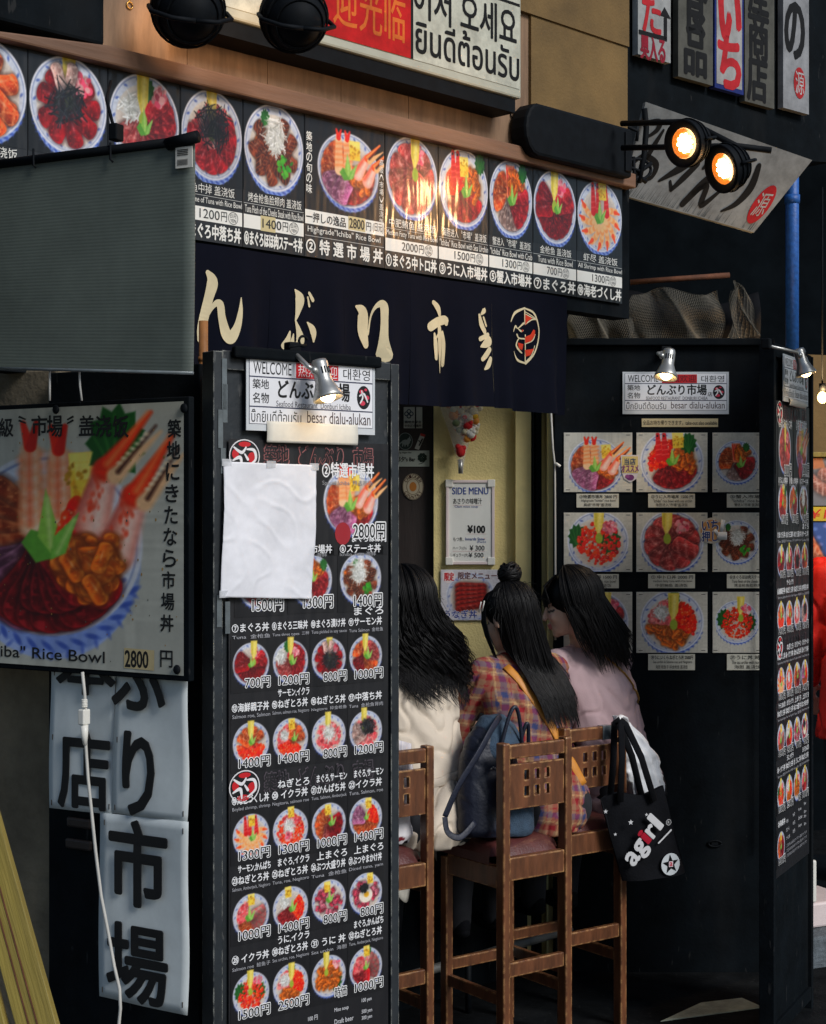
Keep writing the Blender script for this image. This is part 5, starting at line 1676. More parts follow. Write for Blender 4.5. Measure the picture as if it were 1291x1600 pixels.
for s_, a_, c2_ in (('いち', (1097, 829), (1122, 813)), ('押し', (1097, 846), (1122, 830))):
    (x0, z0), (x1, z1) = p.h(*a_), p.h(*c2_)
    b.text(s_, x0 - .002, x1 + .002, z0 - .002, z1 + .002, -.0015, rgb(230, 226, 220), .09)
    b.text(s_, x0, x1, z0, z1, -.0022, rgb(44, 66, 130), .04)
p.single(b, 'paper_print')
clip_lamp('silver clip lamp glowing over the welcome sign on the black partition', PHOTOWALL, 1041, 586, -.20, R(10), (1052, 543), 5.0, .92)
p = Thing('edge_highlight', 'thin pale strip added as the lit line down the edge beside the corner board', 'highlight strip', PHOTOWALL, 1188, 1330, -.03)  # bright strip stands in for the light caught along the board edge
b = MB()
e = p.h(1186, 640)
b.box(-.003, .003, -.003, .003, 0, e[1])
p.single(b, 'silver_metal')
p = Thing('wall_catch', 'small dark recessed catch low on the black partition', 'catch', PHOTOWALL, 1117, 1318, -.002)
b = MB()
b.tube([(.045 * math.cos(k) * .6, -.003, .012 * math.sin(k)) for k in [2 * PI * i / 16 for i in range(17)]], .004, 6)
b.box(-.014, .014, -.004, .001, -.006, .006)
p.single(b, 'black_metal')
# ---------------------------------------------------------------- wall behind the guests
YW = Frame(740, 6.75, 0)
BO = -.006
p = Thing('side_menu_board', 'white framed board headed SIDE MENU in blue hand lettering on the yellow wall', 'menu board', YW, 736, 882, -.02)
(x0, z0), (x1, z1) = p.h(697, 882), p.h(773, 750)
b = MB()
b.box(x0 + .01, x1 - .01, 0, .016, z0 + .01, z1 - .01, rgb(222, 222, 216))
BL = rgb(28, 60, 140)
w_, h_ = x1 - x0, z1 - z0
def TT(s_, u0, u1, v0, v1, col, bold=.0):
    b.text(s_, x0 + w_ * u0, x0 + w_ * u1, z0 + h_ * v0, z0 + h_ * v1, -.0014, col, bold)
TT('SIDE MENU', .13, .87, .83, .912, BL, .03)
TT('あさりの味噌汁', .15, .74, .715, .785, INK, .01)
TT('Clam miso soup', .18, .66, .665, .70, BL, .0)
TT('¥100', .45, .80, .375, .46, INK, .11)
TT('もつ煮、', .15, .36, .275, .325, INK, .0)
TT('Innards Stew', .40, .80, .285, .32, BL, .02)
TT('(Pork)', .64, .82, .25, .28, BL, .0)
TT('ハーフ(小)', .14, .42, .17, .215, INK, .0)
TT('¥ 300', .49, .79, .165, .225, INK, .03)
TT('レギュラー(大)', .10, .46, .085, .135, INK, .0)
TT('¥ 500', .47, .77, .085, .14, INK, .03)
for u0, u1, v in ((.14, .74, .70), (.42, .83, .36), (.14, .8, .155)):
    b.rect(x0 + w_ * u0, x0 + w_ * u1, z0 + h_ * v, z0 + h_ * v + .0008, -.0014, rgb(206, 140, 140))
b.build('panel', 'laminate_print', p)
b = MB()
b.box(x0, x0 + .012, -.006, .018, z0, z1)
b.box(x1 - .012, x1, -.006, .018, z0, z1)
b.box(x0 + .012, x1 - .012, -.006, .018, z0, z0 + .012)
b.box(x0 + .012, x1 - .012, -.006, .018, z1 - .012, z1)
fr_ = b.build('frame', 'pinkish_plastic', p, bevel=.002)
for (xx, zz) in ((x0, z0), (x1, z0), (x0, z1), (x1, z1)):
    b = MB()
    sx_, sz_ = (1 if xx == x0 else -1), (1 if zz == z0 else -1)
    xs_ = sorted((xx - .002 * sx_, xx + .03 * sx_))
    zs_ = sorted((zz - .002 * sz_, zz + .03 * sz_))
    b.prism([(xs_[0], zs_[0]), (xs_[1], zs_[0]), (xs_[1], zs_[1]), (xs_[0], zs_[1])], -.009, .019)
    b.build('corner_cap', 'white_plastic', fr_, bevel=.003)
p = Thing('limited_menu_print', 'printed limited menu sheet with a red grilled eel bowl below the side menu board', 'poster', YW, 740, 970, -.012)
(x0, z0), (x1, z1) = p.h(689, 969), p.h(786, 890)
b = MB()
b.box(x0, x1, 0, .003, z0, z1, rgb(216, 214, 216))
arr = dish(D['limited'], 80, (z1 - z0) / (x1 - x0), (212, 210, 214), 9, cx=-.05, cy=-.04, r=.8, side=.05)
b.image(arr, x0 + .003, x1 - .003, z0 + .003, z1 - .003, -.001)
w_, h_ = x1 - x0, z1 - z0
b.disc(x0 + w_ * .13, z0 + h_ * .86, .027, .027, -.0016, rgb(226, 214, 214), 20)
b.text('限定', x0 + w_ * .06, x0 + w_ * .21, z0 + h_ * .78, z0 + h_ * .94, -.0024, RED, .05)
b.text('限定メニュー!!', x0 + w_ * .28, x0 + w_ * .96, z0 + h_ * .81, z0 + h_ * .95, -.0018, rgb(226, 200, 200), .09)
b.text('限定メニュー!!', x0 + w_ * .28, x0 + w_ * .96, z0 + h_ * .81, z0 + h_ * .95, -.0024, rgb(70, 24, 34), .03)
b.text('うなぎ丼', x0 + w_ * .06, x0 + w_ * .58, z0 + h_ * .04, z0 + h_ * .2, -.0018, rgb(226, 222, 226), .09)
b.text('うなぎ丼', x0 + w_ * .06, x0 + w_ * .58, z0 + h_ * .04, z0 + h_ * .2, -.0024, rgb(40, 60, 140), .03)
p.single(b, 'laminate_print')
# bouquet of felt toys in cellophane
p = Thing('toy_bouquet', 'cone of small colourful felt balls wrapped in cellophane hanging on the yellow wall', 'decoration', YW, 720, 740, -.06)
rr = random.Random(3)
top, bot = p.h(730, 640), p.h(719, 740)
kinds = ['red_plush', 'cream_plush', 'green_plush', 'yellow_plush', 'white_plastic', 'cream_plush', 'red_plush', 'orange_leather']
groups_ = {}
for i in range(64):
    v = rr.random()
    z = top[1] * (1 - .45 * v) + .03 * (1 - v)
    hw = .085 * (1 - v * .75)
    x = top[0] + rr.uniform(-hw, hw)
    groups_.setdefault(rr.choice(kinds), []).append((x, rr.uniform(-.02, .03) - .01, z, rr.uniform(.011, .021)))
for mname, L_ in groups_.items():
    b = MB()
    for x, y, z, q in L_:
        b.ball((x, y, z), (q, q, q * rr.uniform(.8, 1.1)), 10, rings=6)
        if rr.random() < .5:
            b.ball((x + q * .6, y - q * .5, z + q * .6), q * .5, 8, rings=5)
    b.build('felt_ball', mname, p)
b = MB()
b.ball((.0, -.01, p.h(720, 705)[1]), (.02, .02, .026), 12)
b.ball((-.012, -.015, p.h(720, 698)[1]), .012, 10)
b.ball((.012, -.015, p.h(720, 700)[1]), .011, 10)
b.build('red_bow', 'red_plush', p)
b = MB()
prof = [(.010, .0), (.012, .03), (.022, .09), (.05, .19), (.088, .30)]
b.lathe([(r_, h_ * top[1] / .29) for r_, h_ in prof], Matrix.Diagonal((1, .6, 1, 1)), 20)
b.build('cellophane', 'cellophane', p)
b = MB()
b.tube([(0, 0, 0.0), (0, 0, .06)], .010, 8)
b.build('stem_wrap', 'silver_metal', p)
# stickers on the dark panel
DK = Frame(650, 6.80, 0)
def sticker(lab, a_, c_, fn, g='stickers on the dark panel'):
    p = Thing('sticker', lab, 'sticker', DK, (a_[0] + c_[0]) / 2, a_[1], -.006, g)
    (x0, z0), (x1, z1) = p.h(*a_), p.h(*c_)
    b = MB()
    fn(b, x0, x1, z0, z1)
    p.single(b, 'paper_print', solid=0)
def s1(b, x0, x1, z0, z1):
    b.box(x0, x1, 0, .002, z0, z1, rgb(196, 196, 184))
    xm = x0 + (x1 - x0) * .6
    b.rect(xm, xm + .006, z0, z1, -.0006, INK)
    cx, cz, q = x0 + (x1 - x0) * .28, z0 + (z1 - z0) * .68, .02
    for k in range(4):
        a = PI / 2 * k
        b.ring(cx + q * .5 * math.cos(a), cz + q * .5 * math.sin(a), q * .5, q * .5, .004, -.0008 - k * .0002, rgb(30, 50, 70), 16)
    b.text('築地共栄会', x0 + .004, x1 - .004, z0 + (z1 - z0) * .22, z0 + (z1 - z0) * .36, -.0012, INK, .03)
    b.text('中央区会場所', x0 + .004, x1 - .004, z0 + (z1 - z0) * .04, z0 + (z1 - z0) * .18, -.0012, INK, .03)
sticker('pale sticker with a dark crossed ring mark, topmost on the dark panel', (631, 669), (660, 636), s1)
def s2(b, x0, x1, z0, z1):
    cx, cz = (x0 + x1) / 2, (z0 + z1) / 2
    b.disc(cx, cz, (x1 - x0) / 2, (z1 - z0) / 2, 0, rgb(40, 56, 52), 28)
    b.ring(cx, cz, (x1 - x0) / 2, (z1 - z0) / 2, .0025, -.0008, rgb(130, 140, 136), 28)
    g_ = rgb(140, 150, 146)
    b.disc(cx + .002, cz - .004, .018, .011, -.001, g_, 16)
    b.disc(cx + .016, cz + .006, .008, .008, -.0014, g_, 12)
    b.flat([(cx + .014, cz + .012), (cx + .022, cz + .012), (cx + .019, cz + .022)], -.0016, g_)
    b.brush([(cx - .016, cz - .004, .005), (cx - .024, cz - .012, .004)], -.0012, g_)
    for k in (-.01, .0, .012):
        b.brush([(cx + k, cz - .01, .005), (cx + k - .002, cz - .022, .004)], -.0012, g_)
sticker('round dark sticker with a grey pig outline', (622, 703), (645, 676), s2)
def s3(b, x0, x1, z0, z1):
    P = [(x0, z0 + .006), (x0 + .018, z0), (x1, z1 - .006), (x1 - .02, z1)]
    b.flat(P, 0, rgb(190, 190, 180))
    b.flat([P[2], P[3], (P[3][0] - .003, P[3][1] - .01), (P[2][0] - .003, P[2][1] - .01)], -.0008, rgb(180, 50, 44))
    b.text('一番', (x0 + x1) / 2 - .008, (x0 + x1) / 2 + .008, z0 + .018, z1 - .018, -.001, INK, .04, rot=-.45)
sticker('narrow tilted white sticker with a red tip', (648, 703), (665, 677), s3)
def s4(b, x0, x1, z0, z1):
    b.box(x0, x1, 0, .002, z0, z1, rgb(180, 186, 176))
    w_, h_ = x1 - x0, z1 - z0
    b.text('Dining Night Bar', x0 + w_ * .02, x0 + w_ * .5, z1 - h_ * .2, z1 - h_ * .07, -.001, INK, .02)
    b.text("都夕's Bar", x0 + w_ * .06, x0 + w_ * .6, z0 + h_ * .3, z0 + h_ * .62, -.001, INK, .05)
    cx, cz = x0 + w_ * .8, z0 + h_ * .56
    for k in range(4):
        a = PI / 4 + PI / 2 * k
        for q in (-.4, .4):
            b.disc(cx + .013 * math.cos(a + q), cz + .013 * math.sin(a + q), .0075, .0075, -.001 - .0001 * k, rgb(24, 44, 34), 12)
        b.brush([(cx, cz, .003), (cx + .012 * math.cos(a), cz + .012 * math.sin(a), .012)], -.0015, rgb(24, 44, 34))
    b.brush([(cx, cz, .003), (cx + .004, cz - .02, .003), (cx - .016, cz - .028, .002)], -.0016, rgb(24, 44, 34))
sticker('oblong white bar sticker with a dark four-leaf clover', (616, 729), (671, 704), s4)
def s5(b, x0, x1, z0, z1):
    cx, cz, rx, rz = (x0 + x1) / 2, (z0 + z1) / 2, (x1 - x0) / 2, (z1 - z0) / 2
    b.disc(cx, cz, rx, rz, 0, rgb(196, 184, 156), 36)
    b.ring(cx, cz, rx * .98, rz * .98, .002, -.0006, rgb(80, 50, 40), 36)
    b.ring(cx, cz, rx * .62, rz * .62, .002, -.0006, rgb(80, 50, 40), 30)
    for s_, sg in (('CHICKEN', 1), ('COUNTRY', -1)):
        for i, ch in enumerate(s_):
            a = PI / 2 - sg * (i - 3) * .33 if sg > 0 else -PI / 2 + (i - 3) * .33
            px_, pz_ = cx + rx * .8 * math.cos(a), cz + rz * .8 * math.sin(a)
            b.text(ch, px_ - .0045, px_ + .0045, pz_ - .006, pz_ + .006, -.001, rgb(70, 36, 30), .06, rot=(a - PI / 2) if sg > 0 else (a + PI / 2))
    b.disc(cx, cz, rx * .34, rz * .36, -.0008, rgb(190, 120, 50), 18)
sticker('round cream sticker ringed with brown capital letters', (629, 781), (662, 740), s5)
def s6(b, x0, x1, z0, z1):
    b.box(x0, x1, 0, .002, z0, z1, rgb(200, 186, 186))
    b.text('禁', x0 + .006, x1 - .006, z0 + .01, z0 + .05, -.001, rgb(120, 70, 70), .04)
sticker('small pale notice on the dark panel just above the wavy hair', (616, 925), (644, 887), s6)
# conduit and catch on the door post
p = Thing('conduit_cable', 'thin white cable running down the post beside the black partition', 'cable', PHOTOWALL, 867, 900, -.05)
b = MB()
q = [p.h(*v) for v in ((861, 640), (864, 700), (867, 725), (867.5, 780), (868, 900), (868, 1000))]
b.tube([(x, 0, z) for x, z in q], .004, 8)
b.build('cable', 'grey_cable', p)
b = MB()
q0, q1 = p.h(868, 724), p.h(875, 729)
b.tube([(q0[0], -.01, q0[1]), (q1[0], -.014, q1[1])], .006, 8)
b.build('cable_catch', 'white_plastic', p)
# serving counter in front of the yellow wall
ct = point_at('serving_counter', FACADE.world(*FACADE.hit(760, 1200, .36)[:1], .36, 0.0), FACADE.rz, 'dark serving counter the three women sit at', 'counter')
b = MB()
b.box(-1.5, .36, -.02, .30, .98, 1.03)
b.build('worktop', 'dark_brown_wood', ct, bevel=.006)
b = MB()
b.box(-1.5, .36, .10, .14, 0.012, .978)
b.build('front_panel', 'black_paint', ct)
p = Thing('chopstick_holder', 'dark holder with pale chopsticks standing on the counter beside the plaid shirt', 'chopstick holder', FACADE, 747, 1068, .44)
p.z0 = 1.0305
b = MB()
b.lathe([(0, 0), (.034, 0), (.036, .05), (.036, .10), (.031, .10), (.03, .01)], None, 18)
b.build('cup', 'black_metal', p)
for (dx, dy) in ((-.03, .0), (.02, .01), (-.012, -.02), (.035, -.01)):
    b = MB()
    b.tube([(dx * .3, dy * .3, .012), (dx * 1.6, dy * 1.2, .21)], .0028, 6)
    b.build('chopstick', 'plank_wood', p)
# ---------------------------------------------------------------- upper right: signs of the lane, pipe, mesh
nb_ = Thing('lane_building', 'dark building across the lane with shop signs on its upper front', 'building', LANE, 1100, 1600, 0)
nb_.z0 = 0
SG = Frame(1130, 7.0, 41)
b = MB()
x0, x1 = nb_.h(955, 500)[0], nb_.h(1700, 500)[0]
b.box(x0 - .3, x1, 1.6, 1.8, 0, 6)
b.build('rear_wall', 'dark_void', nb_)
b = MB()
zA = nb_.h(1250, 585)[1]
b.box(nb_.h(1262, 600)[0], x1, .9, 1.0, nb_.h(1270, 730)[1], nb_.h(1270, 520)[1])
b.build('ochre_wall', 'ochre_plaster', nb_)
sb = Thing('signboard_beam', 'dark beam carrying a row of vertical shop signs at the upper right', 'sign frame', SG, 1130, 300, .02)
b = MB()
xa, xb = sb.h(975, 100)[0], sb.h(1300, 100)[0]
za = sb.h(1100, 200)[1]
b.prism([(xa, sb.h(985, 110)[1]), (xb, sb.h(1285, 208)[1]), (xb, 2.5), (xa, 2.5)], .012, .5)
b.build('case', 'black_paint', sb)
b = MB()
b.prism([(xa, sb.h(985, 178)[1] - .16), (xb, sb.h(1285, 200)[1] - .15), (xb, sb.h(1285, 200)[1] - .02), (xa, sb.h(985, 112)[1])], .0, .3)
b.build('underside_board', 'black_paint', sb)
def vsign(lab, px0, px1, zt0, bg_, chars, edge=None):
    """one upright sign panel; chars are (text, pixel box, colour, bold)"""
    p = Thing('shop_sign', lab, 'sign', SG, (px0 + px1) / 2, zt0[1], -.01, 'upright shop signs in the row at the upper right')
    a, c = p.h(px0, 100)[0], p.h(px1, 100)[0]
    zb0 = p.h(px0, zt0[0])[1]
    zb1 = p.h(px1, zt0[1])[1]
    zz = (zb0 + zb1) / 2
    b = MB()
    b.box(a, c, 0, .03, zz, zz + 1.3, edge or bg_)
    if edge:
        b.rect(a + .012, c - .012, zz + .02, zz + 1.29, -.001, bg_)
    for ch in chars:
        (x0, z0), (x1, z1) = p.h(*ch[1]), p.h(*ch[2])
        if ch[0] == '|seal':
            b.disc((x0 + x1) / 2, (z0 + z1) / 2, (x1 - x0) / 2, (z1 - z0) / 2, -.002, rgb(176, 40, 44), 20)
            b.text('源', x0 + .012, x1 - .012, z0 + .02, z1 - .02, -.003, rgb(190, 190, 190), .0)
        elif ch[0] == '|arrow':
            for q in ch[4]:
                b.flat([p.h(*v) for v in q], -.0022, INK)
        else:
            b.text(ch[0], x0, x1, z0, z1, -.002, ch[3], ch[4] if len(ch) > 4 else .06)
    p.single(b, 'matte_paint')
RD = rgb(190, 40, 48)
vsign('white upright sign with red letters and a black upward arrow', 997, 1048, (83, 100), rgb(160, 162, 162),
      [('た', (1004, 47), (1032, -4), RD, .05), ('奥入る', (1001, 90), (1039, 60), rgb(150, 30, 50), .05),
       ('|arrow', (0, 0), (1, 1), INK, [[(998, 46), (998, 53), (1042, 65), (1042, 58)], [(1037, 61), (1042, 63), (1042, 28), (1037, 27)], [(1031, 24), (1048, 30), (1038, 11)]])])
vsign('grey upright sign with two black food characters', 1060, 1114, (117, 136), rgb(88, 88, 82), [('食', (1068, 48), (1104, -30), INK, .06), ('品', (1070, 113), (1103, 50), INK, .06)])
vsign('white upright sign with big red letters and a blue edge', 1117, 1162, (135, 150), rgb(164, 164, 164), [('い', (1124, 58), (1156, -30), RD, .08), ('ち', (1123, 132), (1156, 62), RD, .08)], rgb(34, 50, 120))
vsign('grey upright sign with three black shop characters', 1164, 1210, (156, 172), rgb(88, 88, 82), [('産', (1170, 18), (1200, -50), INK, .05), ('商', (1170, 88), (1200, 22), INK, .05), ('店', (1168, 154), (1198, 90), INK, .05)])
vsign('pale upright sign with one brush letter and a round red seal', 1224, 1264, (167, 180), rgb(150, 152, 156), [('の', (1227, 86), (1256, 10), INK, .06), ('|seal', (1240, 152), (1258, 108), RD)])
# slanting sign under the row
SL = Frame(1100, 6.6, 22)
p = Thing('slanted_sign', 'weathered white sign with black brush letters leaning out above the lane', 'sign', SL, 1100, 330, 0)
A, B, C, Dq = [p.h(*v) for v in ((973, 305), (1190, 360), (1246, 258), (973, 176))]
tilt = .30
b = MB()
def sl(x, y, z):
    return (x, y + (z - A[1]) * -.55, z)
b.warp = sl
b.prism([A, B, C, Dq], 0, .02, rgb(150, 154, 156))
rr = random.Random(12)
for k in range(70):                        # rain streaks
    u = rr.random()
    x, z = A[0] + (B[0] - A[0]) * u, A[1] + (B[1] - A[1]) * u + .004
    l = rr.uniform(.01, .07)
    b.flat([(x, z), (x + rr.uniform(.001, .003), z), (x + l * .55, z + l)], -.001, rgb(70, 76, 78))
def PS(pts, y=-.002):
    return [(p.h(x, y_)[0], p.h(x, y_)[1], w_ * .0027) for x, y_, w_ in pts]
for st in ([(979, 205, 6), (1000, 204, 9), (1000, 215, 7), (985, 226, 3)], [(985, 280, 4), (1000, 240, 8), (1010, 215, 4)], [(975, 262, 5), (990, 250, 7), (1012, 262, 9), (1010, 280, 6), (995, 285, 4)], [(975, 282, 4), (990, 275, 7), (990, 292, 5)],
           [(1023, 285, 4), (1050, 268, 12), (1068, 255, 10)], [(1045, 298, 6), (1060, 280, 10), (1075, 262, 8)], [(1045, 298, 6), (1040, 286, 4)], [(1068, 318, 10), (1090, 290, 12), (1105, 275, 8)], [(1078, 305, 6), (1097, 292, 9), (1097, 320, 9), (1120, 300, 5)],
           [(1085, 268, 5), (1098, 248, 10)], [(1168, 266, 9), (1165, 295, 13), (1150, 318, 9), (1130, 329, 3)]):
    b.brush(PS(st), -.002, INK)
(sx0, sz0) = p.h(1189, 320)
pts = [(sx0 + .045 * math.cos(a) + .03 * math.sin(a), sz0 + .075 * math.sin(a)) for a in [2 * PI * k / 24 for k in range(24)]]
b.flat(pts, -.002, RD)
b.text('源', sx0 - .03, sx0 + .03, sz0 - .045, sz0 + .045, -.003, rgb(190, 190, 190), .0, shear=.35)
p.single(b, 'matte_paint')
p = Thing('iron_crest', 'black wrought iron crest bracket in front of the slanting sign', 'bracket', Frame(1000, 6.3, 22), 1000, 330, 0)
b = MB()
def IP(pts):
    return [(p.h(*q)[0], 0, p.h(*q)[1]) for q in pts]
b.tube(IP([(1007, 170), (1010, 200), (1007, 240), (998, 285)]), .012, 8)
for cxp, cyp, q in ((996, 265, 21),):
    b.tube(IP([(cxp + q * math.cos(a), cyp + q * math.sin(a) * .8) for a in [2 * PI * k / 20 for k in range(21)]]), .007, 6)
b.tube(IP([(975, 240), (985, 262), (1000, 268), (1018, 255)]), .009, 6)
b.tube(IP([(972, 300), (985, 282), (1000, 276), (1010, 285)]), .010, 6)
b.tube(IP([(990, 245), (992, 290)]), .008, 6)
b.tube(IP([(972, 195), (985, 200), (997, 205), (995, 220)]), .008, 6)
p.single(b, 'black_metal')
p = Thing('drain_pipe', 'blue painted drain pipe coming down behind the corner board', 'pipe', LANE, 1238, 535, .3)
b = MB()
zt_ = p.h(1238, 150)[1]
b.tube([(0, 0, -.1), (0, 0, zt_)], .033, 16)
b.tube([(0, 0, p.h(1238, 318)[1]), (0, 0, p.h(1238, 305)[1])], .038, 16)
p.single(b, 'blue_paint')
p = Thing('grey_pipe', 'thin dull pipe beside the pale sign at the right edge', 'pipe', LANE, 1285, 235, .5)
b = MB()
b.tube([(0, 0, 0), (0, 0, 1.2)], .02, 12)
b.tube([(0, 0, .2), (0, 0, .24)], .026, 12)
p.single(b, 'concrete')
# crumpled wire mesh lying on the partition
MS = Frame(1050, 6.72, 0)
def mesh_sheet(lab, P4, nu, nv, seed, amp):
    p = Thing('wire_mesh', lab, 'mesh', MS, P4[0][0], P4[0][1], 0, 'crumpled wire mesh on the partition')
    A, B, C, Dq = [p.h(*v) for v in P4]
    rr = random.Random(seed)
    ph = [rr.uniform(0, 6) for _ in range(6)]
    def f(u, v):
        x = (A[0] + (B[0] - A[0]) * u) * (1 - v) + (Dq[0] + (C[0] - Dq[0]) * u) * v
        z = (A[1] + (B[1] - A[1]) * u) * (1 - v) + (Dq[1] + (C[1] - Dq[1]) * u) * v
        y = amp * (math.sin(u * 9 + ph[0]) + .6 * math.sin(u * 17 + v * 5 + ph[1]) + .5 * math.sin(v * 6 + ph[2]))
        return (x + .014 * math.sin(v * 6 + u * 11 + ph[3]), y, z + .018 * math.sin(u * 8 + ph[4]) * v)
    b = MB()
    b.sheet(f, nu, nv)
    ob = p.single(b, 'mesh_wire')
    md = ob.modifiers.new('wires', 'WIREFRAME')
    md.thickness = .0022
    md.use_replace = True
mesh_sheet('dull grey wire mesh heaped on the partition, the wide crumpled middle piece', [(978, 540), (1132, 536), (1128, 455), (985, 456)], 62, 34, 2, .03)
mesh_sheet('darker wire mesh piece drooping at the left end of the heap', [(882, 541), (985, 541), (985, 470), (900, 474)], 46, 30, 4, .025)
mesh_sheet('bright folded wire mesh flap standing at the right end of the heap', [(1136, 534), (1192, 523), (1156, 440), (1146, 448)], 16, 40, 5, .012)
p = Thing('backing_cloth', 'dark tarpaulin bundled behind the wire mesh on the partition', 'tarpaulin', MS, 1040, 540, .12)
b = MB()
A, B = p.h(900, 545)[0], p.h(1185, 545)[0]
b.sheet(lambda u, v: (A + (B - A) * u, -.05 * math.sin(v * PI), (.20 + .04 * math.sin(u * 7)) * v * (1 if u > .3 else .7 + u)), 30, 10)
p.single(b, 'black_cloth', solid=.01)
p = Thing('timber_offcut', 'short pale timber offcut lying on the left end of the partition', 'timber', MS, 906, 552, -.1)
q0, q1 = p.h(877, 553), p.h(922, 545)
b = MB()
b.box(q0[0], q1[0], -.02, .02, 0, .025)
p.single(b, 'pavement_concrete', bevel=.003)
p = Thing('roof_pole', 'rusty pole lying across above the heaped wire mesh', 'pole', MS, 1000, 440, .1)
b = MB()
q0, q1 = p.h(985, 441), p.h(1140, 430)
b.tube([(q0[0], 0, q0[1]), (q1[0], 0, q1[1])], .012, 8)
p.single(b, 'rust_wood')
# ---------------------------------------------------------------- neighbouring fish stall at the right edge
ST = Frame(1280, 7.7, 10)
p = Thing('stall_shelf', 'narrow yellow wooden shelf edge at the right of the frame', 'shelf', ST, 1270, 714, 0)
q = p.h(1266, 706)
b = MB()
b.box(p.h(1260, 700)[0], p.h(1420, 700)[0], 0, .25, 0, q[1])
p.single(b, 'plank_wood', bevel=.003)
def fish_print(name, lab, y0, y1, fn, off=.02):
    p = Thing(name, lab, 'poster' if 'photo' in name else 'price card', ST, 1280, y1, off)
    x0, x1 = p.h(1262, 800)[0], p.h(1400, 800)[0]
    z1 = p.h(1280, y0)[1]
    b = MB()
    fn(b, x0, x1, 0, z1)
    p.single(b, 'paper_print')
def fp1(b, x0, x1, z0, z1):
    c = Cv(90, (z1 - z0) / (x1 - x0), (120, 122, 130), 3)
    for k in range(5):
        c.slab(-.8 + .35 * k, -.05 + .1 * (k % 2), .34, .13, -.5, np.array((196, 120, 104)), (226, 190, 180), .6, 16)
    c.poly([(-1, .6), (-.7, .6), (-.6, .3), (-1, .25)], (190, 120, 80))
    a = np.clip(c.a, 3, 250) / 255
    b.box(x0, x1, 0, .004, z0, z1, rgb(120, 122, 130))
    b.image(np.where(a <= .04045, a / 12.92, ((a + .055) / 1.055) ** 2.4), x0, x1, z0, z1, -.001)
fish_print('fish_photo', 'grey photo of pink fish pieces under the yellow shelf at the right edge', 716, 790, fp1)
def fp2(b, x0, x1, z0, z1):
    b.box(x0, x1, 0, .004, z0, z1, rgb(206, 180, 50))
    b.text('¥1300', x0 + .012, x0 + .26, z0 + .012, z1 - .012, -.001, rgb(206, 50, 40), .02, shear=.2)
fish_print('price_tag', 'yellow price card with red handwritten 1300 at the right edge', 792, 814, fp2, .01)
def fp3(b, x0, x1, z0, z1):
    c = Cv(110, (z1 - z0) / (x1 - x0), (60, 90, 160), 5)
    for k in range(160):
        c.ell(c.rs.uniform(-1, 1), c.rs.uniform(-1, 1), .05, .035, (92 + c.rs.randint(40), 130, 206))
    for k in range(5):
        c.slab(-.95 + .16 * k, .35 - .28 * k, .26, .12, -.9, np.array((232, 110, 66)), (248, 190, 150), .5, 14)
    c.slab(-.9, -.7, .3, .2, .4, np.array((226, 130, 120)), (246, 206, 200), .5)
    a = np.clip(c.a, 3, 250) / 255
    b.box(x0, x1, 0, .004, z0, z1, rgb(60, 90, 160))
    b.image(np.where(a <= .04045, a / 12.92, ((a + .055) / 1.055) ** 2.4), x0, x1, z0, z1, -.001)
fish_print('crab_photo', 'blue poster with orange crab legs partly behind the red coat', 815, 930, fp3)
p = Thing('hanging_bulb', 'warm glowing bare bulb in front of the ochre wall at the right edge', 'lamp', Frame(1285, 6.85, 10), 1285, 621, 0)
b = MB()
b.ball((0, 0, 0), (.020, .020, .025), 14)
b.build('bulb', 'bulb_glow', p)
b = MB()
b.tube([(0, 0, .028), (0, 0, .06)], .014, 10)
b.tube([(0, 0, .06), (0, .0, .9)], .004, 6)
b.build('socket', 'black_metal', p)
ld = bpy.data.lights.new('bulb_light', 'POINT')
ld.energy = 16
ld.color = (1, .62, .28)
ld.shadow_soft_size = .03
lo = bpy.data.objects.new('bulb_light', ld)
COL.objects.link(lo)
lo.parent = p.o
lo.location = (0, -.05, -.01)
p = Thing('stone_block', 'rough grey stone block at the lower right corner', 'block', Frame(1270, 6.6, 25), 1270, 1620, 0)
p.z0 = .0
b = MB()
x0, x1 = p.h(1243, 1500)[0], p.h(1380, 1500)[0]
zt_ = p.h(1262, 1466)[1]
b.prism([(x0 + .0, 0), (x1, 0), (x1, zt_), (x0 + .012, zt_ - .003)], 0, .4)
p.single(b, 'stone', bevel=.012)
p = Thing('white_stool', 'pinkish white plastic stool standing on the stone block at the right edge', 'stool', Frame(1275, 6.75, 25), 1275, 1466, .0)
p.z0 = zt_
x0, x1 = p.h(1268, 1400)[0], p.h(1340, 1400)[0]
h_ = p.h(1268, 1345)[1]
hm = p.h(1268, 1412)[1]
b = MB()
b.box(x0, x1, 0, .26, 0, hm)
b.build('seat', 'pinkish_plastic', p, bevel=.01)
b = MB()
b.box(x0, x0 + .03, .0, .25, hm + .001, h_)
b.build('backrest', 'white_plastic', p, bevel=.008)

# unseen awning added to keep the sun off the black partition
p = point_at('shade_awning', (2.2, 5.9, 2.9), 0, 'unseen dark awning added to shade the black partition', 'awning')
b = MB()
b.box(-.45, .8, -1.0, .5, 0, .03)
b.build('canopy', 'black_cloth', p)
b = MB()
b.tube([(.7, -.9, -2.9), (.7, -.9, 0)], .025, 10)
b.tube([(.7, .4, -2.9), (.7, .4, 0)], .025, 10)
b.build('post', 'black_metal', p)
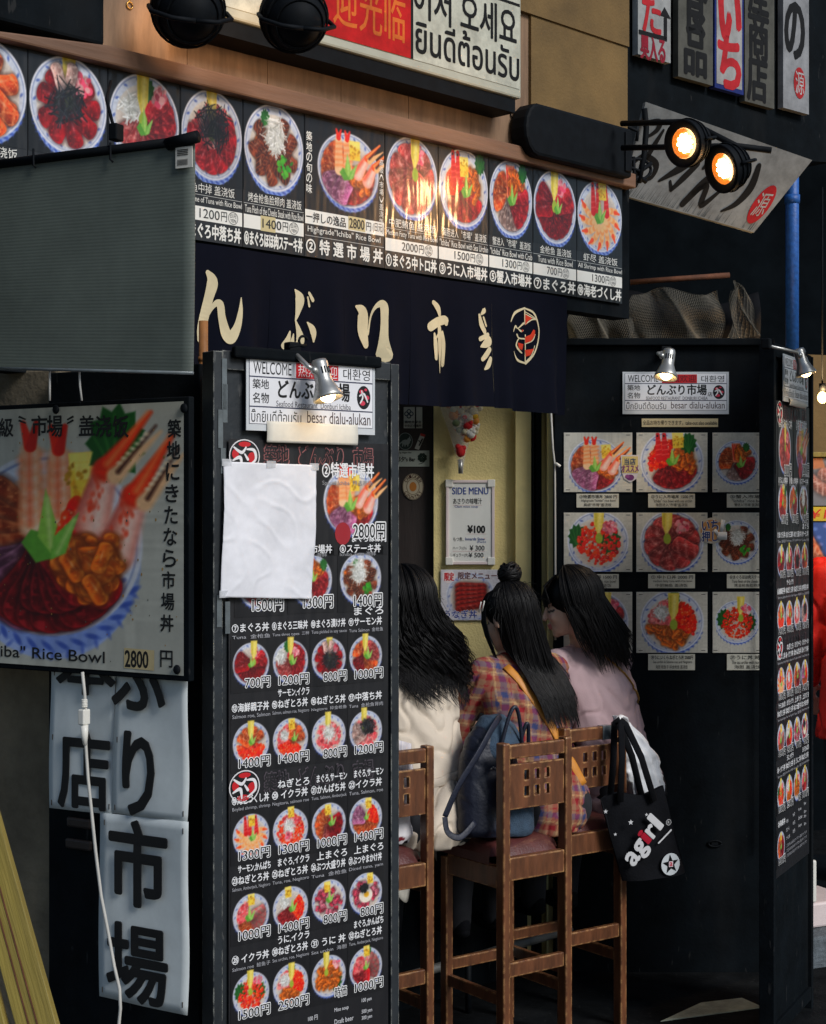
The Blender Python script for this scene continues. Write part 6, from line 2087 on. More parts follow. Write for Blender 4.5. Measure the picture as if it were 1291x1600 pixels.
# ---------------------------------------------------------------- counter chairs
def make_chair(lab):
    """tall wooden counter chair: two rear posts, pierced back panel, leather seat, aprons and rungs"""
    o = point_at('counter_chair', (0, 0, 0), CHAIRS.rz, lab, 'chair', 'tall wooden chairs along the counter')
    w, s_ = .152, .030
    zt = 1.129
    for sx in (-1, 1):
        b = MB()
        x = sx * (w - s_ / 2)
        b.prism([(x - s_ / 2, 0.016), (x + s_ / 2, 0.016), (x + s_ / 2, zt), (x - s_ / 2, zt)], -.0, .042)
        b.build('leg', 'chair_wood', o, bevel=.005)
        b = MB()
        b.prism([(x - s_ / 2, 0.016), (x + s_ / 2, 0.016), (x + s_ / 2, .70), (x - s_ / 2, .70)], .315, .35)
        b.build('leg', 'chair_wood', o, bevel=.004)
    xi = w - s_ - .0005
    b = MB()
    b.box(-xi, xi, .004, .03, 1.075, 1.122)
    b.build('top_rail', 'chair_wood', o, bevel=.004)
    b = MB()                                # pierced panel
    gx = [-xi, -.055, -.035, -.010, .010, .035, .055, xi]
    gz = [.905, .945, .978, 1.0, 1.033, 1.056]
    holes = {(i, j) for i in (1, 3, 5) for j in (1, 3)}
    vs, fs = [], []
    def V(x, y, z):
        vs.append((x, y, z))
        return len(vs) - 1
    G = [[[V(x, y, z) for z in gz] for x in gx] for y in (.008, .024)]
    nx, nz = len(gx) - 1, len(gz) - 1
    solid_ = lambda i, j: 0 <= i < nx and 0 <= j < nz and (i, j) not in holes
    for i in range(nx):
        for j in range(nz):
            if not solid_(i, j):
                continue
            f, k = G[0], G[1]
            fs.append((f[i][j], f[i + 1][j], f[i + 1][j + 1], f[i][j + 1]))
            fs.append((k[i][j], k[i][j + 1], k[i + 1][j + 1], k[i + 1][j]))
            if not solid_(i - 1, j): fs.append((f[i][j], f[i][j + 1], k[i][j + 1], k[i][j]))
            if not solid_(i + 1, j): fs.append((f[i + 1][j], k[i + 1][j], k[i + 1][j + 1], f[i + 1][j + 1]))
            if not solid_(i, j - 1): fs.append((f[i][j], k[i][j], k[i + 1][j], f[i + 1][j]))
            if not solid_(i, j + 1): fs.append((f[i][j + 1], f[i + 1][j + 1], k[i + 1][j + 1], k[i][j + 1]))
    b.add(vs, fs)
    b.build('back_panel', 'chair_wood', o, bevel=.002)
    b = MB()
    b.box(-xi, xi, .006, .032, .668, .745)
    b.build('rear_apron', 'chair_wood', o, bevel=.003)
    b = MB()
    b.box(-xi, xi, .322, .345, .64, .70)
    b.build('front_apron', 'chair_wood', o, bevel=.003)
    for sx in (-1, 1):
        x = sx * (w - s_ / 2)
        b = MB()
        b.box(x - .010, x + .010, .0425, .3145, .64, .712)
        b.build('side_apron', 'chair_wood', o, bevel=.003)
        b = MB()
        b.box(x - .009, x + .009, .0425, .3145, .25, .29)
        b.build('side_rung', 'chair_wood', o, bevel=.003)
    b = MB()
    b.box(-xi, xi, .008, .028, .345, .394)
    b.build('rear_rung', 'chair_wood', o, bevel=.003)
    b = MB()
    b.box(-xi, xi, .324, .342, .30, .34)
    b.build('front_rung', 'chair_wood', o, bevel=.003)
    b = MB()                                # padded seat
    def pad(u, v):
        a, c_ = 2 * u - 1, 2 * v - 1
        x = (abs(a) ** 1) * (1 if a > 0 else -1) * (w - .002)
        return (x * (1 if v > .13 else .8), .034 + .326 * v, .742 + .050 * (1 - abs(a) ** 5) ** .6 * (1 - abs(c_) ** 6) ** .6)
    b.sheet(pad, 22, 22)
    b.sheet(lambda u, v: ((2 * u - 1) * (w - .002) * (1 if v > .13 else .8), .034 + .326 * (v), .7135 + .0285 * 0), 6, 8)
    for (u0, v0, u1, v1) in ((0, .14, 0, 1), (1, .14, 1, 1), (0, 1, 1, 1), (.0, 0, 1, 0)):
        p, q = pad(u0, v0), pad(u1, v1)
        b.add([(p[0], p[1], .7135), (q[0], q[1], .7135), (q[0], q[1], .745), (p[0], p[1], .745)], [(0, 1, 2, 3)])
    b.build('seat', 'seat_leather', o)
    return o
def copy_tree(o, parent=None):
    c = o.copy()
    COL.objects.link(c)
    if parent:
        c.parent = parent
    for ch in o.children:
        copy_tree(ch, c)
    return c
chair = make_chair('wooden counter chair in the middle with the denim backpack on its seat')
spots = [((.424, 5.40), None), ((.662, 5.78), 'wooden counter chair hung with the black tote and the white plastic bag'), ((-.052, 5.19), 'wooden counter chair half hidden behind the front menu board')]
chairs = []
for (xy, lab) in spots:
    c_ = chair if lab is None else copy_tree(chair)
    if lab:
        c_['label'] = lab
    c_.location = (xy[0], xy[1], 0.0)
    chairs.append(c_)
# grey tape round the top rail of the far chair
def on_chair(c_, v):
    """chair coordinates to the world"""
    q = CHAIRS.rz
    return Vector((c_.location.x + v[0] * math.cos(q) - v[1] * math.sin(q), c_.location.y + v[0] * math.sin(q) + v[1] * math.cos(q), v[2]))
t = bpy.data.objects
b = MB()
b.box(.035, .075, .002, .032, 1.0735, 1.1235)
b.build('rail_tape', 'clear_tape', chairs[1])
# footrest bar under the counter
o = point_at('foot_rail', FACADE.world(FACADE.hit(760, 1200, .26)[0], .26, 0.0), FACADE.rz, 'dim metal foot rail low under the counter', 'rail')
b = MB()
b.tube([(-1.2, 0, .22), (.5, 0, .22)], .018, 10)
b.build('bar', 'silver_metal', o)
for x in (-.9, -.1, .42):
    b = MB()
    b.tube([(x, 0, .016), (x, 0, .21)], .012, 8)
    b.build('upright', 'black_metal', o)
# ---------------------------------------------------------------- people
from mathutils.bvhtree import BVHTree
def loft(b, secs, seg=24):
    """closed tube of ellipses (cx, cy, z, rx, ry)"""
    vs, fs = [], []
    for cx, cy, z, rx, ry in secs:
        for k in range(seg):
            a = 2 * PI * k / seg
            vs.append((cx + rx * math.cos(a), cy + ry * math.sin(a), z))
    n = len(secs)
    for i in range(n - 1):
        for k in range(seg):
            fs.append((i * seg + k, i * seg + (k + 1) % seg, (i + 1) * seg + (k + 1) % seg, (i + 1) * seg + k))
    fs.append(tuple(range(seg - 1, -1, -1)))
    fs.append(tuple(range((n - 1) * seg, n * seg)))
    b.add(vs, fs)
def limb(b, pts, rs, seg=14):
    P = [Vector(p) for p in pts]
    Q, S = [], []
    for i in range(len(P) - 1):
        for k in range(6):
            t_ = k / 6
            Q.append(P[i].lerp(P[i + 1], t_))
            S.append(rs[i] + (rs[i + 1] - rs[i]) * t_)
    Q.append(P[-1])
    S.append(rs[-1])
    b.tube(Q, S, seg)
    for p, r_ in zip(P, rs):
        b.ball(p, r_, 14)
def fuse(b, vox, it=4):
    """melt overlapping closed shapes into one continuous surface"""
    me = bpy.data.meshes.new('body')
    me.from_pydata(b.v, [], b.f)
    ob = bpy.data.objects.new('body', me)
    COL.objects.link(ob)
    md = ob.modifiers.new('melt', 'REMESH')
    md.mode = 'VOXEL'
    md.voxel_size = vox
    ms = ob.modifiers.new('smooth', 'SMOOTH')
    ms.iterations = it
    ms.factor = .5
    ev = ob.evaluated_get(bpy.context.evaluated_depsgraph_get())
    m2 = bpy.data.meshes.new_from_object(ev)
    n = len(m2.vertices)
    co = np.empty(n * 3, 'f')
    m2.vertices.foreach_get('co', co)
    no = np.empty(n * 3, 'f')
    m2.vertices.foreach_get('normal', no)
    fs = [tuple(p.vertices) for p in m2.polygons]
    bpy.data.objects.remove(ob)
    bpy.data.meshes.remove(m2)
    return co.reshape(-1, 3), no.reshape(-1, 3), fs
def skinned(name, b, vox, root, mats, colfn=None, dispfn=None, it=4):
    co, no, fs = fuse(b, vox, it)
    if dispfn:
        co = co + no * np.array([dispfn(Vector(c)) for c in co.tolist()])[:, None]
    o = MB()
    cols_ = [colfn(c, n_) for c, n_ in zip(co.tolist(), no.tolist())] if colfn else (.8, .8, .8)
    o.add([tuple(c) for c in co.tolist()], fs, cols_, 0, True)
    ob = o.build(name, mats, root)
    return ob, BVHTree.FromPolygons([tuple(c) for c in co.tolist()], fs)
SKIN = rgb(224, 182, 158)
def head_parts(b, M):
    def B(c, r, n=16):
        b.lathe([(math.sin(PI * i / 12), -math.cos(PI * i / 12)) for i in range(13)], M @ Matrix.Translation(c) @ Matrix.Diagonal((*r, 1)), n)
    B((0, -.012, .03), (.074, .092, .086), 22)
    B((0, .028, -.028), (.060, .062, .080), 20)
    B((0, .046, -.07), (.042, .042, .038))
    B((0, .072, -.092), (.019, .017, .017))
    B((.03, .056, -.03), (.026, .026, .026))
    B((-.03, .056, -.03), (.026, .026, .026))
    b.tube([M @ Vector(p) for p in ((0, .082, .016), (0, .094, -.006), (0, .105, -.026))], [.006, .008, .010], 10)
    B((0, .104, -.028), (.013, .010, .009))
    B((0, .092, -.054), (.018, .010, .006))
    B((0, .090, -.066), (.016, .010, .007))
    B((0, .074, .028), (.048, .014, .012))
    for s_ in (-1, 1):
        B((s_ * .075, -.006, -.012), (.009, .018, .028))
def face_colour(Mi, hair=True):
    def f(c, n_):
        p = Mi @ Vector(c)
        x, y, z = abs(p.x), p.y, p.z
        if y > .045 and abs(p.z) < .13:
            if x < .021 and -.073 < z < -.049 and y > .088 - x * .3:
                return rgb(190, 112, 106)
            if .012 < x < .055 and abs(z - .030 + (x - .03) ** 2 * 4) < .0045:
                return rgb(70, 52, 44)
            if .014 < x < .052 and abs(z + .004 - (x - .03) ** 2 * 3) < .0045:
                return rgb(30, 22, 22)
            if .022 < x < .05 and -.045 < z < -.015:
                return rgb(228, 168, 150)
        return SKIN
    return f
def hand(b, wrist, d, side):
    """palm, four bent fingers of unequal length and a thumb leaving the palm's side"""
    d = Vector(d).normalized()
    w = Vector(wrist)
    s_ = d.cross(Vector((0, 0, 1))).normalized() * side
    b.tube([w, w + d * .045, w + d * .085], [.021, .032, .030], 10, flat=.5)
    for k, l in enumerate((.062, .072, .068, .052)):
        q = w + d * .08 + s_ * (.027 - k * .018)
        b.tube([q, q + d * l * .5 + Vector((0, 0, .004)), q + d * l * .85 + Vector((0, 0, -.012)), q + d * l + Vector((0, 0, -.024))], [.0085, .0082, .0075, .006], 8)
    q = w + d * .03 + s_ * .026
    b.tube([q, q + s_ * .025 + d * .02, q + s_ * .03 + d * .05 + Vector((0, 0, -.01))], [.011, .010, .007], 8)
def guest(label, pos, rz, lean, hdir, hpos, top, colfn, wr, vox, face=False, tilt=0.0):
    """one seated woman seen from behind: body, clothing top, trousers, shoes; returns root and what the hair needs"""
    root = point_at('person', (pos[0], pos[1], 0), rz, label, 'person', None)
    hz = .845
    C = [(0, 0, .76, .15, .11), (0, .0, .82, .178, .125), (0, -.005 + lean * .05, .9, .172, .118), (0, lean * .25, 1.0, .15, .105), (0, lean * .5, 1.12, .16, .108), (0, lean * .72, 1.23, .178, .108), (0, lean * .9, 1.31, .172, .09), (0, lean * 1.0, 1.36, .12, .068), (0, lean * 1.05, 1.39, .062, .055)]
    neck = Vector((0, lean * 1.02, 1.36))
    hc = Vector(hpos)
    f = Vector(hdir).normalized()
    rt = f.cross(Vector((0, 0, 1))).normalized()
    up = rt.cross(f)
    M = Matrix((( rt.x, f.x, up.x, hc.x), (rt.y, f.y, up.y, hc.y), (rt.z, f.z, up.z, hc.z), (0, 0, 0, 1)))
    sh = [Vector((s_ * .165, lean * .93, 1.318)) for s_ in (-1, 1)]
    el = [Vector((s_ * .225, lean * .93 + .10, 1.09)) for s_ in (-1, 1)]
    wrs = [Vector((s_ * .13, lean * .93 + .31, 1.07)) for s_ in (-1, 1)]
    b = MB()
    head_parts(b, M)
    limb(b, [M @ Vector((0, -.02, -.07)), neck + Vector((0, .005, 0)), neck + Vector((0, -.01, -.08))], [.046, .048, .06])
    loft(b, [(cx, cy, z, rx * .86, ry * .84) for cx, cy, z, rx, ry in C])
    for i in (0, 1):
        limb(b, [sh[i], el[i], wrs[i]], [.044, .035, .024])
        hand(b, wrs[i], (wrs[i] - el[i]) * Vector((.4, 1, 0)), -1 if i else 1)
        s_ = -1 if i == 0 else 1
        limb(b, [(s_ * .09, .03, .83), (s_ * .10, .36, .80), (s_ * .09, .40, .42)], [.075, .05, .035])
    skinned('body', b, vox if face else .007, root, 'skin_colour', face_colour(M.inverted()), None, 2)
    b = MB()
    loft(b, [(cx, cy, z, rx * 1.03 + .006, ry * 1.04 + .008) for cx, cy, z, rx, ry in C[:-1]])
    for i in (0, 1):
        limb(b, [sh[i] + Vector((0, 0, -.004)), el[i], wrs[i] - (wrs[i] - el[i]) * .08], [.062, .055, .044])
        limb(b, [Vector((0, lean * .98, 1.345)), sh[i]], [.06, .056])
    def disp(c):
        k = Vector((c.x * 6, c.y * 6, c.z * 3))
        v = mnoise.noise(k) * .5 + mnoise.noise(Vector((c.x * 16 + c.z * 9, c.y * 14, c.z * 9 - c.x * 6))) * .32
        ridge = abs(mnoise.noise(Vector((c.x * 9 - c.z * 7, c.y * 8 + 5, c.z * 6 + c.x * 8))))
        return wr * (v - .9 * max(0, .16 - ridge) / .16 * .55)
    ob, bvh = skinned('top', b, .0055, root, top, colfn, disp, 5)
    b = MB()
    for s_ in (-1, 1):
        limb(b, [(s_ * .085, -.02, .845), (s_ * .10, .35, .815), (s_ * .09, .40, .44), (s_ * .088, .405, .36)], [.098, .068, .052, .05])
    loft(b, [(0, 0, .762, .16, .118), (0, 0, .83, .176, .122), (0, 0, .9, .16, .11)])
    skinned('trousers', b, .010, root, 'dark_trousers')
    for s_ in (-1, 1):
        b = MB()
        b.ball((s_ * .088, .445, .325), (.042, .105, .034), 16)
        b.ball((s_ * .088, .39, .345), (.036, .045, .045), 14)
        b.build('shoe', 'black_cloth', root)
    return root, M, bvh, C
def back_y(C, x, z):
    for a, c in zip(C[:-1], C[1:]):
        if a[2] <= z <= c[2]:
            t_ = (z - a[2]) / (c[2] - a[2])
            cy, rx, ry = a[1] + (c[1] - a[1]) * t_, a[3] + (c[3] - a[3]) * t_, a[4] + (c[4] - a[4]) * t_
            return cy - (ry + .03) * math.sqrt(max(0.0, 1 - (x / (rx + .05)) ** 2))
    return None
def hair_fall(root, M, C, n, zend, seed, wave=0.0, freq=20.0, spread=1.0, az=(70, 290), sway=(0, 0), rad=.0042, fringe=0, cap=True, top=(0, -.02, .12), layer=.05, flat_top=False):
    """scalp cap plus locks that leave the crown, pass the ears and hang down over the back"""
    rr = random.Random(seed)
    b = MB()
    if cap:
        b.lathe([(math.sin(PI * i / 16), -math.cos(PI * i / 16)) for i in range(17)], M @ Matrix.Translation((0, -.022, .034)) @ Matrix.Diagonal((.083, .098, .094, 1)), 32)
    Mi = M.to_3x3()
    def cap_pt(a, e, k=1.0):
        return M @ Vector((.085 * k * math.sin(a) * math.cos(e), -.022 + .100 * k * math.cos(a) * math.cos(e), .034 + .096 * k * math.sin(e)))
    ng = max(1, n // 6)
    for g_ in range(ng):
        a = R(az[0] + (az[1] - az[0]) * (g_ + rr.random()) / ng)
        ph, fr = rr.uniform(0, 6), freq * rr.uniform(.8, 1.2)
        k0 = rr.uniform(1.0, 1.0 + layer * 2)
        ze = zend + rr.uniform(-.05, .05) + (.05 if abs(math.degrees(a) - 180) > 75 else 0)
        gx, gy = rr.uniform(-.02, .02), rr.uniform(-.012, .012)
        for s_ in range(6):
            a2 = a + rr.uniform(-.07, .07)
            k = k0 + rr.uniform(-.01, .03)
            pts = []
            for e in (1.45, 1.1, .75, .4, .1, -.25):
                pts.append(cap_pt(a2, e, k))
            e0 = pts[-1]
            zl = ze + rr.uniform(-.03, .03)
            m = 11
            cx = (M @ Vector((0, -.02, 0)))
            for j in range(1, m + 1):
                t_ = j / m
                z = e0.z + (zl - e0.z) * t_
                sp = 1 + (spread - 1) * min(1, t_ * 1.6)
                x = cx.x + (e0.x - cx.x) * sp + sway[0] * t_ + gx * t_
                y = cx.y + (e0.y - cx.y) * (1 - .2 * t_) + sway[1] * t_ + gy * t_
                if wave:
                    x += wave * math.sin(z * fr + ph) * min(1, t_ * 1.6)
                    y += wave * .8 * math.cos(z * fr + ph) * min(1, t_ * 1.6)
                by = back_y(C, x, z)
                if by is not None and y > by - .006 and y < by + .2:
                    y = by - .006 - .03 * (k - 1) * rr.uniform(.6, 1.2)
                pts.append(Vector((x, y, z)))
            nn = len(pts)
            rs = [rad * (1.0 if i < nn * .6 else 1.0 - .85 * (i - nn * .6) / (nn * .4)) * rr.uniform(.9, 1.1) for i in range(nn)]
            b.tube(pts, rs, 5, cap=False)
    for k in range(n // 14):                # flyaway hairs
        a = R(rr.uniform(*az))
        p0 = cap_pt(a, rr.uniform(-.2, 1.2), 1.03)
        q = Vector((rr.uniform(-.03, .03), rr.uniform(-.03, .0), rr.uniform(-.10, .0)))
        d_ = (p0 - (M @ Vector((0, -.02, .03)))).normalized() * rr.uniform(.008, .022)
        b.tube([p0, p0 + d_ + q * .5, p0 + d_ + q * 1.4], [.0009, .0008, .0003], 4, cap=False)
    for k in range(fringe):                 # fringe over the brow
        u = rr.uniform(-1, 1)
        pts = [M @ Vector(p) for p in ((u * .05, .02, .125), (u * .062, .066, .095), (u * .066, .092 - .03 * u * u, .055), (u * .068, .094 - .034 * u * u, .022 + rr.uniform(-.014, .01)))]
        b.tube(pts, [.003, .004, .0034, .0009], 5, cap=False)
    return b
def on_back(root, bvh, pts, lift=.004):
    """lay a path given by x, z on the clothed back"""
    P = []
    for x, z in pts:
        h_ = bvh.ray_cast(Vector((x, -1.0, z)), Vector((0, 1, 0)))
        if h_[0] is not None:
            P.append(h_[0] + Vector((0, -lift, 0)))
    return P
def plan(px, d):
    return ((px - CX) / F * d, d)
RZ1 = R(34)
def into(root_xy, rz, p):
    """world point to a person's own coordinates"""
    dx, dy = p.x - root_xy[0], p.y - root_xy[1]
    return Vector((dx * math.cos(rz) + dy * math.sin(rz), -dx * math.sin(rz) + dy * math.cos(rz), p.z))
def indir(rz, d):
    return Vector((d[0] * math.cos(rz) + d[1] * math.sin(rz), -d[0] * math.sin(rz) + d[1] * math.cos(rz), d[2]))
# the woman in the beige coat, partly behind the board
p1 = plan(674, 5.52)
r1, M1, bv1, C1 = guest('seated woman with long wavy black hair in a beige coat, partly behind the menu board', p1, RZ1, .17, indir(RZ1, (-.66, .74, -.25)), into(p1, RZ1, px3(630, 950, 5.66)), 'beige_coat', None, .022, .008)
b = hair_fall(r1, M1, C1, 1900, 1.29, 5, wave=.024, freq=42, spread=1.6, az=(50, 310), sway=(.08, -.02), rad=.0019, layer=.12)
b.build('hair', 'hair_black', r1)
def strap_tail(root):
    b = MB()
    def f(u, v):
        return (-.27 + .14 * u, -.10 - .02 * math.sin(u * 5) - .012 * math.sin(v * 4 + u * 7), .92 + .24 * v - .04 * u)
    b.sheet(f, 22, 14, colfn=lambda u, v: rgb(196, 192, 204) if (u * 22) % 2 < .5 else rgb(226, 220, 220))
    return b
strap_tail(r1).build('shirt_tail', 'dyed_cloth', r1, solid=.003)
b = MB()
b.sheet(lambda u, v: (-.17 + .34 * u, -.02 + .24 * u - .02 * math.sin(u * 9) * v, .76 - (.14 + .06 * math.sin(u * 6)) * v), 18, 8)
b.build('coat_hem', 'pale_cloth', r1, solid=.003)
b = MB()                                    # belt gathered at the waist
P = on_back(r1, bv1, [(x, .985 + .012 * math.sin(x * 14)) for x in np.linspace(-.165, .165, 24)], .003)
b.tube(P, .016, 8, flat=.3, up=(0, 1, 0))
b.build('coat_belt', 'beige_coat', r1)
# the woman in the plaid shirt
p2 = plan(850, 5.74)
T1, T2_, T3, T4 = rgb(152, 112, 88), rgb(146, 40, 48), rgb(66, 74, 116), rgb(206, 170, 120)
def plaid(c, n_):
    ang = .16
    if abs(n_[0]) > .75:
        u = c[1]
    else:
        u = c[0]
    v = c[2]
    u, v = u * math.cos(ang) - v * math.sin(ang), u * math.sin(ang) + v * math.cos(ang)
    def band(q, P_):
        q = (q / P_) % 1.0
        if q < .20: return T2_
        if .28 < q < .34: return T4
        if .46 < q < .66: return T3
        if .76 < q < .80: return T2_
        return None
    A, B = band(u, .098), band(v + .02, .098)
    cols2 = [x for x in (A, B) if x] or [T1]
    if len(cols2) == 1 and (A or B):
        cols2.append(T1)
    return tuple(sum(x[i] for x in cols2) / len(cols2) for i in range(3))
r2, M2, bv2, C2 = guest('seated woman in a plaid shirt with a hair bun and an orange shoulder strap', p2, RZ1, .16, indir(RZ1, (-.72, .66, -.30)), into(p2, RZ1, px3(794, 966, 5.84)), 'dyed_cloth', plaid, .015, .008)
b = hair_fall(r2, M2, C2, 1500, 1.19, 8, wave=.005, freq=16, spread=.96, az=(84, 276), sway=(.10, -.02), rad=.0017, layer=.03)
rr = random.Random(6)
for k in range(150):                        # hair combed up and back to the bun
    a = R(rr.uniform(-100, 100))
    s0 = M2 @ Vector((.086 * math.sin(a), -.022 + .102 * math.cos(a), .03 + rr.uniform(-.01, .05)))
    e0 = M2 @ Vector((rr.uniform(-.02, .02), -.05, .128))
    mid = M2 @ Vector((.074 * math.sin(a), -.03 + .085 * math.cos(a), .098))
    b.tube([s0, mid, e0], [.003, .0045, .004], 5, cap=False)
bc = M2 @ Vector((0, -.055, .155))
for k in range(40):                         # the coiled bun
    ax_ = Vector((rr.gauss(0, .5), rr.gauss(0, .5), 1)).normalized()
    e1 = ax_.cross(Vector((1, 0, .2))).normalized()
    e2 = ax_.cross(e1)
    t0, hh_ = rr.uniform(0, 6.28), rr.uniform(-.03, .03)
    q_ = math.sqrt(max(.0002, .040 ** 2 - hh_ ** 2))
    b.tube([bc + ax_ * hh_ + e1 * q_ * math.cos(t0 + s_ * .42) + e2 * q_ * math.sin(t0 + s_ * .42) for s_ in range(10)], [.003] + [.006] * 8 + [.002], 6)
b.ball(bc, (.037, .037, .034), 16)
for k in range(16):                         # loose side locks in front of the ear
    a = rr.uniform(.058, .088)
    p0 = M2 @ Vector((-.078, a * .5, .05))
    b.tube([p0, M2 @ Vector((-.086, a * .6, .0)), M2 @ Vector((-.082, a * .62, -.05)), M2 @ Vector((-.074, a * .5, -.10 - rr.random() * .05))], [.004, .004, .003, .001], 5, cap=False)
hr2 = b.build('hair', 'hair_black', r2)
for k in (0, 1):
    b = MB()
    q = M2 @ Vector((-.085, .02 + k * .016, .075))
    b.tube([q, q + M2.to_3x3() @ Vector((-.004, .018, -.034))], .0028, 6)
    b.build('hair_clip', 'white_plastic', hr2)
b = MB()
P = on_back(r2, bv2, [(-.10 + .21 * t_, 1.345 - .42 * t_) for t_ in np.linspace(0, 1, 26)], .004)
b.tube(P, .017, 8, flat=.22, up=(0, 1, 0))
b.build('shoulder_strap', 'orange_leather', r2)
# the woman in pink, her face in profile
RZ3 = R(38)
p3 = plan(972, 6.10)
r3, M3, bv3, C3 = guest('seated woman in a pale pink top looking down in profile, long black hair', p3, RZ3, .20, indir(RZ3, (-.955, .20, -.26)), into(p3, RZ3, px3(889, 946, 6.16)), 'pink_cloth', None, .018, .0042, True)
b = hair_fall(r3, M3, C3, 1700, 1.36, 14, wave=.006, freq=14, spread=1.22, az=(75, 285), sway=(.09, -.05), rad=.0019, fringe=110, layer=.12)
b.build('hair', 'hair_black', r3)
b = MB()
P = on_back(r3, bv3, [(-.02 + .20 * t_, 1.372 - .27 * t_ + .03 * math.sin(t_ * 3)) for t_ in np.linspace(0, 1, 60)], .005)
for i in range(len(P) - 1):
    c = (P[i] + P[i + 1]) / 2
    d_ = (P[i + 1] - P[i]).normalized()
    n_ = Vector((0, -1, 0)) if i % 2 else d_.cross(Vector((0, -1, 0))).normalized()
    s_ = d_.cross(n_).normalized()
    b.tube([c + d_ * .0052 * math.cos(q) + s_ * .0034 * math.sin(q) for q in [2 * PI * k / 8 for k in range(9)]], .0016, 5, cap=False)
b.tube(P, .0012, 5)
b.build('chain_strap', 'gold', r3)
# ---------------------------------------------------------------- bags
def curve(pts, n=7):
    P_ = [Vector(p) for p in pts]
    out = []
    for i in range(len(P_) - 1):
        a, b_, c, d = P_[max(i - 1, 0)], P_[i], P_[i + 1], P_[min(i + 2, len(P_) - 1)]
        for k in range(n):
            t_ = k / n
            out.append(.5 * ((2 * b_) + (c - a) * t_ + (2 * a - 5 * b_ + 4 * c - d) * t_ * t_ + (3 * b_ - a - 3 * c + d) * t_ ** 3))
    return out + [P_[-1]]
q0 = on_chair(chairs[0], (-.075, .155, .793))
o = point_at('denim_backpack', q0, CHAIRS.rz, 'blue denim and navy leather backpack resting on the middle chair seat', 'bag')
b = MB()
loft(b, [(0, 0, .004, .125, .075), (0, 0, .03, .142, .086), (0, .005, .14, .14, .085), (-.01, .015, .26, .115, .075), (-.005, .02, .34, .085, .06), (0, .02, .375, .05, .04)])
def bagdisp(c):
    return .006 * mnoise.noise(Vector((c.x * 7, c.y * 7, c.z * 4))) - .003 * max(0, .2 - abs(mnoise.noise(Vector((c.x * 14 + c.z * 9, c.y * 9, c.z * 12))))) / .2
bb_, _ = skinned('body', b, .006, o, 'navy_leather', None, bagdisp)
b = MB()
loft(b, [(.03, .012, .27, .105, .088), (.03, .012, .31, .10, .084), (.025, .02, .37, .075, .066), (.02, .025, .41, .04, .04)])
skinned('flap', b, .006, o, 'denim', None, bagdisp)
b = MB()
loft(b, [(.06, -.018, .0, .085, .068), (.06, -.018, .02, .095, .078), (.06, -.015, .16, .095, .078), (.05, -.01, .22, .085, .07)])
skinned('front_pocket', b, .006, o, 'denim', None, bagdisp)
for (x0, x1, h_, y_) in ((-.02, .085, .115, -.06), (.09, .135, .05, -.03)):
    b = MB()
    P = [Vector((x0 + (x1 - x0) * t_, y_ - .02 * math.sin(PI * t_), .33 + h_ * math.sin(PI * t_) - .05 * abs(2 * t_ - 1) ** 2)) for t_ in np.linspace(0, 1, 18)]
    b.tube(P, .0068, 8)
    b.build('handle', 'navy_leather', o)
b = MB()
P = curve([(-.25, -.06, .10), (-.20, -.07, .20), (-.12, -.075, .30), (-.05, -.06, .375), (.02, -.02, .41)])
b.tube(P, .012, 8, flat=.12, up=(0, 1, 0))
P = curve([(-.25, -.06, .10), (-.245, -.07, .05), (-.20, -.08, .03), (-.13, -.07, .07)])
b.tube(P, .011, 8, flat=.12, up=(0, 1, 0))
b.build('strap', 'navy_leather', o)
b = MB()
for k in range(5):
    b.ball((-.07 + k * .008, -.082, .245 + .004 * (k % 2)), .003, 6)
b.build('stud', 'silver_metal', bb_)
# patterned white bag on the near chair
q0 = on_chair(chairs[2], (.085, .15, .794))
o = point_at('patterned_bag', q0, CHAIRS.rz, 'small white bag with dark and red print on the near chair seat', 'bag')
b = MB()
loft(b, [(0, 0, 0, .055, .06), (0, 0, .03, .07, .075), (.0, 0, .09, .06, .065), (-.01, 0, .14, .03, .04)])
def spots_(c, n_):
    v = mnoise.noise(Vector((c[0] * 22, c[1] * 22, c[2] * 22 + 3)))
    w_ = mnoise.noise(Vector((c[0] * 26 + 9, c[1] * 26, c[2] * 26)))
    return rgb(30, 28, 34) if v > .28 else rgb(130, 40, 50) if w_ > .38 else rgb(220, 218, 222)
skinned('body', b, .005, o, 'dyed_cloth', spots_, bagdisp)
b = MB()
b.tube([(-.02, 0, .13), (-.03, -.01, .17), (.0, -.015, .19), (.025, -.01, .15)], .006, 8)
b.build('handle', 'white_bag', o)
# white plastic carrier bag on the far chair
qp = on_chair(chairs[1], (.14, .02, 1.128))
o = point_at('plastic_bag', qp, R(15), 'crumpled white plastic carrier bag hanging from the far chair post', 'bag')
b = MB()
def pb(u, v):
    a = u * 2 * PI
    w_ = (.014 + .085 * min(1, (v * 1.9)) ** .9) * (1 if v < .85 else max(.02, 1 - ((v - .85) / .15) ** 2 * .95))
    x = .085 * min(1, v * 2.2) + w_ * math.cos(a) * 1.0 + .010 * math.sin(v * 9)
    y = .05 + w_ * .55 * math.sin(a)
    z = .018 - .285 * v + .06 * v * (1 - math.cos(a)) * .25 - .05 * v * (x > .06)
    n_ = mnoise.noise(Vector((math.cos(a) * 2.5, math.sin(a) * 2.5, v * 5))) * .022 * min(1, v * 2)
    n2 = abs(mnoise.noise(Vector((math.cos(a) * 5 + v * 3, math.sin(a) * 5, v * 9)))) * .014
    return (x + (n_ - n2) * math.cos(a), y + (n_ - n2) * math.sin(a), z)
b.sheet(pb, 60, 50)
b.build('body', 'white_bag', o)
b = MB()
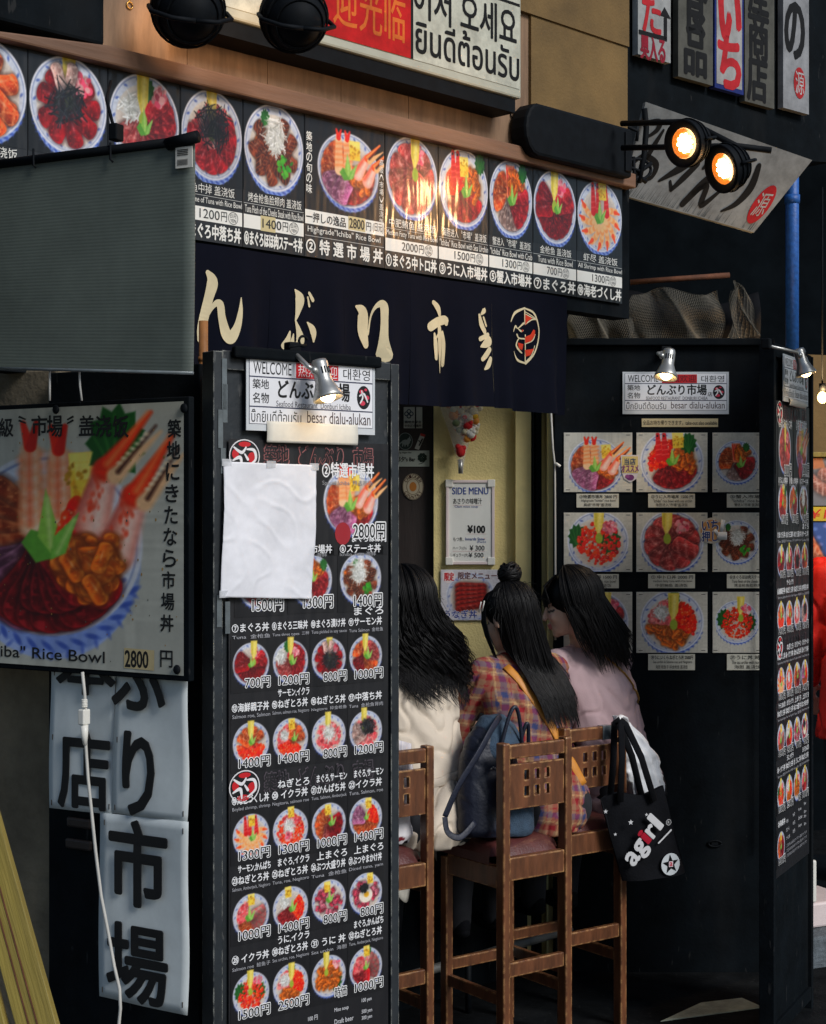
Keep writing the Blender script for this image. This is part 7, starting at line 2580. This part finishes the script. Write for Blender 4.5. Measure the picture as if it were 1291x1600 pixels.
b.tube([(-.03, -.03, -.02), (-.02, -.02, .012), (.0, .0, .022), (.03, .03, .01), (.045, .05, -.03)], .012, 8, flat=.5)
b.build('handle', 'white_bag', o)
# black tote with white lettering
TF = Frame(1000, 5.80, 22)
p = Thing('tote_bag', 'black tote bag with white and red lettering and a round star badge', 'bag', TF, 1000, 1375, 0)
A, B, C, Dq = [p.h(*v) for v in ((972, 1376), (1070, 1362), (1036, 1230), (938, 1248))]
b = MB()
def tb(u, v, sgn=1):
    x = (A[0] + (B[0] - A[0]) * u) * (1 - v) + (Dq[0] + (C[0] - Dq[0]) * u) * v
    z = (A[1] + (B[1] - A[1]) * u) * (1 - v) + (Dq[1] + (C[1] - Dq[1]) * u) * v
    return (x, -sgn * (.045 * (math.sin(PI * u) ** .6) * (1 - .75 * v) + .004 * math.sin(u * 9 + v * 6)), z + .012 * math.sin(u * 7) * (v > .95))
b.sheet(lambda u, v: tb(u, v), 20, 16)
b.sheet(lambda u, v: tb(u, v, -1), 20, 16)
body_ = b
for (k0, k1) in ((.25, .80), (.20, .72)):
    b = MB()
    top_ = into((0, 0), 0, Vector((0, 0, 0)))
    hx_, hz_ = p.h(966, 1126)
    y_ = -.03 if k0 > .22 else .02
    a_, c_ = tb(k0, 1.0), tb(k1, 1.0)
    b.tube([(a_[0], y_, a_[2] - .03), ((a_[0] + hx_) / 2, y_ - .006, (a_[2] + hz_) / 2), (hx_ - .004, y_, hz_ - .01), (hx_ + .006, y_ * .5, hz_), (hx_ + .014, y_, hz_ - .012), ((c_[0] + hx_) / 2 + .008, y_ - .006, (c_[2] + hz_) / 2), (c_[0], y_, c_[2] - .03)], .0135, 8, flat=.22, up=(0, 1, 0))
    b.build('handle', 'black_cloth', p)
b = MB()
WH = rgb(210, 210, 212)
ang = R(49)
c0 = Vector(p.h(1002, 1302))
def tw(x, y, z):
    return (x, -.052 + .10 * (x - c0.x) ** 2 * 4 + y, z)
b.warp = tw
ex, ez = math.cos(ang), math.sin(ang)
for ch, s_, hh_, w_, cl in (('a', -.098, .05, .042, WH), ('g', -.05, .066, .042, WH), ('i', -.012, .056, .020, rgb(170, 30, 50)), ('r', .022, .046, .034, WH), ('l', .056, .07, .018, WH)):
    cx, cz = c0.x + ex * s_, c0.y + ez * s_
    dz = -.010 if ch == 'g' else (.010 if ch in 'il' else 0)
    cx, cz = cx - ez * dz, cz + ex * dz
    b.text(ch, cx - w_ / 2, cx + w_ / 2, cz - hh_ / 2, cz + hh_ / 2, 0, cl, .10, rot=ang)
cx, cz = p.h(1034, 1281)
b.ring(cx, cz, .011, .011, .0016, 0, WH, 18)
b.text('R', cx - .004, cx + .004, cz - .005, cz + .005, 0, WH, .02)
e0, e1 = p.h(1018, 1313), p.h(1038, 1293)
b.brush([(*e0, .006), ((e0[0] + e1[0]) / 2, (e0[1] + e1[1]) / 2, .006), (*e1, .006)], 0, WH)
def star(cx, cz, r_, y, cl, rot=0.3):
    pts = []
    for k in range(10):
        q = r_ if k % 2 == 0 else r_ * .42
        pts.append((cx + q * math.cos(rot + PI * k / 5), cz + q * math.sin(rot + PI * k / 5)))
    for k in range(10):
        b.flat([(cx, cz), pts[k], pts[(k + 1) % 10]], y, cl)
for (px, py, q) in ((975, 1281, .011), (999, 1269, .007), (938, 1265, .009), (952, 1300, .007), (972, 1330, .009)):
    x_, z_ = p.h(px, py)
    star(x_, z_, q, 0, WH)
cx, cz = p.h(1037, 1346)
b.disc(cx, cz, .040, .040, -.001, rgb(200, 206, 210), 36)
star(cx, cz, .036, -.002, rgb(16, 18, 20), PI / 2 + .1)
b.box(cx - .009, cx + .009, -.0035, -.003, cz - .009, cz + .011, rgb(220, 200, 206))
b.text('a', cx - .006, cx + .006, cz - .006, cz + .008, -.0045, rgb(180, 30, 60), .06)
b.warp = None
body_.m += [1] * len(b.f)
k_ = len(body_.v)
body_.v += b.v
body_.c += b.c
body_.f += [tuple(i + k_ for i in f_) for f_ in b.f]
body_.sm += b.sm
body_.build('body', ['black_cloth', 'dyed_cloth'], p)
# ---------------------------------------------------------------- worker in red at the right edge
st = Thing('stall_platform', 'low dark platform in front of the fish stall at the right edge', 'platform', Frame(1330, 7.2, 15), 1330, 1600, 0)
st.z0 = 0
b = MB()
b.box(-.32, 1.4, -.2, .5, 0.0, .22)
b.box(-.30, 1.4, -.18, .5, .22, .25)
st.single(b, 'black_paint', bevel=.006)
px_ = plan(1352, 7.15)
root = point_at('person', (px_[0], px_[1], .25), R(-10), 'person in a bright red coat standing at the right edge of the frame', 'person')
b = MB()
M = Matrix.Translation((0, .02, 1.62))
head_parts(b, M)
limb(b, [(0, 0, 1.53), (0, 0, 1.42), (0, 0, 1.36)], [.05, .055, .07])
loft(b, [(0, 0, .82, .16, .11), (0, 0, 1.0, .15, .10), (0, 0, 1.25, .18, .11), (0, 0, 1.40, .16, .09), (0, 0, 1.44, .08, .06)])
for s_ in (-1, 1):
    limb(b, [(s_ * .19, 0, 1.37), (s_ * .23, .02, 1.10), (s_ * .22, .12, .88)], [.05, .04, .028])
    hand(b, (s_ * .22, .12, .88), (0, .3, -1), -s_)
    limb(b, [(s_ * .09, 0, .84), (s_ * .1, .01, .48), (s_ * .1, -.01, .09)], [.085, .058, .042])
skinned('body', b, .008, root, 'skin_colour', face_colour(M.inverted()))
b = MB()
loft(b, [(0, 0, .64, .215, .16), (0, 0, .80, .205, .15), (0, 0, 1.0, .19, .135), (0, 0, 1.25, .205, .135), (0, 0, 1.38, .185, .115), (0, 0, 1.45, .09, .08)])
for s_ in (-1, 1):
    limb(b, [(s_ * .19, 0, 1.37), (s_ * .245, .02, 1.10), (s_ * .235, .11, .90)], [.08, .07, .058])
skinned('coat', b, .008, root, 'red_cloth', None, lambda c: .014 * mnoise.noise(Vector((c.x * 7, c.y * 7, c.z * 4))) - .010 * max(0, .18 - abs(mnoise.noise(Vector((c.x * 8 + c.z * 6, c.y * 8, c.z * 7 - c.x * 5))))) / .18)
b = MB()
for s_ in (-1, 1):
    limb(b, [(s_ * .09, 0, .84), (s_ * .1, .01, .48), (s_ * .1, -.01, .10)], [.105, .075, .062])
skinned('trousers', b, .012, root, 'dark_trousers')
for s_ in (-1, 1):
    b = MB()
    b.ball((s_ * .1, .05, .04), (.048, .13, .04), 16)
    b.ball((s_ * .1, -.02, .06), (.045, .055, .055), 14)
    b.build('shoe', 'black_cloth', root)
b = hair_fall(root, M, [], 120, 1.6, 3, az=(80, 280), layer=.02)
b.build('hair', 'hair_black', root)
